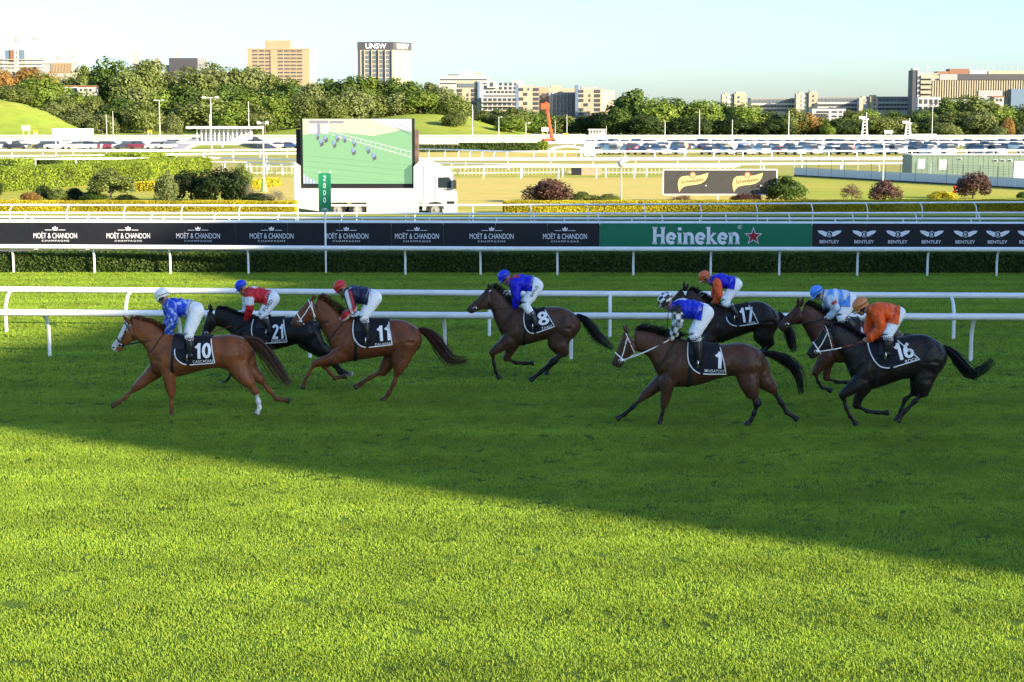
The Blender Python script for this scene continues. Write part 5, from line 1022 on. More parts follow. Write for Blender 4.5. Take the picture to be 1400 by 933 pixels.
for xx in (633, 640, 646): B.win(xx, xx + 4, 147, 156, 'dark_pane', -.2)
B = Bld('white flats with square windows rising behind the low grid block', 682, 930, 4)
B.block(661, 712, 117, 150, 14, M['white_wall']); B.block(700, 714.5, 109.5, 116.9, 9, M['white_wall'], 'plant_room', 2); B.win(666, 680, 112, 120.5, 'white_wall', -.8, name='bay', t=.8); B.win(670.5, 674.5, 113, 118.5, 'dark_pane', -1.8)
B.grid([682.5, 689.5, 696, 702.5], [113.4, 118.8], 3.8, 3.8); B.grid([665 + 5.2 * i for i in range(9)], [124.5], 3.4, 3.0); B.block(661, 711.5, 130.6, 132, 15, M['dark_band'], 'terrace_edge', -.6)
B = Bld('low flats with a grid of balconies, left of the boom', 682, 890, 4)
B.block(658.5, 704, 132.5, 160, 12, M['white_wall']); B.grid([661.5 + 6.6 * i for i in range(7)], [134.5, 140.5, 146.5, 152.5], 4.6, 4.0, 'dark_pane', -.12)
for yy in (139.2, 145.2, 151.2): B.win(659, 703.5, yy, yy + 1, 'pale_conc', -.8, name='balcony_slab', t=.7)
B = Bld('cream flats with staggered dark windows, middle block', 720, 900, 3)
B.block(709, 737, 119, 162, 14, M['cream_wall']); B.block(704.4, 708.9, 115.5, 162, 12, M['blue_glass'], 'stair_tower', -.5); B.block(712, 731, 115.5, 118.9, 9, M['grey_wall'], 'plant_room', 2)
for i, yy in enumerate((120.5, 127, 133.5, 139.5, 146)): B.win(729, 736.5, yy, yy + 4.2); B.win(709.5 + (6 if i % 2 else 0), 715.5 + (5.5 if i % 2 else 0), yy, yy + 4.2)
for yy in (120.5,): B.win(721.5, 723.3, yy, yy + 3.4)
B = Bld('grey blue flats with a glazed grid behind the boom', 765, 915, 3)
B.block(737.5, 750, 119.5, 160, 14, M['tan_brick'], y=1.5); B.block(750.1, 786, 126.5, 162, 12, M['grey_wall']); B.block(750, 786, 121, 126.4, 12, M['cream_wall'], 'upper_storey', 1.5); B.block(753, 768, 116.5, 120.9, 8, M['cream_wall'], 'plant_room', 3)
B.grid([740, 744.8], [128, 135, 142], 4, 4.5); B.grid([756.5 + 5.0 * i for i in range(6)], [130, 136.2, 142.4, 148.6, 154.8], 3.6, 4.6, 'bglass')
for xx in (755.3, 760.4, 765.4, 770.4, 775.4, 780.4): B.win(xx, xx + .7, 127, 162, 'white_wall', -.4, name='mullion', t=.35)
B = Bld('cream flats with staggered dark windows, rightmost block', 812, 900, 2)
B.block(790.5, 821, 122, 164, 14, M['cream_wall']); B.block(786.3, 790.4, 116.5, 164, 12, M['blue_glass'], 'stair_tower', -.5); B.block(794.5, 817, 118.5, 121.9, 9, M['grey_wall'], 'plant_room', 2)
for i, yy in enumerate((123, 129, 135.5, 141.5, 148, 154)): B.win(812.5, 820.5, yy, yy + 4.2); B.win(791 + (7 if i in (3,) else 0), 797.5 + (6 if i in (3,) else 0), yy, yy + 4.0)
for yy in (129, 135.5): B.win(805, 807, yy, yy + 3.6)
mb = MB(); x0_ = B.x(821.05); x1_ = B.x(842); mb.add([(x0_, 0, 0), (x1_, 14, 0), (x0_, 14.2, 0), (x0_, 0, B.z(123)), (x1_, 14, B.z(123)), (x0_, 14.2, B.z(123))], [(0, 1, 4, 3), (1, 2, 5, 4), (3, 4, 5)]); mb.build('side_wall', M['tan_brick'], B.r)
for i in range(6):
    for k in range(4):
        t0, t1 = .08 + k * .24, .22 + k * .24; zt_, zb_ = B.z(125 + i * 6), B.z(128.5 + i * 6); mb = MB(); mb.add([(x0_ + (x1_ - x0_) * t0 + .1, 14 * t0 - .15, zb_), (x0_ + (x1_ - x0_) * t1 + .1, 14 * t1 - .15, zb_), (x0_ + (x1_ - x0_) * t1 + .1, 14 * t1 - .15, zt_), (x0_ + (x1_ - x0_) * t0 + .1, 14 * t0 - .15, zt_)], [(0, 1, 2, 3)]); mb.build('side_window', M['white_wall'], B.r)
# right hand blocks
for a, b, c, yt, lab in ((986.5, 1003, 1019.5, 128, 'leftmost squat concrete stair tower on the right skyline'), (1088, 1104.5, 1116.5, 126.5, 'tallest concrete stair tower on the right skyline'), (1174, 1188, 1198.5, 132, 'rightmost concrete stair tower on the right skyline')):
    B = Bld(lab, (a + c) / 2, 950); B.block(a, b, yt + 1.5, 175, 6, M['pale_conc']); B.block(b + .05, c, yt, 175, 12, M['cream_wall'], y=-1.5); B.block(b + 3, c - 1, yt - 2, yt - .05, 6, M['pale_conc'], 'plant_room', 1); B.block(a + 4, a + 9, yt - .5, yt + 1.45, 4, M['pale_conc'], 'plant_room', 1)
    for i in range(5): B.win(a + 7, b - 2, yt + 3.5 + i * 6, yt + 7 + i * 6, 'white_wall', -.2); B.win(b + 5, b + 7, yt + 4 + i * 6, yt + 6.5 + i * 6, 'dark_pane', -1.65)
for a, b, yt, lab in ((1026, 1087.5, 135.5, 'long low glazed block left of the tallest stair tower'), (1117, 1173.5, 134, 'long low glazed block right of the tallest stair tower'), (1199, 1247, 133.5, 'long low glazed block left of the banded building')):
    B = Bld(lab, (a + b) / 2, 965); B.block(a, b, yt, 172, 12, M['white_wall']); B.block(a - .5, b + .5, yt - 1.2, yt - .05, 13, M['grey_wall'], 'roof', -.6); n_ = int((b - a) / 5)
    for row, hh in ((yt + 1.2, 4.2), (yt + 8.5, 3.0), (yt + 14, 3.0)):
        for i in range(n_): B.win(a + 1 + i * (b - a - 2) / n_, a + .4 + (i + 1) * (b - a - 2) / n_, row, row + hh, 'bglass' if row < yt + 5 else 'dark_pane')
B = Bld('white block with long shaded balconies amid the right trees', 1132, 900); B.block(1110, 1156, 149, 178, 10, M['white_wall'])
for i in range(4): B.win(1116, 1133, 152 + i * 6, 155 + i * 6); B.win(1137, 1144, 152 + i * 6, 154.5 + i * 6); B.win(1147, 1151, 152 + i * 6, 154.5 + i * 6); B.win(1115, 1134, 155.2 + i * 6, 156.2 + i * 6, 'pale_conc', -.8, name='balcony_slab', t=.7)
B = Bld('big striped building with vertical fins and a dark band at right', 1335, 930)
B.block(1271, 1430, 102, 172, 20, M['grey_wall']); B.block(1306.5, 1430, 101.5, 109.6, 3, M['dark_band'], 'dark_band', -1.5); B.block(1282, 1306.4, 101.8, 109.8, 3, M['grey_wall'], 'grey_band', -1.4)
xx = 1272.5
while xx < 1428:
    B.win(xx, xx + 1.7, 110.2, 134, 'cream_wall', -.9, name='fin', t=.6); xx += 3.35
for a, b, yt, m_ in ((1282, 1298, 97.5, 'copper'), (1298.5, 1325, 94, 'copper'), (1326, 1350, 96.5, 'white_wall'), (1352, 1430, 97, 'cream_wall')): B.block(a, b, yt, 101.4, 8, M[m_], 'roof_plant', 4)
for i in range(9): mb = MB(); xq = B.x(1328 + i * 8); mb.tube([(xq, 6, B.z(97)), (xq, 6, B.z(90 + (i % 3)))], .18, 4); mb.build('roof_mast', M['grey_pole'], B.r)
B.win(1335, 1368, 124, 142, 'grey_wall', -1.8, name='screen_panel', t=.2); B.block(1378, 1430, 122, 160, 3, M['blue_glass'], 'glass_wing', -4.2)
B = Bld('narrow banded car park end with dark shaft beside the striped building', 1260, 915)
B.block(1246, 1252.4, 96, 172, 10, M['dark_band'], 'dark_shaft'); B.block(1252.5, 1255, 96, 172, 9, M['white_wall'], 'pier', -.4); B.block(1255.1, 1271, 101.5, 172, 12, M['grey_wall'])
for i in range(6): B.win(1256.5, 1281 if i == 0 else 1271, 103.5 + i * 6.9, 107.8 + i * 6.9, 'cream_wall', -.8, name='spandrel', t=.6); B.win(1256.5, 1271, 108.2 + i * 6.9, 110.0 + i * 6.9, 'dark_pane', -.15)
B.block(1247, 1256, 93, 95.9, 4, M['white_wall'], 'plant_room', 2); B.block(1256, 1282, 100, 101.4, 6, M['pale_conc'], 'parapet', .4)
mb = MB(); mb.tube([(B.x(1268), 4, B.z(100)), (B.x(1268), 4, B.z(90))], .25, 5); mb.build('mast', M['grey_pole'], B.r)
B = Bld('small pale penthouse at the foot of the striped building', 1258, 890); B.block(1254, 1285, 133, 165, 8, M['white_wall'])
for i in range(4): B.win(1256 + i * 7, 1260 + i * 7, 136, 142); B.win(1256 + i * 7, 1260 + i * 7, 146, 151)
B = Bld('small house block above the big right tree', 1366, 900); B.block(1358, 1371, 133, 160, 8, M['white_wall']); B.block(1354, 1372, 131.6, 132.9, 9, M['copper'], 'roof', -.5); B.win(1361, 1364, 135, 139); B.win(1366, 1369, 135, 139)
# left skyline
B = Bld('unfinished open concrete frame building under the tower crane', 28, 1150)
for yt in (81, 86.5, 91.5): B.block(-20, 63, yt, yt + 1.1, 16, M['pale_conc'], 'floor_slab')
for i in range(9): B.block(-18 + i * 10, -16.2 + i * 10, 81, 118, 1.5, M['pale_conc'], 'column', 1); B.block(-14 + i * 10, -13 + i * 10, 81, 118, 1.5, M['grey_wall'], 'column', 12)
B.block(-20, 62, 98, 118, 10, M['grey_wall'], 'lower_wall', 2)
B = Bld('blue glass high rise far behind the crane', 24, 1500); B.block(10.5, 37, 69, 110, 14, M['grey_wall']); B.win(11, 16, 69, 84, 'blue_glass'); B.win(29, 36.5, 68.5, 84, 'blue_glass'); B.block(17.5, 22.5, 68.6, 84, 2, M['copper'], 'pier', -1)
for i in range(5): B.win(23.5, 28, 70 + i * 2.8, 71.8 + i * 2.8, 'bglass')
B = Bld('grey timber screened hall right of the unfinished frame', 82, 1120); B.block(60, 72, 86, 115, 12, M['grey_wall']); B.block(72.1, 102, 86.5, 115, 14, M['pale_conc'])
for i in range(14): B.win(73 + i * 2.05, 74.1 + i * 2.05, 87, 100, 'tan_brick', -.3, name='screen_slat', t=.2)
B.block(58, 104, 85.2, 85.95, 14, M['roof_metal'], 'roof', -.4)
B = Bld('dark flat topped block on the left skyline', 258, 1200); B.block(233, 271, 79.5, 110, 14, M['dark_band']); B.block(271.1, 283, 79.5, 110, 10, M['grey_wall'], y=3); B.block(224, 232.9, 89, 110, 9, M['grey_wall'], y=2); B.block(239, 243, 73, 79.4, 4, M['pale_conc'], 'chimney', 5)
for xx in (187, 216): B = Bld('small pale rooftop %s on the left skyline' % ('left of the dark block, farther' if xx == 187 else 'just left of the dark block'), xx, 1300); B.block(xx - 3, xx + 3, 73 if xx == 187 else 80, 110, 5, M['pale_conc']); B.block(xx - 1, xx + 1, 71.5 if xx == 187 else 79, 72.9 if xx == 187 else 79.9, 2, M['grey_wall'], 'vent', 1)
B = Bld('small red roofed white house among the left trees', 112, 930, hillz(X_at(112, 930), 930)); B.block(108, 132, 119, 132, 8, M['white_wall']); B.block(107, 133, 117, 118.9, 9, M['copper'], 'roof', -.5)
for xx in (111, 117, 124): B.win(xx, xx + 3, 121.5, 125)
B = Bld('small red roofed house further left among the trees', 97, 935, hillz(X_at(97, 935), 935)); B.block(90, 103, 118.5, 130, 8, M['white_wall']); B.block(89, 104, 116.8, 118.4, 9, M['copper'], 'roof', -.5); B.win(93, 96, 121, 124); B.win(98.5, 101, 121, 124)
# tower cranes
M['crane'] = mat('crane_paint', (.42, .39, .36), .6)
def crane(px, D, ytop, yjib, x0_, x1_, label, m, base=0.0):
    o = Vector((X_at(px, D), D, base)); r_ = empty('tower_crane', o, label, 'crane', 'tower cranes'); k = D / F; H = Z_at(yjib, D) - base
    for a in (-1, 1):
        for b in (-1, 1): mb = MB(); mb.tube([(a * .9, b * .9, 0), (a * .9, b * .9, H)], .28, 4); mb.build('mast_leg', m, r_)
    mb = MB()
    for i in range(int(H / 3)): z = i * 3; mb.tube([(-.9, -.9, z), (.9, -.9, z + 3)], .14, 4); mb.tube([(.9, .9, z), (-.9, .9, z + 3)], .14, 4)
    q = mb.build('mast_lattice', m, r_); q['kind'] = 'stuff'
    for yy, z in ((-.7, 0), (.7, 0), (0, 1.4)): mb = MB(); mb.tube([((x0_ - px) * k, yy, H + z), ((x1_ - px) * k, yy, H + z)], .22, 4); mb.build('jib_chord', m, r_)
    mb = MB(); n_ = 16
    for i in range(n_): a, b = (x0_ + (x1_ - x0_) * i / n_ - px) * k, (x0_ + (x1_ - x0_) * (i + 1) / n_ - px) * k; mb.tube([(a, -.7, H), ((a + b) / 2, 0, H + 1.4), (b, .7, H)], .12, 4)
    q = mb.build('jib_lattice', m, r_); q['kind'] = 'stuff'
    mb = MB(); mb.box((0, 0, H - 1.6), (2.6, 2.6, 2.6)); mb.build('cab', M['grey_wall'], r_); mb = MB(); mb.box(((x1_ - 3 - px) * k, 0, H - .6), (3.5, 2, 2.2)); mb.build('counterweight', M['grey_wall'], r_)
crane(25.5, 1140, 47, 51, 8, 54, 'white tower crane at the far left', M['crane']); crane(82, 1350, 72, 76.5, 45, 105, 'smaller distant crane right of the white tower crane', M['crane'])
# =================================================================== HORSES AND JOCKEYS
def chain_rings(P, r, df, n=14, sub=4, ends=True, ek=1.0):
    """P: list of 3-D points, r radii, df depth factor -> rings round the path; returns rings and the path parameter of each ring"""
    A = np.array([(p[0], p[1], p[2], a, b) for p, a, b in zip(P, r, df)])
    C = catmull(A, sub); T = np.linspace(0, 1, len(C))
    if ends:
        d0 = C[0, :3] - C[1, :3]; d0 /= max(np.linalg.norm(d0), 1e-6); d1 = C[-1, :3] - C[-2, :3]; d1 /= max(np.linalg.norm(d1), 1e-6)
        def cap(c, d, k, s):
            e = c.copy(); e[:3] = c[:3] + d * c[3] * k; e[3] *= s; return e
        C = np.vstack([cap(C[0], d0, .95 * ek, .3), cap(C[0], d0, .72 * ek, .70), cap(C[0], d0, .40 * ek, .92), C, cap(C[-1], d1, .40 * ek, .92), cap(C[-1], d1, .72 * ek, .70), cap(C[-1], d1, .95 * ek, .3)])
        T = np.concatenate([[0, 0, 0], T, [1, 1, 1]])
    rings = []
    for i in range(len(C)):
        t = Vector(C[min(i + 1, len(C) - 1), :3] - C[max(i - 1, 0), :3]).normalized()
        Y = Vector((0, 1, 0)); b = (Y - t * t.dot(Y))
        b = b.normalized() if b.length > 1e-3 else Vector((0, 0, 1)); a = t.cross(b).normalized()
        if a.z < 0 : a = -a
        c = Vector(C[i, :3]); rr = max(C[i, 3], 0.002); dd = rr * C[i, 4]
        rings.append([c + a * (rr * math.cos(2 * math.pi * j / n)) - b * (dd * math.sin(2 * math.pi * j / n)) for j in range(n)])
    return rings, T
class Src:
    def __init__(s): s.mb = MB(); s.col = []; s.zone = []
    def add(s, rings, colfn, zone=0):
        s.mb.rings(rings)
        n = len(rings[0])
        for i, rg in enumerate(rings):
            for j in range(n):
                s.col.append(colfn(i, j / n)); s.zone.append(zone)
    def finish(s, voxel, it, f=0.5):
        me = voxel_union(s.mb, voxel, it, f)
        kd = KDTree(len(s.mb.v))
        for i, v in enumerate(s.mb.v): kd.insert(v, i)
        kd.balance()
        nv = len(me.vertices); cols = np.zeros((nv, 3)); zn = np.zeros(nv, int)
        for i, v in enumerate(me.vertices):
            h = kd.find_n(v.co, 3); w = [1 / (d + 0.002) ** 2 for _, _, d in h]; W = sum(w)
            zn[i] = s.zone[h[0][1]]
            c = [0, 0, 0]
            for (co, k, d), ww in zip(h, w):
                q = s.col[k]
                for a in range(3): c[a] += q[a] * ww / W
            cols[i] = c
        return me, cols, zn

def sub_mesh(me, cols, sel, off, name, wrinkle=0.0, wsc=18.0):
    """the part of a body surface where sel is true, laid off along the normals: clothing over the body"""
    from mathutils import noise
    vn = [v.normal.copy() for v in me.vertices]; keep = {}; vs = []; fs = []; cc = []
    for p in me.polygons:
        if sum(sel[i] for i in p.vertices) >= 3:
            q = []
            for i in p.vertices:
                if i not in keep:
                    keep[i] = len(vs); co = me.vertices[i].co; o = off
                    if wrinkle:
                        w = noise.noise(Vector((co.x * wsc, co.y * wsc * 0.6, co.z * wsc * 0.45 + co.x * wsc * .5)))
                        o += wrinkle * (0.5 + w)
                    vs.append(co + vn[i] * o); cc.append(cols[i])
                q.append(keep[i])
            fs.append(q)
    m2 = bpy.data.meshes.new(name); m2.from_pydata(vs, [], fs); m2.update()
    m2.polygons.foreach_set('use_smooth', [True] * len(fs))
    if cc: set_colors(m2, np.array(cc))
    return m2

def horse_mat():
    m = mat('horse_coat', (0.1, 0.05, 0.02), 0.36, 0.20, attr='col', vary=0.30, vscale=4.0)
    nt = m.node_tree; N, L = nt.nodes, nt.links; p = N['Principled BSDF']
    
    g = N.new('ShaderNodeNewGeometry'); n = N.new('ShaderNodeTexNoise'); n.inputs['Scale'].default_value = 6; n.inputs['Detail'].default_value = 2
    n2 = N.new('ShaderNodeTexNoise'); n2.inputs['Scale'].default_value = 70; n2.inputs['Detail'].default_value = 3
    b = N.new('ShaderNodeBump'); b.inputs['Strength'].default_value = 0.5; b.inputs['Distance'].default_value = 0.06
    b2 = N.new('ShaderNodeBump'); b2.inputs['Strength'].default_value = 0.12; b2.inputs['Distance'].default_value = 0.02
    L.new(g.outputs['Position'], n.inputs['Vector']); L.new(g.outputs['Position'], n2.inputs['Vector'])
    L.new(n.outputs['Fac'], b.inputs['Height']); L.new(n2.outputs['Fac'], b2.inputs['Height'])
    L.new(b.outputs[0], b2.inputs['Normal']); L.new(b2.outputs[0], p.inputs['Normal'])
    return m
M['coat'] = horse_mat()
M['hair'] = mat('horse_hair', (0.02, 0.015, 0.012), 0.5, 0.3, attr='col')
M['cloth_black'] = mat('cloth_black', (0.010, 0.011, 0.017), 0.7, 0.2, vary=0.3, vscale=9, bump=0.35, bscale=14)
M['piping'] = mat('piping', (0.75, 0.75, 0.76), 0.6)
M['leather'] = mat('leather', (0.02, 0.014, 0.01), 0.4, 0.4)
M['red_leather'] = mat('red_leather', (0.22, 0.05, 0.03), 0.5)
M['silk'] = mat('silk', (0.5, 0.5, 0.5), 0.5, 0.35, attr='col', vary=0.10, vscale=14, bump=0.5, bscale=20)
M['breech'] = mat('breeches', (0.80, 0.80, 0.81), 0.6, 0.3, vary=0.05, vscale=12, bump=0.25, bscale=22)
M['boot'] = mat('boot', (0.010, 0.010, 0.013), 0.3, 0.35)
M['skin'] = mat('skin', (0.42, 0.24, 0.17), 0.55, 0.3, attr='col')
M['cap'] = mat('cap_silk', (0.5, 0.5, 0.5), 0.4, 0.5, attr='col')
M['steel'] = mat('steel', (0.6, 0.6, 0.62), 0.25, 0.5, metal=0.9)
M['eye'] = mat('eye', (0.006, 0.004, 0.003), 0.1, 0.6)

def cast_y(bvh, p, near=True, span=3.0):
    d = Vector((0, 1, 0)) if near else Vector((0, -1, 0))
    h = bvh.ray_cast(p - d * span, d, span * 2)
    return (h[0], h[1]) if h[0] is not None else (None, None)
def project_text(bvh, string, tr, c, h, ang, Yp, off, bold, material, parent, origin, name, xs=1.0, maxedge=0.035, width=None, digits=False):
    v, f = digits2d(string, h) if digits else text2d(string, h, bold, 1.0, xs)
    if width: v = v.copy(); v[:, 0] *= width / (v[:, 0].max() - v[:, 0].min())
    cs, sn = math.cos(ang), math.sin(ang)
    bm = bmesh.new()
    bv = [bm.verts.new((a * cs - b * sn, a * sn + b * cs, 0)) for a, b in v]
    for q in f:
        try: bm.faces.new([bv[i] for i in q])
        except ValueError: pass
    bmesh.ops.triangulate(bm, faces=bm.faces)
    mpp = (at(*tr(c[0] + 1, c[1]), Yp) - at(*tr(c[0], c[1]), Yp)).length
    for _ in range(4):
        es = [e for e in bm.edges if e.calc_length() * mpp > maxedge]
        if not es: break
        bmesh.ops.subdivide_edges(bm, edges=es, cuts=1); bmesh.ops.triangulate(bm, faces=bm.faces)
    last = None
    for vv in bm.verts:
        p = at(*tr(c[0] + vv.co.x, c[1] - vv.co.y), Yp)
        hit, nrm = cast_y(bvh, p)
        if hit is None: hit, nrm = (Vector((p.x, Yp if last is None else last, p.z)), Vector((0, -1, 0)))
        last = hit.y
        vv.co = hit + Vector((0, -off, 0)) + (nrm * 0.002 if nrm.y < 0 else Vector((0, 0, 0))) - Vector(origin)
    me = bpy.data.meshes.new(name); bm.to_mesh(me); bm.free(); me.materials.append(material)
    return link(name, me, parent)

def hair_strands(mb, cols, paths, w0, color, n=3):
    for path, w in paths:
        k = len(path); b0 = len(mb.v)
        mb.tube(path, [w * (1 - 0.75 * i / (k - 1)) for i in range(k)], n, caps=False)
        q = rnd.uniform(0.75, 1.3)
        cols.extend([(color[0] * q, color[1] * q, color[2] * q)] * (len(mb.v) - b0))
def build_hair(mb, cols, name, parent, origin):
    o = mb.build(name, M['hair'], parent, smooth=True, offset=origin)
    set_colors(o.data, np.array(cols)); return o

def make_horse(S):
    ox, oy, sc = S['crop']
    tr = lambda x, y: (ox + x / sc, oy + y / sc)
    Yc = gnd(700, S['gy']).y
    Pt = lambda x, y, dy=0.0: at(*tr(x, y), Yc + dy)
    mpp = Yc / (F * sc) * 1.0
    base = Pt(*S['mid']); base = Vector((base.x, Yc, 0))
    root = empty('horse', base, S['label'], 'horse', 'racehorses galloping past the stand')
    src = Src(); coat = S['coat']; point = S['points']
    NR = 22
    def station(arr):
        A = []
        for x0, y0, x1, y1, hw in arr:
            t, b = Pt(x0, y0), Pt(x1, y1); A.append((t.x, t.z, b.x, b.z, hw))
        return A
    def ring_of(row, scale=1.0, n=NR, th0=None):
        T, B, hw = Vector((row[0], Yc, row[1])), Vector((row[2], Yc, row[3])), row[4]
        C = (T + B) / 2; d = (T - B) / 2; out = []
        for j in range(n):
            th = 2 * math.pi * j / n if th0 is None else th0[0] + (th0[1] - th0[0]) * j / (n - 1)
            c, s_ = math.cos(th), math.sin(th)
            full = abs(s_) ** 0.85 * (1 if s_ >= 0 else -1) * (1.0 - 0.10 * c)
            out.append(C + d * (c * scale) + Vector((0, -1, 0)) * (hw * scale * full))
        return out
    body = catmull(station(S['body']), 4); head = catmull(station(S['head']), 4)
    def at_station(arr, u):                       # u in control-point units
        f = u * 4; i = int(min(max(math.floor(f), 0), len(arr) - 2)); t = f - i
        return arr[i] * (1 - t) + arr[i + 1] * t
    # outlines: the ends are closed by small rings
    def closed(arr):
        r = [ring_of(x) for x in arr]
        def shrink(rg, d, k):
            c = sum(rg, Vector()) / len(rg); return [c + (p - c) * k + d for p in rg]
        d0 = (sum(r[0], Vector()) - sum(r[1], Vector())).normalized() * 0.03; d1 = (sum(r[-1], Vector()) - sum(r[-2], Vector())).normalized() * 0.02
        return [shrink(r[0], d0, .6)] + r + [shrink(r[-1], d1, .7)]
    br, hr = closed(body), closed(head)
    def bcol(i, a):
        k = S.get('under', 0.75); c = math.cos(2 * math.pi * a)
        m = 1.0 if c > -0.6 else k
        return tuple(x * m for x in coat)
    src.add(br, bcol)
    nh = len(hr)
    def hcol(i, a):
        t = i / nh; c = math.cos(2 * math.pi * a)
        if S.get('blaze') and c > 0.42 - 0.6 * t and t > 0.08: return (0.62, 0.58, 0.56)
        if t > 0.72: return tuple(x * 0.4 + 0.012 for x in coat) if not S.get('blaze') else ((0.30, 0.22, 0.20) if t > .85 else coat)
        return coat
    src.add(hr, hcol)
    # muscle: shoulder blade, upper arm, point of hip, haunch, cheek
    def on(arr, u, f, s_, k=1.0):
        row = at_station(arr, u); th = math.acos(max(-1, min(1, 1 - 2 * f))); c, s2 = math.cos(th), math.sin(th)
        return Vector(((row[0] + row[2]) / 2 + (row[0] - row[2]) / 2 * c, Yc + s_ * row[4] * (s2 ** .85) * (1 - .1 * c) * k, (row[1] + row[3]) / 2 + (row[1] - row[3]) / 2 * c))
    for s_ in (-1, 1):
        fl, hl_ = (S['nf'], S['nh']) if s_ < 0 else (S['ff'], S['fh'])
        e1, h1, h0 = Pt(*fl[1][:2], s_ * .15), Pt(*hl_[1][:2], s_ * .16), Pt(*hl_[0][:2], s_ * .16)
        for P_, r_, d_ in (([on(body, 7.0, .16, s_, .82), on(body, 7.7, .45, s_, .88), on(body, 8.3, .70, s_, .9)], [.05, .085, .075], .42), ([on(body, 7.0, .42, s_, .92), on(body, 7.1, .66, s_, .92), e1], [.06, .10, .06], .42),
                           ([on(body, 2.1, .38, s_, .82), on(body, 2.0, .60, s_, .86), h1], [.15, .16, .10], .36), ([on(body, 1.2, .22, s_, .9), on(body, 1.25, .55, s_, .92), h0.lerp(h1, .6)], [.06, .09, .07], .40),
                           ([on(head, .75, .62, s_, .80), on(head, 1.25, .68, s_, .80)], [.055, .050], .40), ([on(head, 1.6, .42, s_, .82), on(head, 3.0, .36, s_, .84)], [.018, .012], .7)):
            rg, T = chain_rings(P_, r_, [d_] * len(P_), 12, 4); src.add(rg, lambda i, a: coat)
    # limbs
    for key, dy in (('nf', -0.135), ('ff', 0.135), ('nh', -0.14), ('fh', 0.14)):
        L = S[key]
        P = [Pt(x, y, dy * (1.0 if i > 0 else 0.9)) for i, (x, y, r) in enumerate(L)]
        rr = [r * mpp * (1.0 if i == 0 else 1.0) for i, (x, y, r) in enumerate(L)]
        df = [min(1.0, 0.125 / a) if a > 0.05 else 0.92 for a in rr]
        nk = len(L) - 1; hoof0 = 9.0; dark0 = S.get('dark0', 2.0) / nk; sock = S.get('sock', {}).get(key)
        for q in range(nk):
            bulge = rr[q] * .55 + rr[q + 1] * .45 if q != 1 else rr[q] * .66 + rr[q + 1] * .34
            if q >= 2: bulge = min(rr[q], rr[q + 1]) * .74
            pm = P[q].lerp(P[q + 1], .5); dm = (df[q] + df[q + 1]) / 2
            rg, T = chain_rings([P[q], pm, P[q + 1]], [rr[q], bulge, rr[q + 1]], [df[q], dm, df[q + 1]], 14, 4, True)
            def lcol(i, a, T=T, q=q, dark0=dark0, sock=sock, nk=nk):
                t = (q + T[i]) / nk
                if sock is not None and t > sock / nk: return (0.66, 0.64, 0.62)
                k = min(max((t - dark0) / 0.16, 0), 1)
                return tuple(c * (1 - k) + p * k for c, p in zip(coat, point))
            src.add(rg[:-2] if q == nk - 1 else rg, lcol)
        # hoof: a short flared wedge ahead of the pastern
        d = (P[-1] - P[-2]).normalized(); e = P[-1]; r0 = rr[-1]
        hp = [e - d * r0 * .5, e + d * r0 * .2, e + d * r0 * 1.2]
        hg, _ = chain_rings(hp, [r0 * .85, r0 * 1.05, r0 * 1.25], [1.0] * 3, 12, 2, False)
        src.add(hg, lambda i, a: S.get('hoof', (0.03, 0.028, 0.026)))
    me, cols, _ = src.finish(0.0135, 8, 0.5)
    set_colors(me, cols); me.materials.append(M['coat'])
    bvh = BVHTree.FromPolygons([v.co.copy() for v in me.vertices], [tuple(p.vertices) for p in me.polygons])
    me.transform(Matrix.Translation(-base)); me.polygons.foreach_set('use_smooth', [True] * len(me.polygons))
    link('body', me, root)
    # ears, eyes
    hd = S['head']
    for dy, sx, key in ((-0.055, 1, 'ear'), (0.055, 1, 'ear2')):
        (bx, by), (tx, ty) = S[key]
        b, t = Pt(bx, by, dy), Pt(tx, ty, dy * 1.2); d = (t - b).normalized() * max((t - b).length, .12); t = b + d; L_ = d.length
        mb = MB(); rg, _ = chain_rings([b - d * .1, b + d * .35, b + d * .75, t], [L_ * .16, L_ * .24, L_ * .16, L_ * .02], [0.7] * 4, 10, 3, True)
        mb.rings(rg); o = mb.build('ear', M['coat'], root, True, base); set_colors(o.data, np.array([coat] * len(o.data.vertices)) * 0.7)
    er = at_station(head, 1.12)
    for s_ in (-1, 1):
        c = Vector((er[0] * .66 + er[2] * .34, Yc + s_ * er[4] * .93, er[1] * .66 + er[3] * .34))
        mb = MB(); mb.ball(c, (0.024, 0.017, 0.020), 10, 7); mb.build('eye', M['eye'], root, True, base)
    nr = at_station(head, len(hd) - 1.45)
    for s_ in (-1, 1):
        c = Vector((nr[0] * .72 + nr[2] * .28, Yc + s_ * nr[4] * .93, nr[1] * .72 + nr[3] * .28))
        mb = MB(); mb.ball(c, (0.022, 0.012, 0.015), 8, 6); mb.build('nostril', M['eye'], root, True, base)
    # mane
    mb, mc = MB(), []; paths = []; hc = S['hair']; ml = S.get('mane', 0.14); n0, n1 = 7.4, len(S['body']) - .95
    for i in range(300):
        u = rnd.uniform(n0, n1); row = at_station(body, u); T = Vector((row[0], Yc, row[1])); B = Vector((row[2], Yc, row[3]))
        up = (T - B).normalized(); back = Vector((1, 0, -.1))
        y0 = rnd.uniform(-0.02, 0.02); L_ = ml * rnd.uniform(.5, 1.15); side = rnd.uniform(-0.5, .35)
        mx, mu = S.get('mflow', (0.75, 0.35))
        p0 = T + Vector((0, y0, 0)) - up * .02; d = (up * mu + back * mx + Vector((0, side * .5, 0)) + Vector((rnd.gauss(0, .12), 0, rnd.gauss(0, .12)))).normalized()
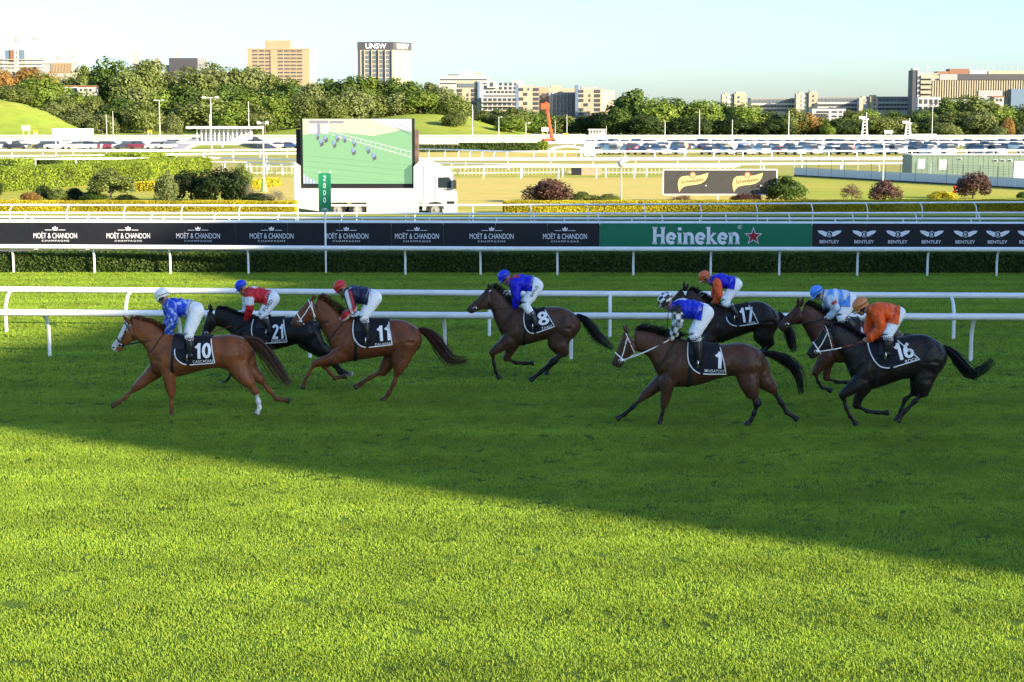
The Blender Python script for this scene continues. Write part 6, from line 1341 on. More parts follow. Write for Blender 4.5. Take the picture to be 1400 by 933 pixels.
        pts = [p0, p0 + up * .03 + d * L_ * .4, p0 + up * .035 + d * L_ * .8 + Vector((0, side * .03, -.01)), p0 + up * .02 + d * L_ * 1.15 + Vector((0, side * .05, -.05 * L_ / .14))]
        paths.append((pts, rnd.uniform(.004, .009)))
    ef = S['ear']; e0 = Pt(ef[0][0], ef[0][1])
    for i in range(22):                                                # forelock
        p0 = e0 + Vector((rnd.uniform(-.02, .03), rnd.uniform(-.03, .03), rnd.uniform(-.02, .02)))
        q = at_station(head, .9); tgt = Vector((q[0] + .01, Yc + rnd.uniform(-.03, .03), q[1] + .01))
        paths.append(([p0, p0 * .5 + tgt * .5 + Vector((0, 0, .02)), tgt], .005))
    hair_strands(mb, mc, paths, 0, hc); build_hair(mb, mc, 'mane', root, base)
    # tail
    mb, mc = MB(), []; paths = []; G = catmull([tuple(Pt(x, y, 0)) for x, y in S['tail']], 5); tw = S.get('tailw', .10) * .72
    ng = len(G)
    for i in range(190):
        L_ = rnd.uniform(.50, 1.0) if i > 30 else 1.0; a0, rr0 = rnd.uniform(0, 6.28), math.sqrt(rnd.random()); ph = rnd.uniform(-.6, .6)
        stray = rnd.random() < .18; pts = []
        for k in range(9):
            t = k / 8 * L_; f = t * (ng - 1); j = min(int(f), ng - 2); g = Vector(G[j] * (1 - f + j) + G[j + 1] * (f - j))
            w = tw * (0.25 + 1.15 * math.sin(min(t * 1.25 + .08, 1) * math.pi * .62)) * (1.0 if t < .75 else 1.0 - (t - .75) * 1.6)
            if stray: w *= 1.0 + 0.9 * t
            tn = Vector(G[min(j + 1, ng - 1)] - G[max(j - 1, 0)]).normalized(); b_ = tn.cross(Vector((0, 1, 0)))
            pts.append(g + b_ * (w * rr0 * math.cos(a0 + ph * t)) + Vector((0, 1, 0)) * (w * .8 * rr0 * math.sin(a0 + ph * t)) + Vector((rnd.gauss(0, .004), 0, rnd.gauss(0, .006))))
        paths.append((pts, rnd.uniform(.006, .011)))
    hair_strands(mb, mc, paths, 0, S.get('tailc', hc)); build_hair(mb, mc, 'tail', root, base)
    # ---- tack: straps follow the body's own rings
    def strap(name, rows, r, material, frac=(0, 1), flat=1.0, parent=root, scale=1.04, n=26, closed_=True):
        mb = MB(); pts = [p for p in ring_of(rows, scale, n)]
        mb.tube(pts + [pts[0], pts[1]], r, 6, caps=False, flat=flat); return mb.build(name, material, parent, True, base)
    bm_ = M[S.get('bridle', 'leather')]
    def between(arr, u0, u1, shift=0.0):
        a, b = at_station(arr, u0), at_station(arr, u1); return np.array([a[0], a[1], b[2], b[3], (a[4] + b[4]) / 2])
    nb = len(hd) - 1
    br_o = strap('noseband', between(head, nb - 2.1, nb - 1.9), .011, bm_, scale=1.06)
    strap('browband', between(head, .55, .2), .009, M[S.get('brow', S.get('bridle', 'leather'))], scale=1.05)
    strap('throatlash', between(head, .0, .75), .008, bm_, scale=1.05)
    for s_ in (-1, 1):
        mb = MB(); pts = []
        for k in range(9):
            u = .35 + (nb - 1.55 - .35) * k / 8; row = at_station(head, u); f = .25 + .38 * k / 8
            th = math.acos(1 - 2 * f); C = (Vector((row[0], Yc, row[1])) + Vector((row[2], Yc, row[3]))) / 2; d = (Vector((row[0], Yc, row[1])) - Vector((row[2], Yc, row[3]))) / 2
            pts.append(C + d * math.cos(th) * 1.02 + Vector((0, s_, 0)) * (row[4] * 1.10 * math.sin(th)))
        mb.tube(pts, .009, 6); mb.build('cheek_strap', bm_, root, True, base)
        bit = pts[-1]; mb = MB()
        mb.tube([bit + Vector((math.cos(a) * .035, s_ * .008, math.sin(a) * .035)) for a in [2 * math.pi * k / 10 for k in range(11)]], .007, 5)
        mb.build('bit_ring', M['steel'], root, True, base)
        hx, hy = S['hand']; hand = Pt(hx, hy, s_ * .09)
        mb = MB(); mids = [bit.lerp(hand, t) + Vector((0, s_ * .05 * math.sin(math.pi * t), -.02 * math.sin(math.pi * t))) for t in np.linspace(0, 1, 9)]
        half = S.get('reinsplit', 1.0); k = max(2, int(round(8 * half)))
        mb.tube(mids[:k + 1], .010, 6); mb.build('rein', M[S.get('rein', S.get('bridle', 'leather'))], root, True, base)
        if half < 1.0:
            mb = MB(); mb.tube(mids[k:], .011, 6); mb.build('rein', M['red_leather'], root, True, base)
    if S.get('blinker'):
        for s_ in (-1, 1):
            rows = [at_station(head, u) for u in np.linspace(.25, 2.1, 9)]; vs, fs = [], []
            for row in rows:
                for q in range(5):
                    th = .25 * math.pi + .42 * math.pi * q / 4
                    C = (Vector((row[0], Yc, row[1])) + Vector((row[2], Yc, row[3]))) / 2; d = (Vector((row[0], Yc, row[1])) - Vector((row[2], Yc, row[3]))) / 2
                    vs.append(C + d * math.cos(th) * 1.05 + Vector((0, s_, 0)) * (row[4] * 1.09 * math.sin(th)))
            for a in range(8):
                for q in range(4): fs.append((a * 5 + q, a * 5 + q + 1, a * 5 + q + 6, a * 5 + q + 5))
            mb = MB(); mb.add(vs, fs); mb.build('blinker', M['black'], root, True, base)
    strap('breastplate', between(body, 7.6, 9.0), .010, M['leather'], scale=1.03, n=30)
    g0, g1 = at_station(body, 6.05), at_station(body, 6.3)
    mb = MB(); a, b = ring_of(g0, 1.03, 28), ring_of(g1, 1.03, 28); a2, b2 = ring_of(g0, 1.0, 28), ring_of(g1, 1.0, 28)
    mb.rings([a2, a, b, b2], caps=False); mb.build('girth', M['black'], root, True, base)
    # saddle: a small pad over the back
    rows = [at_station(body, u) for u in np.linspace(5.15, 6.35, 7)]; vs = []; fs = []; nn = 13
    for lay, k in ((0, 1.03), (1, 1.0)):
        for i, row in enumerate(rows):
            e = 1.0 + (0.10 if lay == 0 else 0.0) * (1 if 0 < i < 6 else .5) + (.10 if lay == 0 and i == 0 else 0)
            vs += ring_of(row, k * e, nn, (-1.15, 1.15))
    for i in range(6):
        for q in range(nn - 1):
            a = i * nn + q; fs.append((a, a + 1, a + nn + 1, a + nn)); c = a + 7 * nn; fs.append((c, c + nn, c + nn + 1, c + 1))
    mb = MB(); mb.add(vs, fs); mb.build('saddle', M['leather'], root, True, base)
    # ---- saddle cloth
    K = S['cloth']; cox, coy, csc = K['crop']; ctr = lambda x, y: (cox + x / csc, coy + y / csc)
    Yn = Yc - 0.28; TF, BF, BR, TR = [Vector((*q, 0)) for q in K['quad']]
    NU, NV = 18, 13
    def q2(u, v):                                 # v 0 bottom, 1 top; the lower front corner is rounded
        a_, b_ = 1 - u / .34, 1 - v / .40
        if a_ > 0 and b_ > 0: u, v = (1 - a_ * math.sqrt(1 - b_ * b_ / 2)) * .34, (1 - b_ * math.sqrt(1 - a_ * a_ / 2)) * .40
        f = BF.lerp(TF, v); r = BR.lerp(TR, v); p = f.lerp(r, u)
        p += (TF - TR).normalized() * ((BF - BR).length * .05 * math.sin(math.pi * v) * (1 - u) )
        return p
    grid = []
    for j in range(NV):
        rowp = []
        for i in range(NU):
            q = q2(i / (NU - 1), j / (NV - 1)); p = at(*ctr(q.x, q.y), Yn)
            rowp.append(p)
        grid.append(rowp)
    P3 = []; nside = 0
    def over(x):                                   # top of the back at x
        h = bvh.ray_cast(Vector((x, Yc, 4)), Vector((0, 0, -1)), 6); return h[0].z if h[0] is not None else None
    tops = [over(p.x) or p.z for p in grid[-1]]
    side = []
    for j in range(NV):
        rw = []
        for i in range(NU):
            p = grid[j][i]; zt = tops[i] - .05
            zb = grid[0][i].z; z = zb + (min(zt, max(grid[-1][i].z, zt - .12)) - zb) * j / (NV - 1)
            x = p.x; pp = Vector((x, Yn, z)); hit, nm = cast_y(bvh, pp); tr_ = 0
            while hit is None and tr_ < 8: pp.z -= .02; hit, nm = cast_y(bvh, pp); tr_ += 1
            if hit is None: hit, nm = Vector((x, Yc - .2, z)), Vector((0, -1, 0))
            rw.append(hit + nm * .016)
        side.append(rw)
    allrows = [r for r in side]
    for dy in (-.13, -.07, 0, .07, .13):
        rw = []
        for i in range(NU):
            x = side[-1][i].x; h = bvh.ray_cast(Vector((x, Yc + dy, 4)), Vector((0, 0, -1)), 6)
            rw.append((h[0] if h[0] is not None else Vector((x, Yc + dy, tops[i]))) + Vector((0, 0, .018)))
        allrows.append(rw)
    for r in reversed(side): allrows.append([Vector((p.x, 2 * Yc - p.y, p.z)) for p in r])
    vs = [p for r in allrows for p in r]; fs = []
    for j in range(len(allrows) - 1):
        for i in range(NU - 1): fs.append((j * NU + i, j * NU + i + 1, (j + 1) * NU + i + 1, (j + 1) * NU + i))
    mb = MB(); mb.add(vs, fs); cl = mb.build('saddle_cloth', M['cloth_black'], root, True, base)
    cb = BVHTree.FromPolygons(vs, fs)
    edge_front = [side[j][0] for j in range(NV - 1, -1, -1)] + [side[0][i] for i in range(1, 5)]
    edge_rear = [side[0][i] for i in range(6, NU)] + [side[j][NU - 1] for j in range(1, NV)]
    for pth in (edge_front, edge_rear):
        mb = MB(); mb.tube([p + Vector((0, -.004, 0)) for p in pth], .0105, 6); mb.build('piping', M['piping'], cl, True, base)
    ny, an = K.get('num'), K.get('ang', 0)
    if ny: project_text(cb, K['text'], ctr, ny[:2], ny[2], an, Yn, .007, .018, M['print_white'], cl, base, 'number', 1.0, .035, K['nw'], True)
    if K.get('name'): project_text(cb, K['name'][0], ctr, K['name'][1:3], K['name'][3], an, Yn, .007, .004, M['print_white'], cl, base, 'name_lettering', K.get('xs', 1.0))
    S['Yc'] = Yc
    return root

# -------------------------------------------------------------------- jockeys
SKIN = (0.40, 0.22, 0.15)
def make_jockey(J, S):
    ox, oy, sc = J['crop']; tr = lambda x, y: (ox + x / sc, oy + y / sc)
    Yc = S['Yc']; Pt = lambda x, y, dy=0.0: at(*tr(x, y), Yc + dy)
    mpp = Yc / (F * sc)
    ankle = Pt(*J['ankle'][:2], -.3); base = Vector((Pt(*J['hip'][:2]).x, Yc, ankle.z - .12))
    root = empty('person', base, J['label'], 'person', 'jockeys riding in the race')
    src = Src(); jc = J['jersey']
    def seg(pts, zone, colfn, n=14, sub=4, ends=True):
        P = [Pt(x, y, dy) for x, y, r, dy, d in pts]; rr = [p[2] * mpp for p in pts]; df = [p[4] for p in pts]
        rg, T = chain_rings(P, rr, df, n, sub, ends); src.add(rg, lambda i, a: colfn(T[i], a), zone); return P, rr
    sk = lambda t, a: SKIN
    # torso (neck base, chest, belly, seat), then head and limbs
    tb = J['torso']
    tp = [(x, y, r, 0, d) for (x, y, r), d in zip(tb, (1.0, 1.55, 1.45, 1.6))]
    nk = 3
    Pz = [Pt(x, y, dy) for x, y, r, dy, d in tp]; rg, T = chain_rings(Pz, [p[2] * mpp for p in tp], [p[4] for p in tp], 20, 6)
    for i, ring_ in enumerate(rg): pass
    cut = J.get('waist', .80)
    k0 = next(i for i, t in enumerate(T) if t > cut)
    src.add(rg[:k0 + 1], lambda i, a: jc('torso', T[i] / cut, a), 1); src.add(rg[k0 - 1:], lambda i, a: (.7, .7, .7), 2)
    hx, hy, hr = J['helmet']; H = Pt(hx, hy); r = hr * mpp
    fdir = Vector((-0.80, 0, -0.60)).normalized() if 'look' not in J else Vector((J['look'][0], 0, J['look'][1])).normalized()
    updir = Vector((-fdir.z * -1, 0, fdir.x * -1)); updir = Vector((fdir.z, 0, -fdir.x)) if Vector((fdir.z, 0, -fdir.x)).z > 0 else Vector((-fdir.z, 0, fdir.x))
    def hp(f, u, y=0): return H + fdir * (f * r) + updir * (u * r) + Vector((0, y * r, 0))
    def blob(c, rad, zone, col):
        mb = MB(); mb.ball((0, 0, 0), 1.0, 14, 10); vs = [c + fdir * (v[0] * rad[0]) + Vector((0, v[1] * rad[1], 0)) + updir * (v[2] * rad[2]) for v in map(Vector, mb.v)]
        b = len(src.mb.v); src.mb.v.extend([tuple(v) for v in vs]); src.mb.f.extend([tuple(b + i for i in f) for f in mb.f]); src.mb.m.extend([0] * len(mb.f))
        src.col.extend([col] * len(vs)); src.zone.extend([zone] * len(vs))
    blob(hp(.02, -.12), (r * .86, r * .72, r * .92), 0, SKIN)                       # skull
    blob(hp(.38, -.72), (r * .42, r * .50, r * .46), 0, SKIN)                       # jaw
    blob(hp(.86, -.55), (r * .17, r * .12, r * .20), 0, SKIN)                       # nose
    blob(hp(.62, -1.0), (r * .20, r * .22, r * .16), 0, SKIN)                       # chin
    for s_ in (-1, 1): blob(hp(-.10, -.42, s_ * .72), (r * .14, r * .08, r * .20), 0, SKIN)   # ears
    nb = Pt(*tb[0][:2]); rg, T2 = chain_rings([hp(.0, -.5), hp(-.1, -.75).lerp(nb, .5), nb], [r * .45, r * .45, tb[0][2] * mpp * 1.05], [.95, .95, 1.1], 12, 3)
    src.add(rg, sk, 0)
    # arms
    for s_, key in ((-1, 'arm'), (1, 'arm2')):
        A = J.get(key) or [(x + J.get('fx', -14), y, q) for x, y, q in J['arm']]
        dys = (.17, .20, .08)
        (sx, sy, sr), (ex, ey, e_r), (wx, wy, wr) = A; sr, e_r = sr * .86, e_r * .80
        zone = 1
        P, rr = seg([(sx, sy, sr, s_ * dys[0], 1.0), ((sx + ex) / 2, (sy + ey) / 2, (sr + e_r) / 2, s_ * .19, 1.0), (ex, ey, e_r, s_ * dys[1], 1.0)], zone, lambda t, a, s_=s_: jc('upper' if s_ < 0 else 'upper2', t, a))
        P, rr = seg([(ex, ey, e_r, s_ * dys[1], 1.0), ((ex + wx) / 2, (ey + wy) / 2, (e_r * .9 + wr) / 2, s_ * .15, 1.0), (wx, wy, wr * .8, s_ * .10, 1.0)], zone, lambda t, a, s_=s_: jc('fore' if s_ < 0 else 'fore2', t, a))
        # hand: palm, four curled fingers, thumb
        gcol = J.get('glove', SKIN); W = P[-1]; f = (P[-1] - P[0]).normalized(); up = Vector((-f.z, 0, f.x)); up = up if up.z > 0 else -up
        f = (f * .75 + Vector((-.5, 0, -.1))).normalized(); up = Vector((-f.z, 0, f.x)); up = up if up.z > 0 else -up
        hc = W + f * .045
        def c3(pts, rad, zone=3):
            rg, T = chain_rings(pts, rad, [1.0] * len(pts), 8, 3); src.add(rg, lambda i, a: gcol, zone)
        rg, T = chain_rings([W, hc, hc + f * .035], [.030, .040, .036], [.62] * 3, 12, 3); src.add(rg, lambda i, a: gcol, 3)
        for k in range(4):
            o = hc + f * .035 + up * ((1.5 - k) * .019) + Vector((0, s_ * .012, 0)); L_ = (.030, .034, .032, .026)[k]
            c3([o, o + f * L_ + Vector((0, -s_ * .004, 0)), o + f * (L_ * .95) + Vector((0, -s_ * .030, 0)), o + f * .004 + Vector((0, -s_ * .038, 0))], [.0105, .0100, .0092, .008])
        o = hc + up * .030 + Vector((0, -s_ * .006, 0)); c3([o - f * .01, o + f * .025 + up * .008, o + f * .05 + up * .0 + Vector((0, -s_ * .012, 0))], [.013, .011, .009])
    # legs
    for s_ in (-1, 1):
        dx = 0 if s_ < 0 else J.get('lx', -6)
        hp_, kn, bt, an, to = [J[k] for k in ('hip', 'knee', 'top', 'ankle', 'toe')]
        D = (.13, .21, .27, .29, .31, .32) if s_ < 0 else (.13, .21, .27, .29, .31, .32)
        mid = ((hp_[0] * .45 + kn[0] * .55) , (hp_[1] * .45 + kn[1] * .55), hp_[2] * .40 + kn[2] * .62)
        seg([(hp_[0] + dx, hp_[1], hp_[2], s_ * D[0], 1.0), (mid[0] + dx, mid[1], mid[2], s_ * D[1], .95), (kn[0] + dx, kn[1], kn[2], s_ * D[2], .9), (bt[0] + dx, bt[1], bt[2], s_ * D[3], .9)], 2, lambda t, a: (.7, .7, .7))
        seg([(bt[0] + dx, bt[1], bt[2] * .98, s_ * D[3], .9), ((bt[0] * .55 + an[0] * .45) + dx, bt[1] * .55 + an[1] * .45, bt[2] * 1.0, s_ * D[4], .9), (an[0] + dx, an[1], an[2], s_ * D[5], .9)], 4, lambda t, a: (.014, .014, .018))
        hl = (an[0] * 1.35 - to[0] * .35, max(an[1], to[1]) - to[2] * .3)
        seg([(hl[0] + dx, hl[1], an[2] * .8, s_ * D[5], .9), (an[0] + dx, an[1] * .5 + to[1] * .5, an[2] * 1.0, s_ * D[5], .9), (to[0] + dx, to[1], to[2] * .8, s_ * .34, 1.0)], 4, lambda t, a: (.014, .014, .018))
        # stirrup iron
        mb = MB(); c = Pt((an[0] * .35 + to[0] * .65) + dx, (an[1] * .3 + to[1] * .7), s_ * .33)
        mb.tube([c + Vector((0, s_ * .055 * math.cos(a), -.06 + .075 * math.sin(a) + .04)) for a in np.linspace(-2.6, 5.8 - 2.6 + .45, 16)], .006, 5)
        mb.tube([c + Vector((0, -.05, -.055)), c + Vector((0, .05, -.055))], .010, 5)
        J.setdefault('stirrups', []).append(mb)
    me, cols, zn = src.finish(0.0095, 3, 0.5)
    ax = (Pz[3] - Pz[2]).normalized(); wp = Pz[2].lerp(Pz[3], (cut - .667) / .333); tr_r = tb[2][2] * mpp
    for i, v in enumerate(me.vertices):
        if zn[i] in (1, 2):
            dv = v.co - wp; al = dv.dot(ax); pd = Vector((dv.x - ax.x * al, 0, dv.z - ax.z * al)).length
            if pd < tr_r * .98 and abs(al) < tr_r * 1.6:
                if al < 0 and zn[i] == 2: zn[i] = 1; cols[i] = jc('torso', .97, .3)
                elif al > 0 and zn[i] == 1 and al < tr_r: zn[i] = 2
    parts = {}
    for nm, zs, off, wr, mt in (('jersey', (1,), .010, .024, 'silk'), ('breeches', (2,), .007, .006, 'breech')):
        sel = np.isin(zn, zs); m2 = sub_mesh(me, cols, sel, off, nm, wr, 16 if nm == 'jersey' else 22); m2.materials.append(M[mt]); parts[nm] = m2
    for s_ in (-1, 1):
        sel = (zn == 4) & np.array([(v.co.y - Yc) * s_ > 0 for v in me.vertices]); m2 = sub_mesh(me, cols, sel, .006, 'boot'); m2.materials.append(M['boot']); parts['boot%d' % s_] = m2
    skinc = np.where(np.isin(zn, (0, 3))[:, None], cols, np.array(SKIN)[None, :]); set_colors(me, skinc); me.materials.append(M['skin'])
    brv = BVHTree.FromPolygons([v.co.copy() for v in parts['breeches'].vertices], [tuple(p.vertices) for p in parts['breeches'].polygons])
    me.polygons.foreach_set('use_smooth', [True] * len(me.polygons))
    for k, m_ in [('body', me)] + list(parts.items()):
        m_.transform(Matrix.Translation(-base)); o = link('boot' if k.startswith('boot') else k, m_, root)
        if k == 'breeches' and J.get('leg_text'):
            T_ = J['leg_text']; project_text(brv, T_[0], tr, T_[1:3], T_[3], T_[4], Yc - .25, .012, .01, M['print_dark'], o, base, 'lettering', 1.0, .03)
    # helmet: silk cap over a shell, peak, strap
    mb = MB(); nu, nv = 20, 9; cc = []; capf = J['cap']
    vs = []
    for i in range(nv + 1):
        ph = -.16 * math.pi + (.5 + .16) * math.pi * i / nv; ph = min(ph, math.pi / 2)
        for j in range(nu):
            th = 2 * math.pi * j / nu; cr = max(math.cos(ph), .02)
            vs.append(hp(1.10 * cr * math.cos(th) - .04, .98 * math.sin(ph) + .12, .92 * cr * math.sin(th)))
    fs = [(i * nu + j, i * nu + (j + 1) % nu, (i + 1) * nu + (j + 1) % nu, (i + 1) * nu + j) for i in range(nv) for j in range(nu)] + [tuple(nv * nu + j for j in range(nu))]
    mb.add(vs, fs); o = mb.build('helmet', M['cap'], root, True, base)
    me2 = o.data; a = me2.color_attributes.new('col', 'FLOAT_COLOR', 'CORNER')
    li = 0
    buf = np.ones((len(me2.loops), 4), np.float32)
    for k, p in enumerate(me2.polygons):
        c = capf(k // nu if k < nv * nu else nv, k % nu if k < nv * nu else 0)
        for l in p.loop_indices: buf[l, :3] = c
    a.data.foreach_set('color', buf.ravel())
    mb = MB(); pk = []
    for k in range(9):
        th = -1.1 + 2.2 * k / 8; pk.append((hp(1.02 * math.cos(th), -.24, .88 * math.sin(th)), hp(1.42 * math.cos(th) + .0, -.36, .90 * math.sin(th)), hp(1.40 * math.cos(th), -.44, .88 * math.sin(th)), hp(1.0 * math.cos(th), -.34, .86 * math.sin(th))))
    mb.rings([list(x) for x in pk]); pe = mb.build('peak', M['cap'], o, True, base); set_colors(pe.data, np.array([J.get('peak', capf(0, 0))] * len(pe.data.vertices)))
    mb = MB(); mb.tube([hp(.94 * math.cos(t), -.40, .78 * math.sin(t)) for t in np.linspace(-1.9, 1.9, 15)], r * .13, 6, flat=1.5); mb.build('goggles', M['dark_glass'], root, True, base)
    mb = MB(); mb.tube([hp(1.04 * math.cos(t) - .12, .10 + .12 * math.cos(t), 1.0 * math.sin(t)) for t in np.linspace(1.0, 2 * math.pi - 1.0, 17)], r * .055, 5); mb.build('goggle_strap', M['black'], root, True, base)
    mb = MB(); mb.tube([hp(-.05, -.30, .80 * s_) for s_ in (-1,)] + [hp(.35, -1.05, -.42), hp(.5, -1.18, 0), hp(.35, -1.05, .42), hp(-.05, -.30, .80)], r * .06, 5); mb.build('chin_strap', M['black'], root, True, base)
    mb = MB(); mb.tube([hp(.80, -.80, -.14), hp(.84, -.80, 0), hp(.80, -.80, .14)], r * .05, 5); mb.build('mouth', mat_mouth, root, True, base)
    for mb in J['stirrups']: mb.build('stirrup', M['steel'], S['root'], True, S['root'].location)
    if J.get('whip'):
        w0, w1 = J['whip']; mb = MB(); mb.tube([Pt(*w0, -.10), Pt(*w1, -.12)], [.009, .005], 6); w = mb.build('riding_whip', M['black'], None, True); tag(w, 'thin black riding whip held upright by the jockey in checked cap', 'whip')
    return root
mat_mouth = mat('mouth', (0.25, 0.07, 0.06), 0.5)

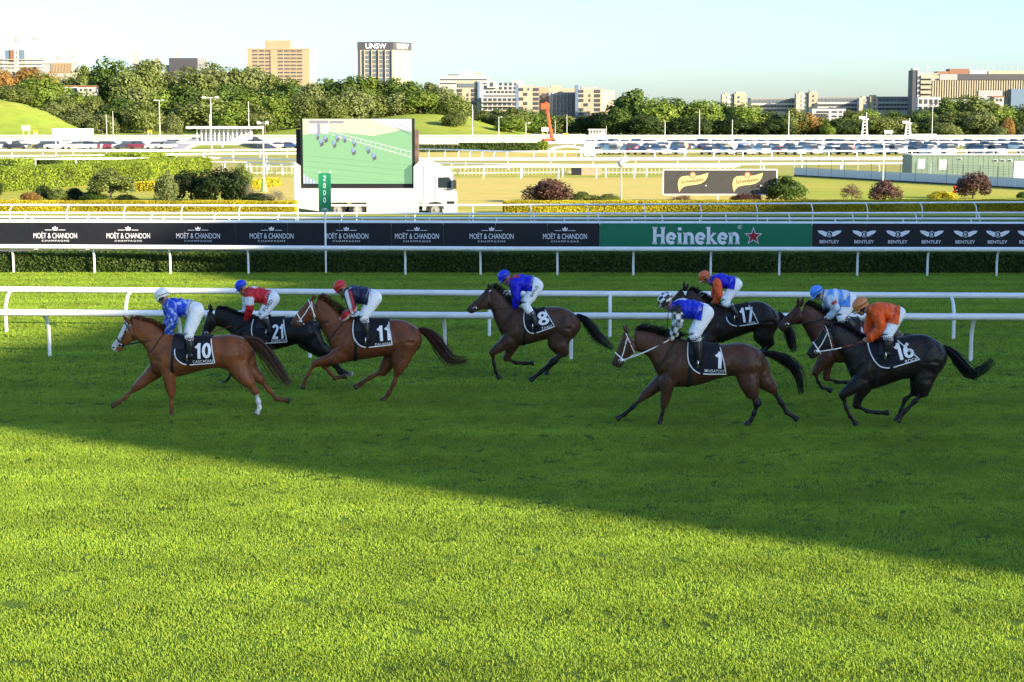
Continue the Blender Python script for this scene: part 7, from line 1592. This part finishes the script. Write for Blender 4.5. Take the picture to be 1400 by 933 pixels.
BAY = (0.050, 0.022, 0.012); DBAY = (0.024, 0.014, 0.010); BLK = (0.011, 0.009, 0.009); CHE = (0.120, 0.040, 0.014); PT = (0.012, 0.009, 0.009)
HORSES = [
 dict(label='chestnut horse with white blaze and white hind sock wearing number 10, leading at left', crop=(130, 380, 4.664), gy=567, mid=(680, 600), coat=(0.178, 0.060, 0.023), points=(0.12, 0.042, 0.018), hair=(0.12, 0.036, 0.014), tailc=(0.060, 0.026, 0.013),
   under=.7, blaze=True, sock={'nh': 3.25}, dark0=3.0,
   body=[(972, 400, 996, 500, .10), (940, 378, 962, 560, .22), (870, 362, 872, 590, .28), (800, 365, 790, 575, .27), (700, 372, 700, 585, .29), (600, 375, 600, 612, .30), (530, 368, 520, 632, .28), (480, 352, 430, 625, .24), (440, 332, 365, 590, .20), (410, 315, 345, 500, .15), (350, 284, 312, 440, .11), (285, 266, 282, 410, .09), (240, 258, 264, 395, .085)],
   head=[(205, 258, 265, 380, .08), (178, 305, 247, 403, .085), (158, 348, 214, 420, .068), (138, 385, 187, 437, .052), (114, 415, 172, 463, .048), (103, 440, 150, 478, .042)],
   nf=[(470, 585, 50), (474, 660, 40), (487, 740, 26), (488, 800, 16), (488, 850, 16), (489, 876, 17)], ff=[(390, 588, 56), (330, 640, 40), (252, 706, 25), (195, 760, 17), (152, 794, 17), (122, 810, 17)],
   nh=[(885, 500, 88), (925, 600, 62), (982, 668, 40), (1022, 725, 29), (1042, 790, 19), (1048, 828, 17), (1036, 856, 17)], fh=[(945, 500, 82), (985, 590, 56), (1050, 642, 34), (1108, 715, 20), (1158, 772, 18), (1222, 783, 18)],
   ear=((215, 282), (177, 240)), ear2=((225, 275), (236, 244)), tail=[(955, 385), (1010, 405), (1065, 450), (1120, 525), (1180, 615), (1240, 680)], tailw=.12, hand=(470, 365), mane=.13, mflow=(.9, .35),
   cloth=dict(crop=(190, 385, 7.775), quad=[(398, 560), (400, 892), (802, 864), (756, 575)], nw=175, text='10', num=(680, 738, 160), ang=R(3), name=('CASCADIAN', 690, 847, 30))),
 dict(label='black horse wearing number 21 behind the chestnut leader', crop=(265, 375, 5.833), gy=526, mid=(640, 600), coat=(0.012, 0.010, 0.010), points=PT, hair=(0.009, 0.008, 0.008),
   body=[(985, 385, 1015, 500, .10), (950, 360, 985, 560, .22), (880, 335, 920, 600, .28), (810, 335, 840, 560, .27), (730, 340, 740, 580, .29), (620, 345, 640, 605, .30), (540, 345, 530, 620, .28), (480, 338, 430, 610, .24), (425, 335, 355, 560, .19), (370, 322, 300, 480, .14), (300, 298, 250, 440, .11), (230, 272, 208, 420, .09), (180, 265, 168, 410, .08)],
   head=[(125, 285, 190, 400, .08), (102, 330, 177, 420, .085), (84, 385, 157, 445, .066), (73, 430, 135, 470, .05), (62, 475, 115, 502, .047), (60, 500, 104, 517, .04)],
   nf=[(430, 570, 62), (420, 660, 38), (402, 730, 27), (450, 785, 17), (488, 798, 17), (512, 802, 18)], ff=[(400, 560, 62), (350, 690, 38), (305, 785, 24), (272, 838, 15), (245, 865, 17), (218, 872, 15)],
   nh=[(930, 510, 98), (995, 585, 66), (1078, 628, 38), (1140, 722, 23), (1185, 775, 21), (1245, 796, 20)], fh=[(900, 520, 90), (980, 600, 56), (1060, 640, 34), (1118, 730, 20), (1160, 782, 20), (1200, 805, 20)],
   ear=((142, 290), (130, 236)), ear2=((135, 292), (118, 250)), tail=[(1000, 400), (1060, 430), (1110, 500), (1130, 560)], hand=(405, 365), mane=.10, bridle='leather', rein='red_leather', hoof=(.35, .33, .31),
   cloth=dict(crop=(310, 375, 9.33), quad=[(325, 545), (345, 888), (766, 860), (715, 548)], nw=150, text='21', num=(648, 733, 180), ang=R(3), name=('ICEBATH', 660, 845, 32))),
 dict(label='chestnut horse with crossed white bridle straps wearing number 11', crop=(390, 375, 5.185), gy=548, mid=(640, 600), coat=(0.132, 0.045, 0.019), points=(0.085, 0.032, 0.015), hair=(0.075, 0.024, 0.011), tailc=(0.040, 0.014, 0.008), bridle='white_paint', rein='leather', dark0=3.0,
   body=[(945, 392, 965, 490, .10), (915, 364, 935, 545, .22), (850, 330, 870, 580, .28), (780, 322, 790, 575, .27), (700, 318, 700, 580, .29), (600, 318, 610, 596, .30), (530, 312, 520, 608, .28), (475, 302, 420, 622, .24), (425, 300, 340, 575, .20), (385, 275, 300, 475, .15), (330, 232, 266, 400, .115), (270, 190, 236, 345, .095), (228, 174, 216, 325, .085)],
   head=[(185, 174, 225, 310, .08), (150, 197, 205, 322, .085), (115, 236, 170, 337, .068), (80, 280, 135, 352, .052), (50, 320, 110, 377, .048), (36, 345, 76, 382, .042)],
   nf=[(400, 570, 64), (310, 606, 38), (208, 634, 27), (165, 708, 18), (143, 748, 18), (126, 795, 19)], ff=[(380, 580, 52), (290, 632, 32), (278, 652, 26), (318, 702, 18), (352, 738, 18), (415, 727, 19)],
   nh=[(855, 470, 106), (822, 590, 72), (803, 680, 39), (772, 770, 22), (732, 850, 19), (702, 884, 20)], fh=[(800, 520, 82), (735, 620, 52), (692, 688, 38), (605, 730, 21), (535, 778, 20), (508, 795, 19)],
   ear=((190, 185), (200, 155)), ear2=((185, 183), (212, 160)), tail=[(945, 395), (1005, 412), (1070, 470), (1130, 560), (1190, 610), (1290, 600)], tailw=.11, hand=(385, 320), mane=.16, mflow=(.55, .65),
   cloth=dict(crop=(440, 375, 8.11), quad=[(347, 488), (385, 825), (780, 780), (736, 490)], nw=150, text='11', num=(684, 655, 165), ang=R(5), name=('DALASAN', 682, 772, 30))),
 dict(label='dark bay horse with wispy black tail wearing number 8, alone mid field', crop=(620, 360, 5.4875), gy=522, mid=(640, 600), coat=(0.066, 0.033, 0.020), points=PT, hair=(0.012, 0.009, 0.008),
   body=[(920, 387, 955, 490, .10), (885, 362, 905, 560, .22), (820, 332, 830, 590, .28), (755, 326, 760, 570, .27), (690, 330, 680, 575, .29), (620, 345, 610, 595, .30), (560, 342, 540, 612, .28), (505, 330, 450, 622, .24), (465, 318, 385, 590, .2), (430, 298, 340, 500, .15), (380, 244, 302, 410, .115), (325, 200, 287, 355, .095), (290, 186, 277, 340, .085)],
   head=[(255, 192, 282, 325, .08), (220, 222, 257, 342, .085), (185, 256, 222, 347, .068), (150, 291, 192, 352, .052), (115, 321, 162, 370, .048), (98, 342, 137, 379, .042)],
   nf=[(430, 570, 66), (362, 618, 44), (292, 668, 29), (305, 760, 18), (320, 820, 18), (338, 850, 19)], ff=[(450, 590, 56), (412, 678, 35), (397, 715, 28), (470, 748, 18), (540, 752, 18), (582, 750, 19)],
   nh=[(815, 480, 108), (792, 590, 78), (832, 668, 36), (742, 738, 25), (655, 818, 20), (592, 868, 21)], fh=[(790, 500, 88), (765, 600, 62), (812, 678, 33), (762, 742, 21), (705, 796, 18), (700, 818, 18)],
   ear=((265, 195), (262, 160)), ear2=((270, 195), (285, 165)), tail=[(925, 392), (985, 425), (1040, 490), (1095, 560), (1195, 640)], tailw=.10, hand=(455, 330), mane=.13, mflow=(.4, .75),
   cloth=dict(crop=(670, 360, 8.48), quad=[(398, 520), (425, 842), (746, 735), (640, 500)], nw=128, text='8', num=(615, 642, 150), ang=R(14), nxs=1.1, name=('ZAAKI', 655, 742, 32))),
 dict(label='dark bay horse in white bridle wearing number 1, nearest of the right hand runners', crop=(830, 390, 4.664), gy=582, mid=(660, 600), coat=(0.072, 0.033, 0.019), points=PT, hair=(0.012, 0.009, 0.008), bridle='white_paint', brow='red_leather',
   body=[(985, 422, 1008, 520, .10), (950, 397, 970, 580, .22), (880, 370, 890, 610, .28), (810, 368, 810, 580, .27), (720, 376, 720, 592, .29), (620, 368, 620, 625, .30), (540, 352, 530, 645, .28), (475, 337, 420, 648, .24), (420, 335, 350, 620, .2), (370, 325, 305, 540, .155), (300, 305, 265, 465, .115), (230, 290, 217, 430, .095), (178, 286, 187, 420, .085)],
   head=[(115, 297, 187, 410, .08), (90, 341, 167, 437, .085), (70, 391, 146, 457, .068), (52, 436, 117, 482, .052), (35, 476, 100, 512, .048), (26, 500, 86, 527, .042)],
   nf=[(385, 610, 54), (378, 690, 36), (363, 765, 25), (352, 820, 16), (344, 850, 17), (338, 868, 17)], ff=[(370, 600, 62), (302, 650, 42), (227, 714, 26), (162, 779, 17), (112, 824, 18), (76, 845, 19)],
   nh=[(890, 510, 92), (900, 600, 72), (922, 680, 50), (958, 752, 31), (936, 820, 19), (920, 858, 18), (899, 882, 19)], fh=[(950, 510, 86), (992, 598, 62), (1052, 658, 38), (1110, 750, 21), (1147, 814, 19), (1200, 848, 19)],
   ear=((125, 300), (106, 266)), ear2=((130, 295), (125, 268)), tail=[(990, 432), (1075, 450), (1165, 500), (1218, 580), (1238, 695)], tailw=.085, hand=(405, 345), mane=.20, mflow=(.75, .55),
   cloth=dict(crop=(885, 395, 7.177), quad=[(408, 490), (425, 830), (772, 836), (722, 540)], nw=66, text='1', num=(695, 700, 160), ang=R(-3), nxs=1.1, name=('MUGATOO', 658, 805, 28))),
 dict(label='near black horse with pricked ears wearing number 17, beyond horse number 1', crop=(900, 365, 6.667), gy=524, mid=(700, 600), coat=(0.024, 0.014, 0.011), points=PT, hair=(0.010, 0.008, 0.008),
   body=[(1085, 412, 1110, 510, .10), (1040, 372, 1060, 580, .22), (960, 322, 970, 620, .28), (880, 314, 890, 590, .27), (800, 330, 800, 610, .29), (700, 350, 700, 645, .30), (620, 352, 600, 682, .28), (555, 342, 490, 692, .24), (500, 332, 410, 650, .2), (450, 310, 350, 560, .155), (390, 264, 300, 470, .115), (320, 216, 262, 400, .095), (272, 204, 242, 375, .085)],
   head=[(215, 208, 247, 360, .08), (170, 238, 217, 375, .085), (140, 275, 187, 385, .068), (115, 308, 162, 395, .052), (96, 340, 141, 402, .048), (89, 360, 121, 406, .042)],
   nf=[(480, 640, 72), (420, 720, 46), (380, 800, 29), (400, 900, 19), (420, 950, 19), (440, 978, 20)], ff=[(500, 640, 70), (460, 740, 44), (440, 820, 29), (500, 890, 19), (540, 920, 19), (560, 930, 20)],
   nh=[(985, 500, 124), (962, 610, 88), (1025, 690, 40), (960, 790, 27), (900, 860, 24), (880, 895, 22)], fh=[(960, 520, 104), (932, 630, 72), (990, 720, 36), (902, 800, 25), (852, 870, 22), (832, 898, 22)],
   ear=((240, 205), (235, 130)), ear2=((255, 205), (272, 146)), tail=[(1098, 425), (1150, 500), (1195, 600), (1215, 690), (1242, 775)], tailw=.10, hand=(505, 330), mane=.13, mflow=(.8, .35),
   cloth=dict(crop=(940, 360, 9.33), quad=[(507, 560), (525, 815), (905, 765), (796, 490)], nw=178, text='17', num=(758, 662, 180), ang=R(7), name=('OVER', 815, 762, 30))),
 dict(label='dark bay horse carrying the blue and white hooped jockey, half hidden behind number 16', crop=(1050, 385, 5.833), gy=540, mid=(700, 600), coat=(0.062, 0.026, 0.016), points=PT, hair=(0.010, 0.008, 0.008),
   body=[(1075, 422, 1095, 520, .10), (1035, 387, 1055, 590, .22), (970, 347, 980, 620, .28), (900, 326, 905, 600, .27), (820, 312, 820, 610, .29), (730, 306, 725, 630, .30), (650, 300, 640, 645, .28), (580, 292, 540, 650, .24), (530, 287, 460, 635, .2), (480, 275, 390, 560, .155), (410, 236, 327, 450, .115), (345, 196, 282, 365, .095), (292, 184, 264, 340, .085)],
   head=[(240, 192, 272, 325, .08), (200, 217, 247, 337, .085), (165, 251, 212, 340, .068), (130, 286, 182, 352, .052), (95, 326, 151, 387, .048), (76, 350, 126, 404, .042)],
   nf=[(470, 590, 72), (420, 660, 44), (378, 730, 31), (400, 800, 19), (432, 845, 20), (488, 866, 21)], ff=[(500, 600, 56), (472, 680, 35), (465, 768, 29), (550, 803, 19), (620, 805, 19), (664, 800, 20)],
   nh=[(1000, 520, 108), (960, 620, 78), (1008, 700, 40), (940, 760, 25), (890, 790, 22), (862, 800, 22)], fh=[(980, 520, 100), (940, 620, 70), (980, 700, 36), (910, 760, 24), (860, 780, 22), (835, 790, 22)],
   ear=((243, 190), (240, 130)), ear2=((262, 190), (283, 126)), tail=[(1085, 430), (1150, 470), (1200, 540), (1240, 620)], hand=(500, 285), mane=.14, mflow=(.5, .6),
   cloth=dict(crop=(1090, 380, 7.176), quad=[(420, 420), (440, 700), (700, 660), (605, 392)], nw=80, text='2', num=(612, 545, 140), ang=R(8), nxs=1.0)),
 dict(label='black horse with blinkers and red and white reins wearing number 16, rearmost at right', crop=(1090, 400, 4.911), gy=582, mid=(680, 600), coat=(0.016, 0.012, 0.011), points=PT, hair=(0.008, 0.007, 0.007), bridle='white_paint', brow='red_leather', rein='white_paint', reinsplit=.5, blinker=True,
   body=[(975, 352, 1003, 460, .10), (940, 324, 950, 540, .22), (870, 287, 870, 580, .28), (800, 280, 790, 575, .27), (720, 288, 700, 585, .29), (630, 305, 610, 615, .30), (560, 315, 530, 640, .28), (500, 318, 430, 640, .24), (450, 310, 375, 605, .2), (405, 290, 340, 520, .155), (340, 248, 302, 440, .115), (270, 216, 272, 395, .1), (228, 215, 247, 375, .09)],
   head=[(190, 228, 252, 365, .085), (160, 258, 222, 382, .088), (135, 301, 187, 397, .07), (105, 341, 157, 407, .052), (75, 381, 132, 432, .048), (63, 405, 106, 449, .042)],
   nf=[(430, 600, 66), (372, 638, 44), (304, 688, 29), (330, 780, 18), (356, 834, 18), (387, 874, 19)], ff=[(460, 620, 56), (412, 700, 35), (397, 758, 28), (470, 798, 18), (540, 808, 18), (594, 808, 19)],
   nh=[(880, 460, 104), (852, 580, 72), (848, 672, 37), (790, 730, 21), (722, 800, 18), (684, 848, 21)], fh=[(830, 480, 84), (812, 600, 58), (792, 668, 33), (722, 720, 19), (697, 790, 18), (670, 846, 19)],
   ear=((205, 232), (190, 196)), ear2=((212, 232), (222, 200)), tail=[(980, 365), (1055, 420), (1120, 505), (1190, 550), (1315, 455)], tailw=.10, hand=(460, 322), mane=.12, mflow=(.8, .3),
   cloth=dict(crop=(1090, 380, 7.176), quad=[(708, 640), (800, 915), (1197, 800), (1002, 562)], nw=182, text='16', num=(1048, 715, 160), ang=R(12), name=('ROCK', 1118, 808, 34))),
]
BLUE = (0.010, 0.030, 0.55); WH = (0.72, 0.72, 0.74); RED = (0.55, 0.015, 0.02); NAVY = (0.010, 0.010, 0.045); ORG = (0.75, 0.10, 0.02); LBL = (0.16, 0.38, 0.80); RBL = (0.008, 0.010, 0.50)
def _j10(p, t, a):
    s = math.sin(a * 19 + t * 8.0) + math.sin(a * 41 - t * 17)
    return (0.45, 0.55, 0.85) if s > 1.15 else (0.010, 0.050, 0.50)
def _j21(p, t, a):
    if p == 'upper': return WH if .15 < t < .85 else RED
    if p in ('upper2', 'fore2'): return WH
    if p == 'torso' and .25 < t < .55 and (a < .09 or a > .91): return WH
    return RED
def _j11(p, t, a):
    if p == 'upper': return WH if .22 < a < .40 else (RED if .10 < a < .15 else NAVY)
    if p == 'fore': return RED if .05 < a < .30 else WH
    if p == 'torso' and abs(t - .30) < .055 and abs(a - .09) < .035: return WH
    return NAVY
def _j8(p, t, a):
    if p == 'torso' and t < .42 and (a < .14 or a > .86): return (0.40, 0.03, 0.05)
    return RBL
def _chk(p, t, a):
    if p == 'torso': return WH if (abs(t - .32) < .16 and (a < .06)) else (0.008, 0.022, 0.50)
    return (.012, .012, .014) if (p[:5] == 'upper' and t < .18) else (WH if (int(t * 3.0 + (.4 if p[:4] == 'fore' else 0)) + int(a * 6)) % 2 == 0 else (.012, .012, .014))
def _j17(p, t, a): return RBL if p == 'torso' else ORG
def _j2(p, t, a):
    if p == 'torso': return (0.12, 0.32, 0.78) if int(t * 5.2) % 2 == 1 else (.60, .68, .80)
    if p == 'upper' and .2 < t < .45 and .1 < a < .3: return (.35, .02, .03)
    return (.58, .66, .78)
def _j16(p, t, a): return (0.85, 0.105, 0.012)
flat = lambda c: (lambda i, j: c)
JOCKEYS = [
 dict(label='jockey in white cap and shiny blue silks on horse 10', crop=(190, 385, 7.775), helmet=(243, 148, 72), torso=[(292, 225, 44), (372, 268, 82), (470, 283, 82), (600, 300, 82)], arm=[(345, 262, 58), (362, 395, 46), (322, 535, 36)], fx=-42, hip=(612, 320, 78), knee=(532, 555, 50), top=(542, 612, 38), ankle=(545, 752, 28), toe=(500, 815, 22), jersey=_j10, cap=flat((.78, .77, .74)), glove=(.62, .62, .64), look=(-.9, -.42), waist=.88),
 dict(label='jockey in blue cap and red and white silks on horse 21', crop=(310, 375, 9.33), helmet=(180, 152, 72), torso=[(232, 232, 44), (322, 252, 84), (430, 272, 86), (575, 305, 82)], arm=[(292, 272, 56), (298, 420, 46), (252, 565, 34)], arm2=[(248, 300, 40), (238, 430, 34), (236, 560, 28)], hip=(590, 315, 82), knee=(462, 515, 54), top=(484, 556, 42), ankle=(530, 690, 32), toe=(490, 752, 25), jersey=_j21, cap=flat((.012, .05, .62)), look=(-.85, -.5), waist=.95, leg_text=('FORD', 530, 395, 46, R(54))),
 dict(label='jockey in red cap and navy silks with white striped sleeve on horse 11', crop=(440, 375, 8.11), helmet=(202, 142, 70), torso=[(258, 220, 42), (340, 222, 84), (430, 235, 84), (560, 255, 82)], arm=[(302, 228, 54), (345, 395, 38), (232, 490, 32)], fx=-10, hip=(582, 265, 80), knee=(468, 474, 50), top=(482, 516, 40), ankle=(502, 688, 30), toe=(480, 738, 25), jersey=_j11, cap=flat((.55, .02, .02)), glove=(.55, .55, .52), waist=.93),
 dict(label='jockey in royal blue cap and blue silks with red yoke on horse 8', crop=(670, 360, 8.48), helmet=(162, 155, 70), torso=[(228, 222, 42), (312, 225, 82), (410, 232, 78), (515, 245, 78)], arm=[(302, 245, 58), (312, 400, 46), (290, 500, 32)], hip=(540, 268, 74), knee=(415, 478, 48), top=(482, 585, 34), ankle=(522, 692, 30), toe=(478, 735, 25), jersey=_j8, cap=flat((.010, .03, .58)), waist=.93, leg_text=('BAYLIS', 512, 325, 34, R(58))),
 dict(label='jockey in black and white checked cap and blue silks on horse 1', crop=(885, 395, 7.177), helmet=(175, 112, 70), torso=[(238, 178, 42), (322, 188, 84), (420, 200, 82), (550, 225, 80)], arm=[(300, 218, 54), (302, 335, 48), (252, 465, 36)], fx=-8, hip=(572, 240, 78), knee=(465, 445, 56), top=(482, 488, 45), ankle=(508, 690, 36), toe=(490, 735, 28), jersey=_chk, cap=lambda i, j: WH if (i // 2 + j // 3) % 2 == 0 else (.012, .012, .014), peak=(.012, .012, .014), waist=.94, whip=((190, 480), (206, 215))),
 dict(label='jockey in orange cap with orange sleeves and blue silks on horse 17', crop=(940, 360, 9.33), helmet=(215, 172, 70), torso=[(292, 228, 42), (392, 222, 76), (482, 237, 74), (605, 260, 75)], arm=[(372, 255, 56), (405, 388, 42), (362, 475, 34)], arm2=[(345, 300, 42), (332, 425, 38), (322, 490, 30)], hip=(622, 275, 74), knee=(475, 495, 48), top=(545, 535, 36), ankle=(618, 648, 30), toe=(582, 712, 27), jersey=_j17, cap=flat((.62, .115, .03)), waist=.95),
 dict(label='jockey in light blue cap and blue and white hooped silks', crop=(1090, 380, 7.176), helmet=(190, 142, 62), torso=[(250, 185, 38), (332, 192, 70), (420, 200, 72), (512, 205, 64)], arm=[(332, 222, 50), (395, 318, 40), (318, 378, 30)], arm2=[(290, 230, 40), (292, 310, 36), (256, 362, 28)], hip=(520, 232, 68), knee=(432, 385, 48), top=(475, 408, 38), ankle=(540, 470, 32), toe=(515, 515, 25), jersey=_j2, cap=flat((.07, .26, .80)), glove=(.55, .55, .58), waist=.93),
 dict(label='jockey in tan orange cap and bright orange silks on horse 16', crop=(1090, 380, 7.176), helmet=(622, 272, 76), torso=[(700, 308, 42), (782, 335, 86), (880, 345, 84), (985, 365, 66)], arm=[(795, 368, 62), (845, 505, 48), (712, 592, 36)], arm2=[(722, 390, 52), (700, 490, 44), (672, 575, 34)], hip=(1000, 345, 58), knee=(888, 560, 48), top=(898, 596, 42), ankle=(885, 718, 32), toe=(852, 765, 25), jersey=_j16, cap=flat((.60, .20, .06)), waist=.95),
]
for S_, J_ in zip(HORSES, JOCKEYS):
    S_['root'] = make_horse(S_)
    make_jockey(J_, S_)
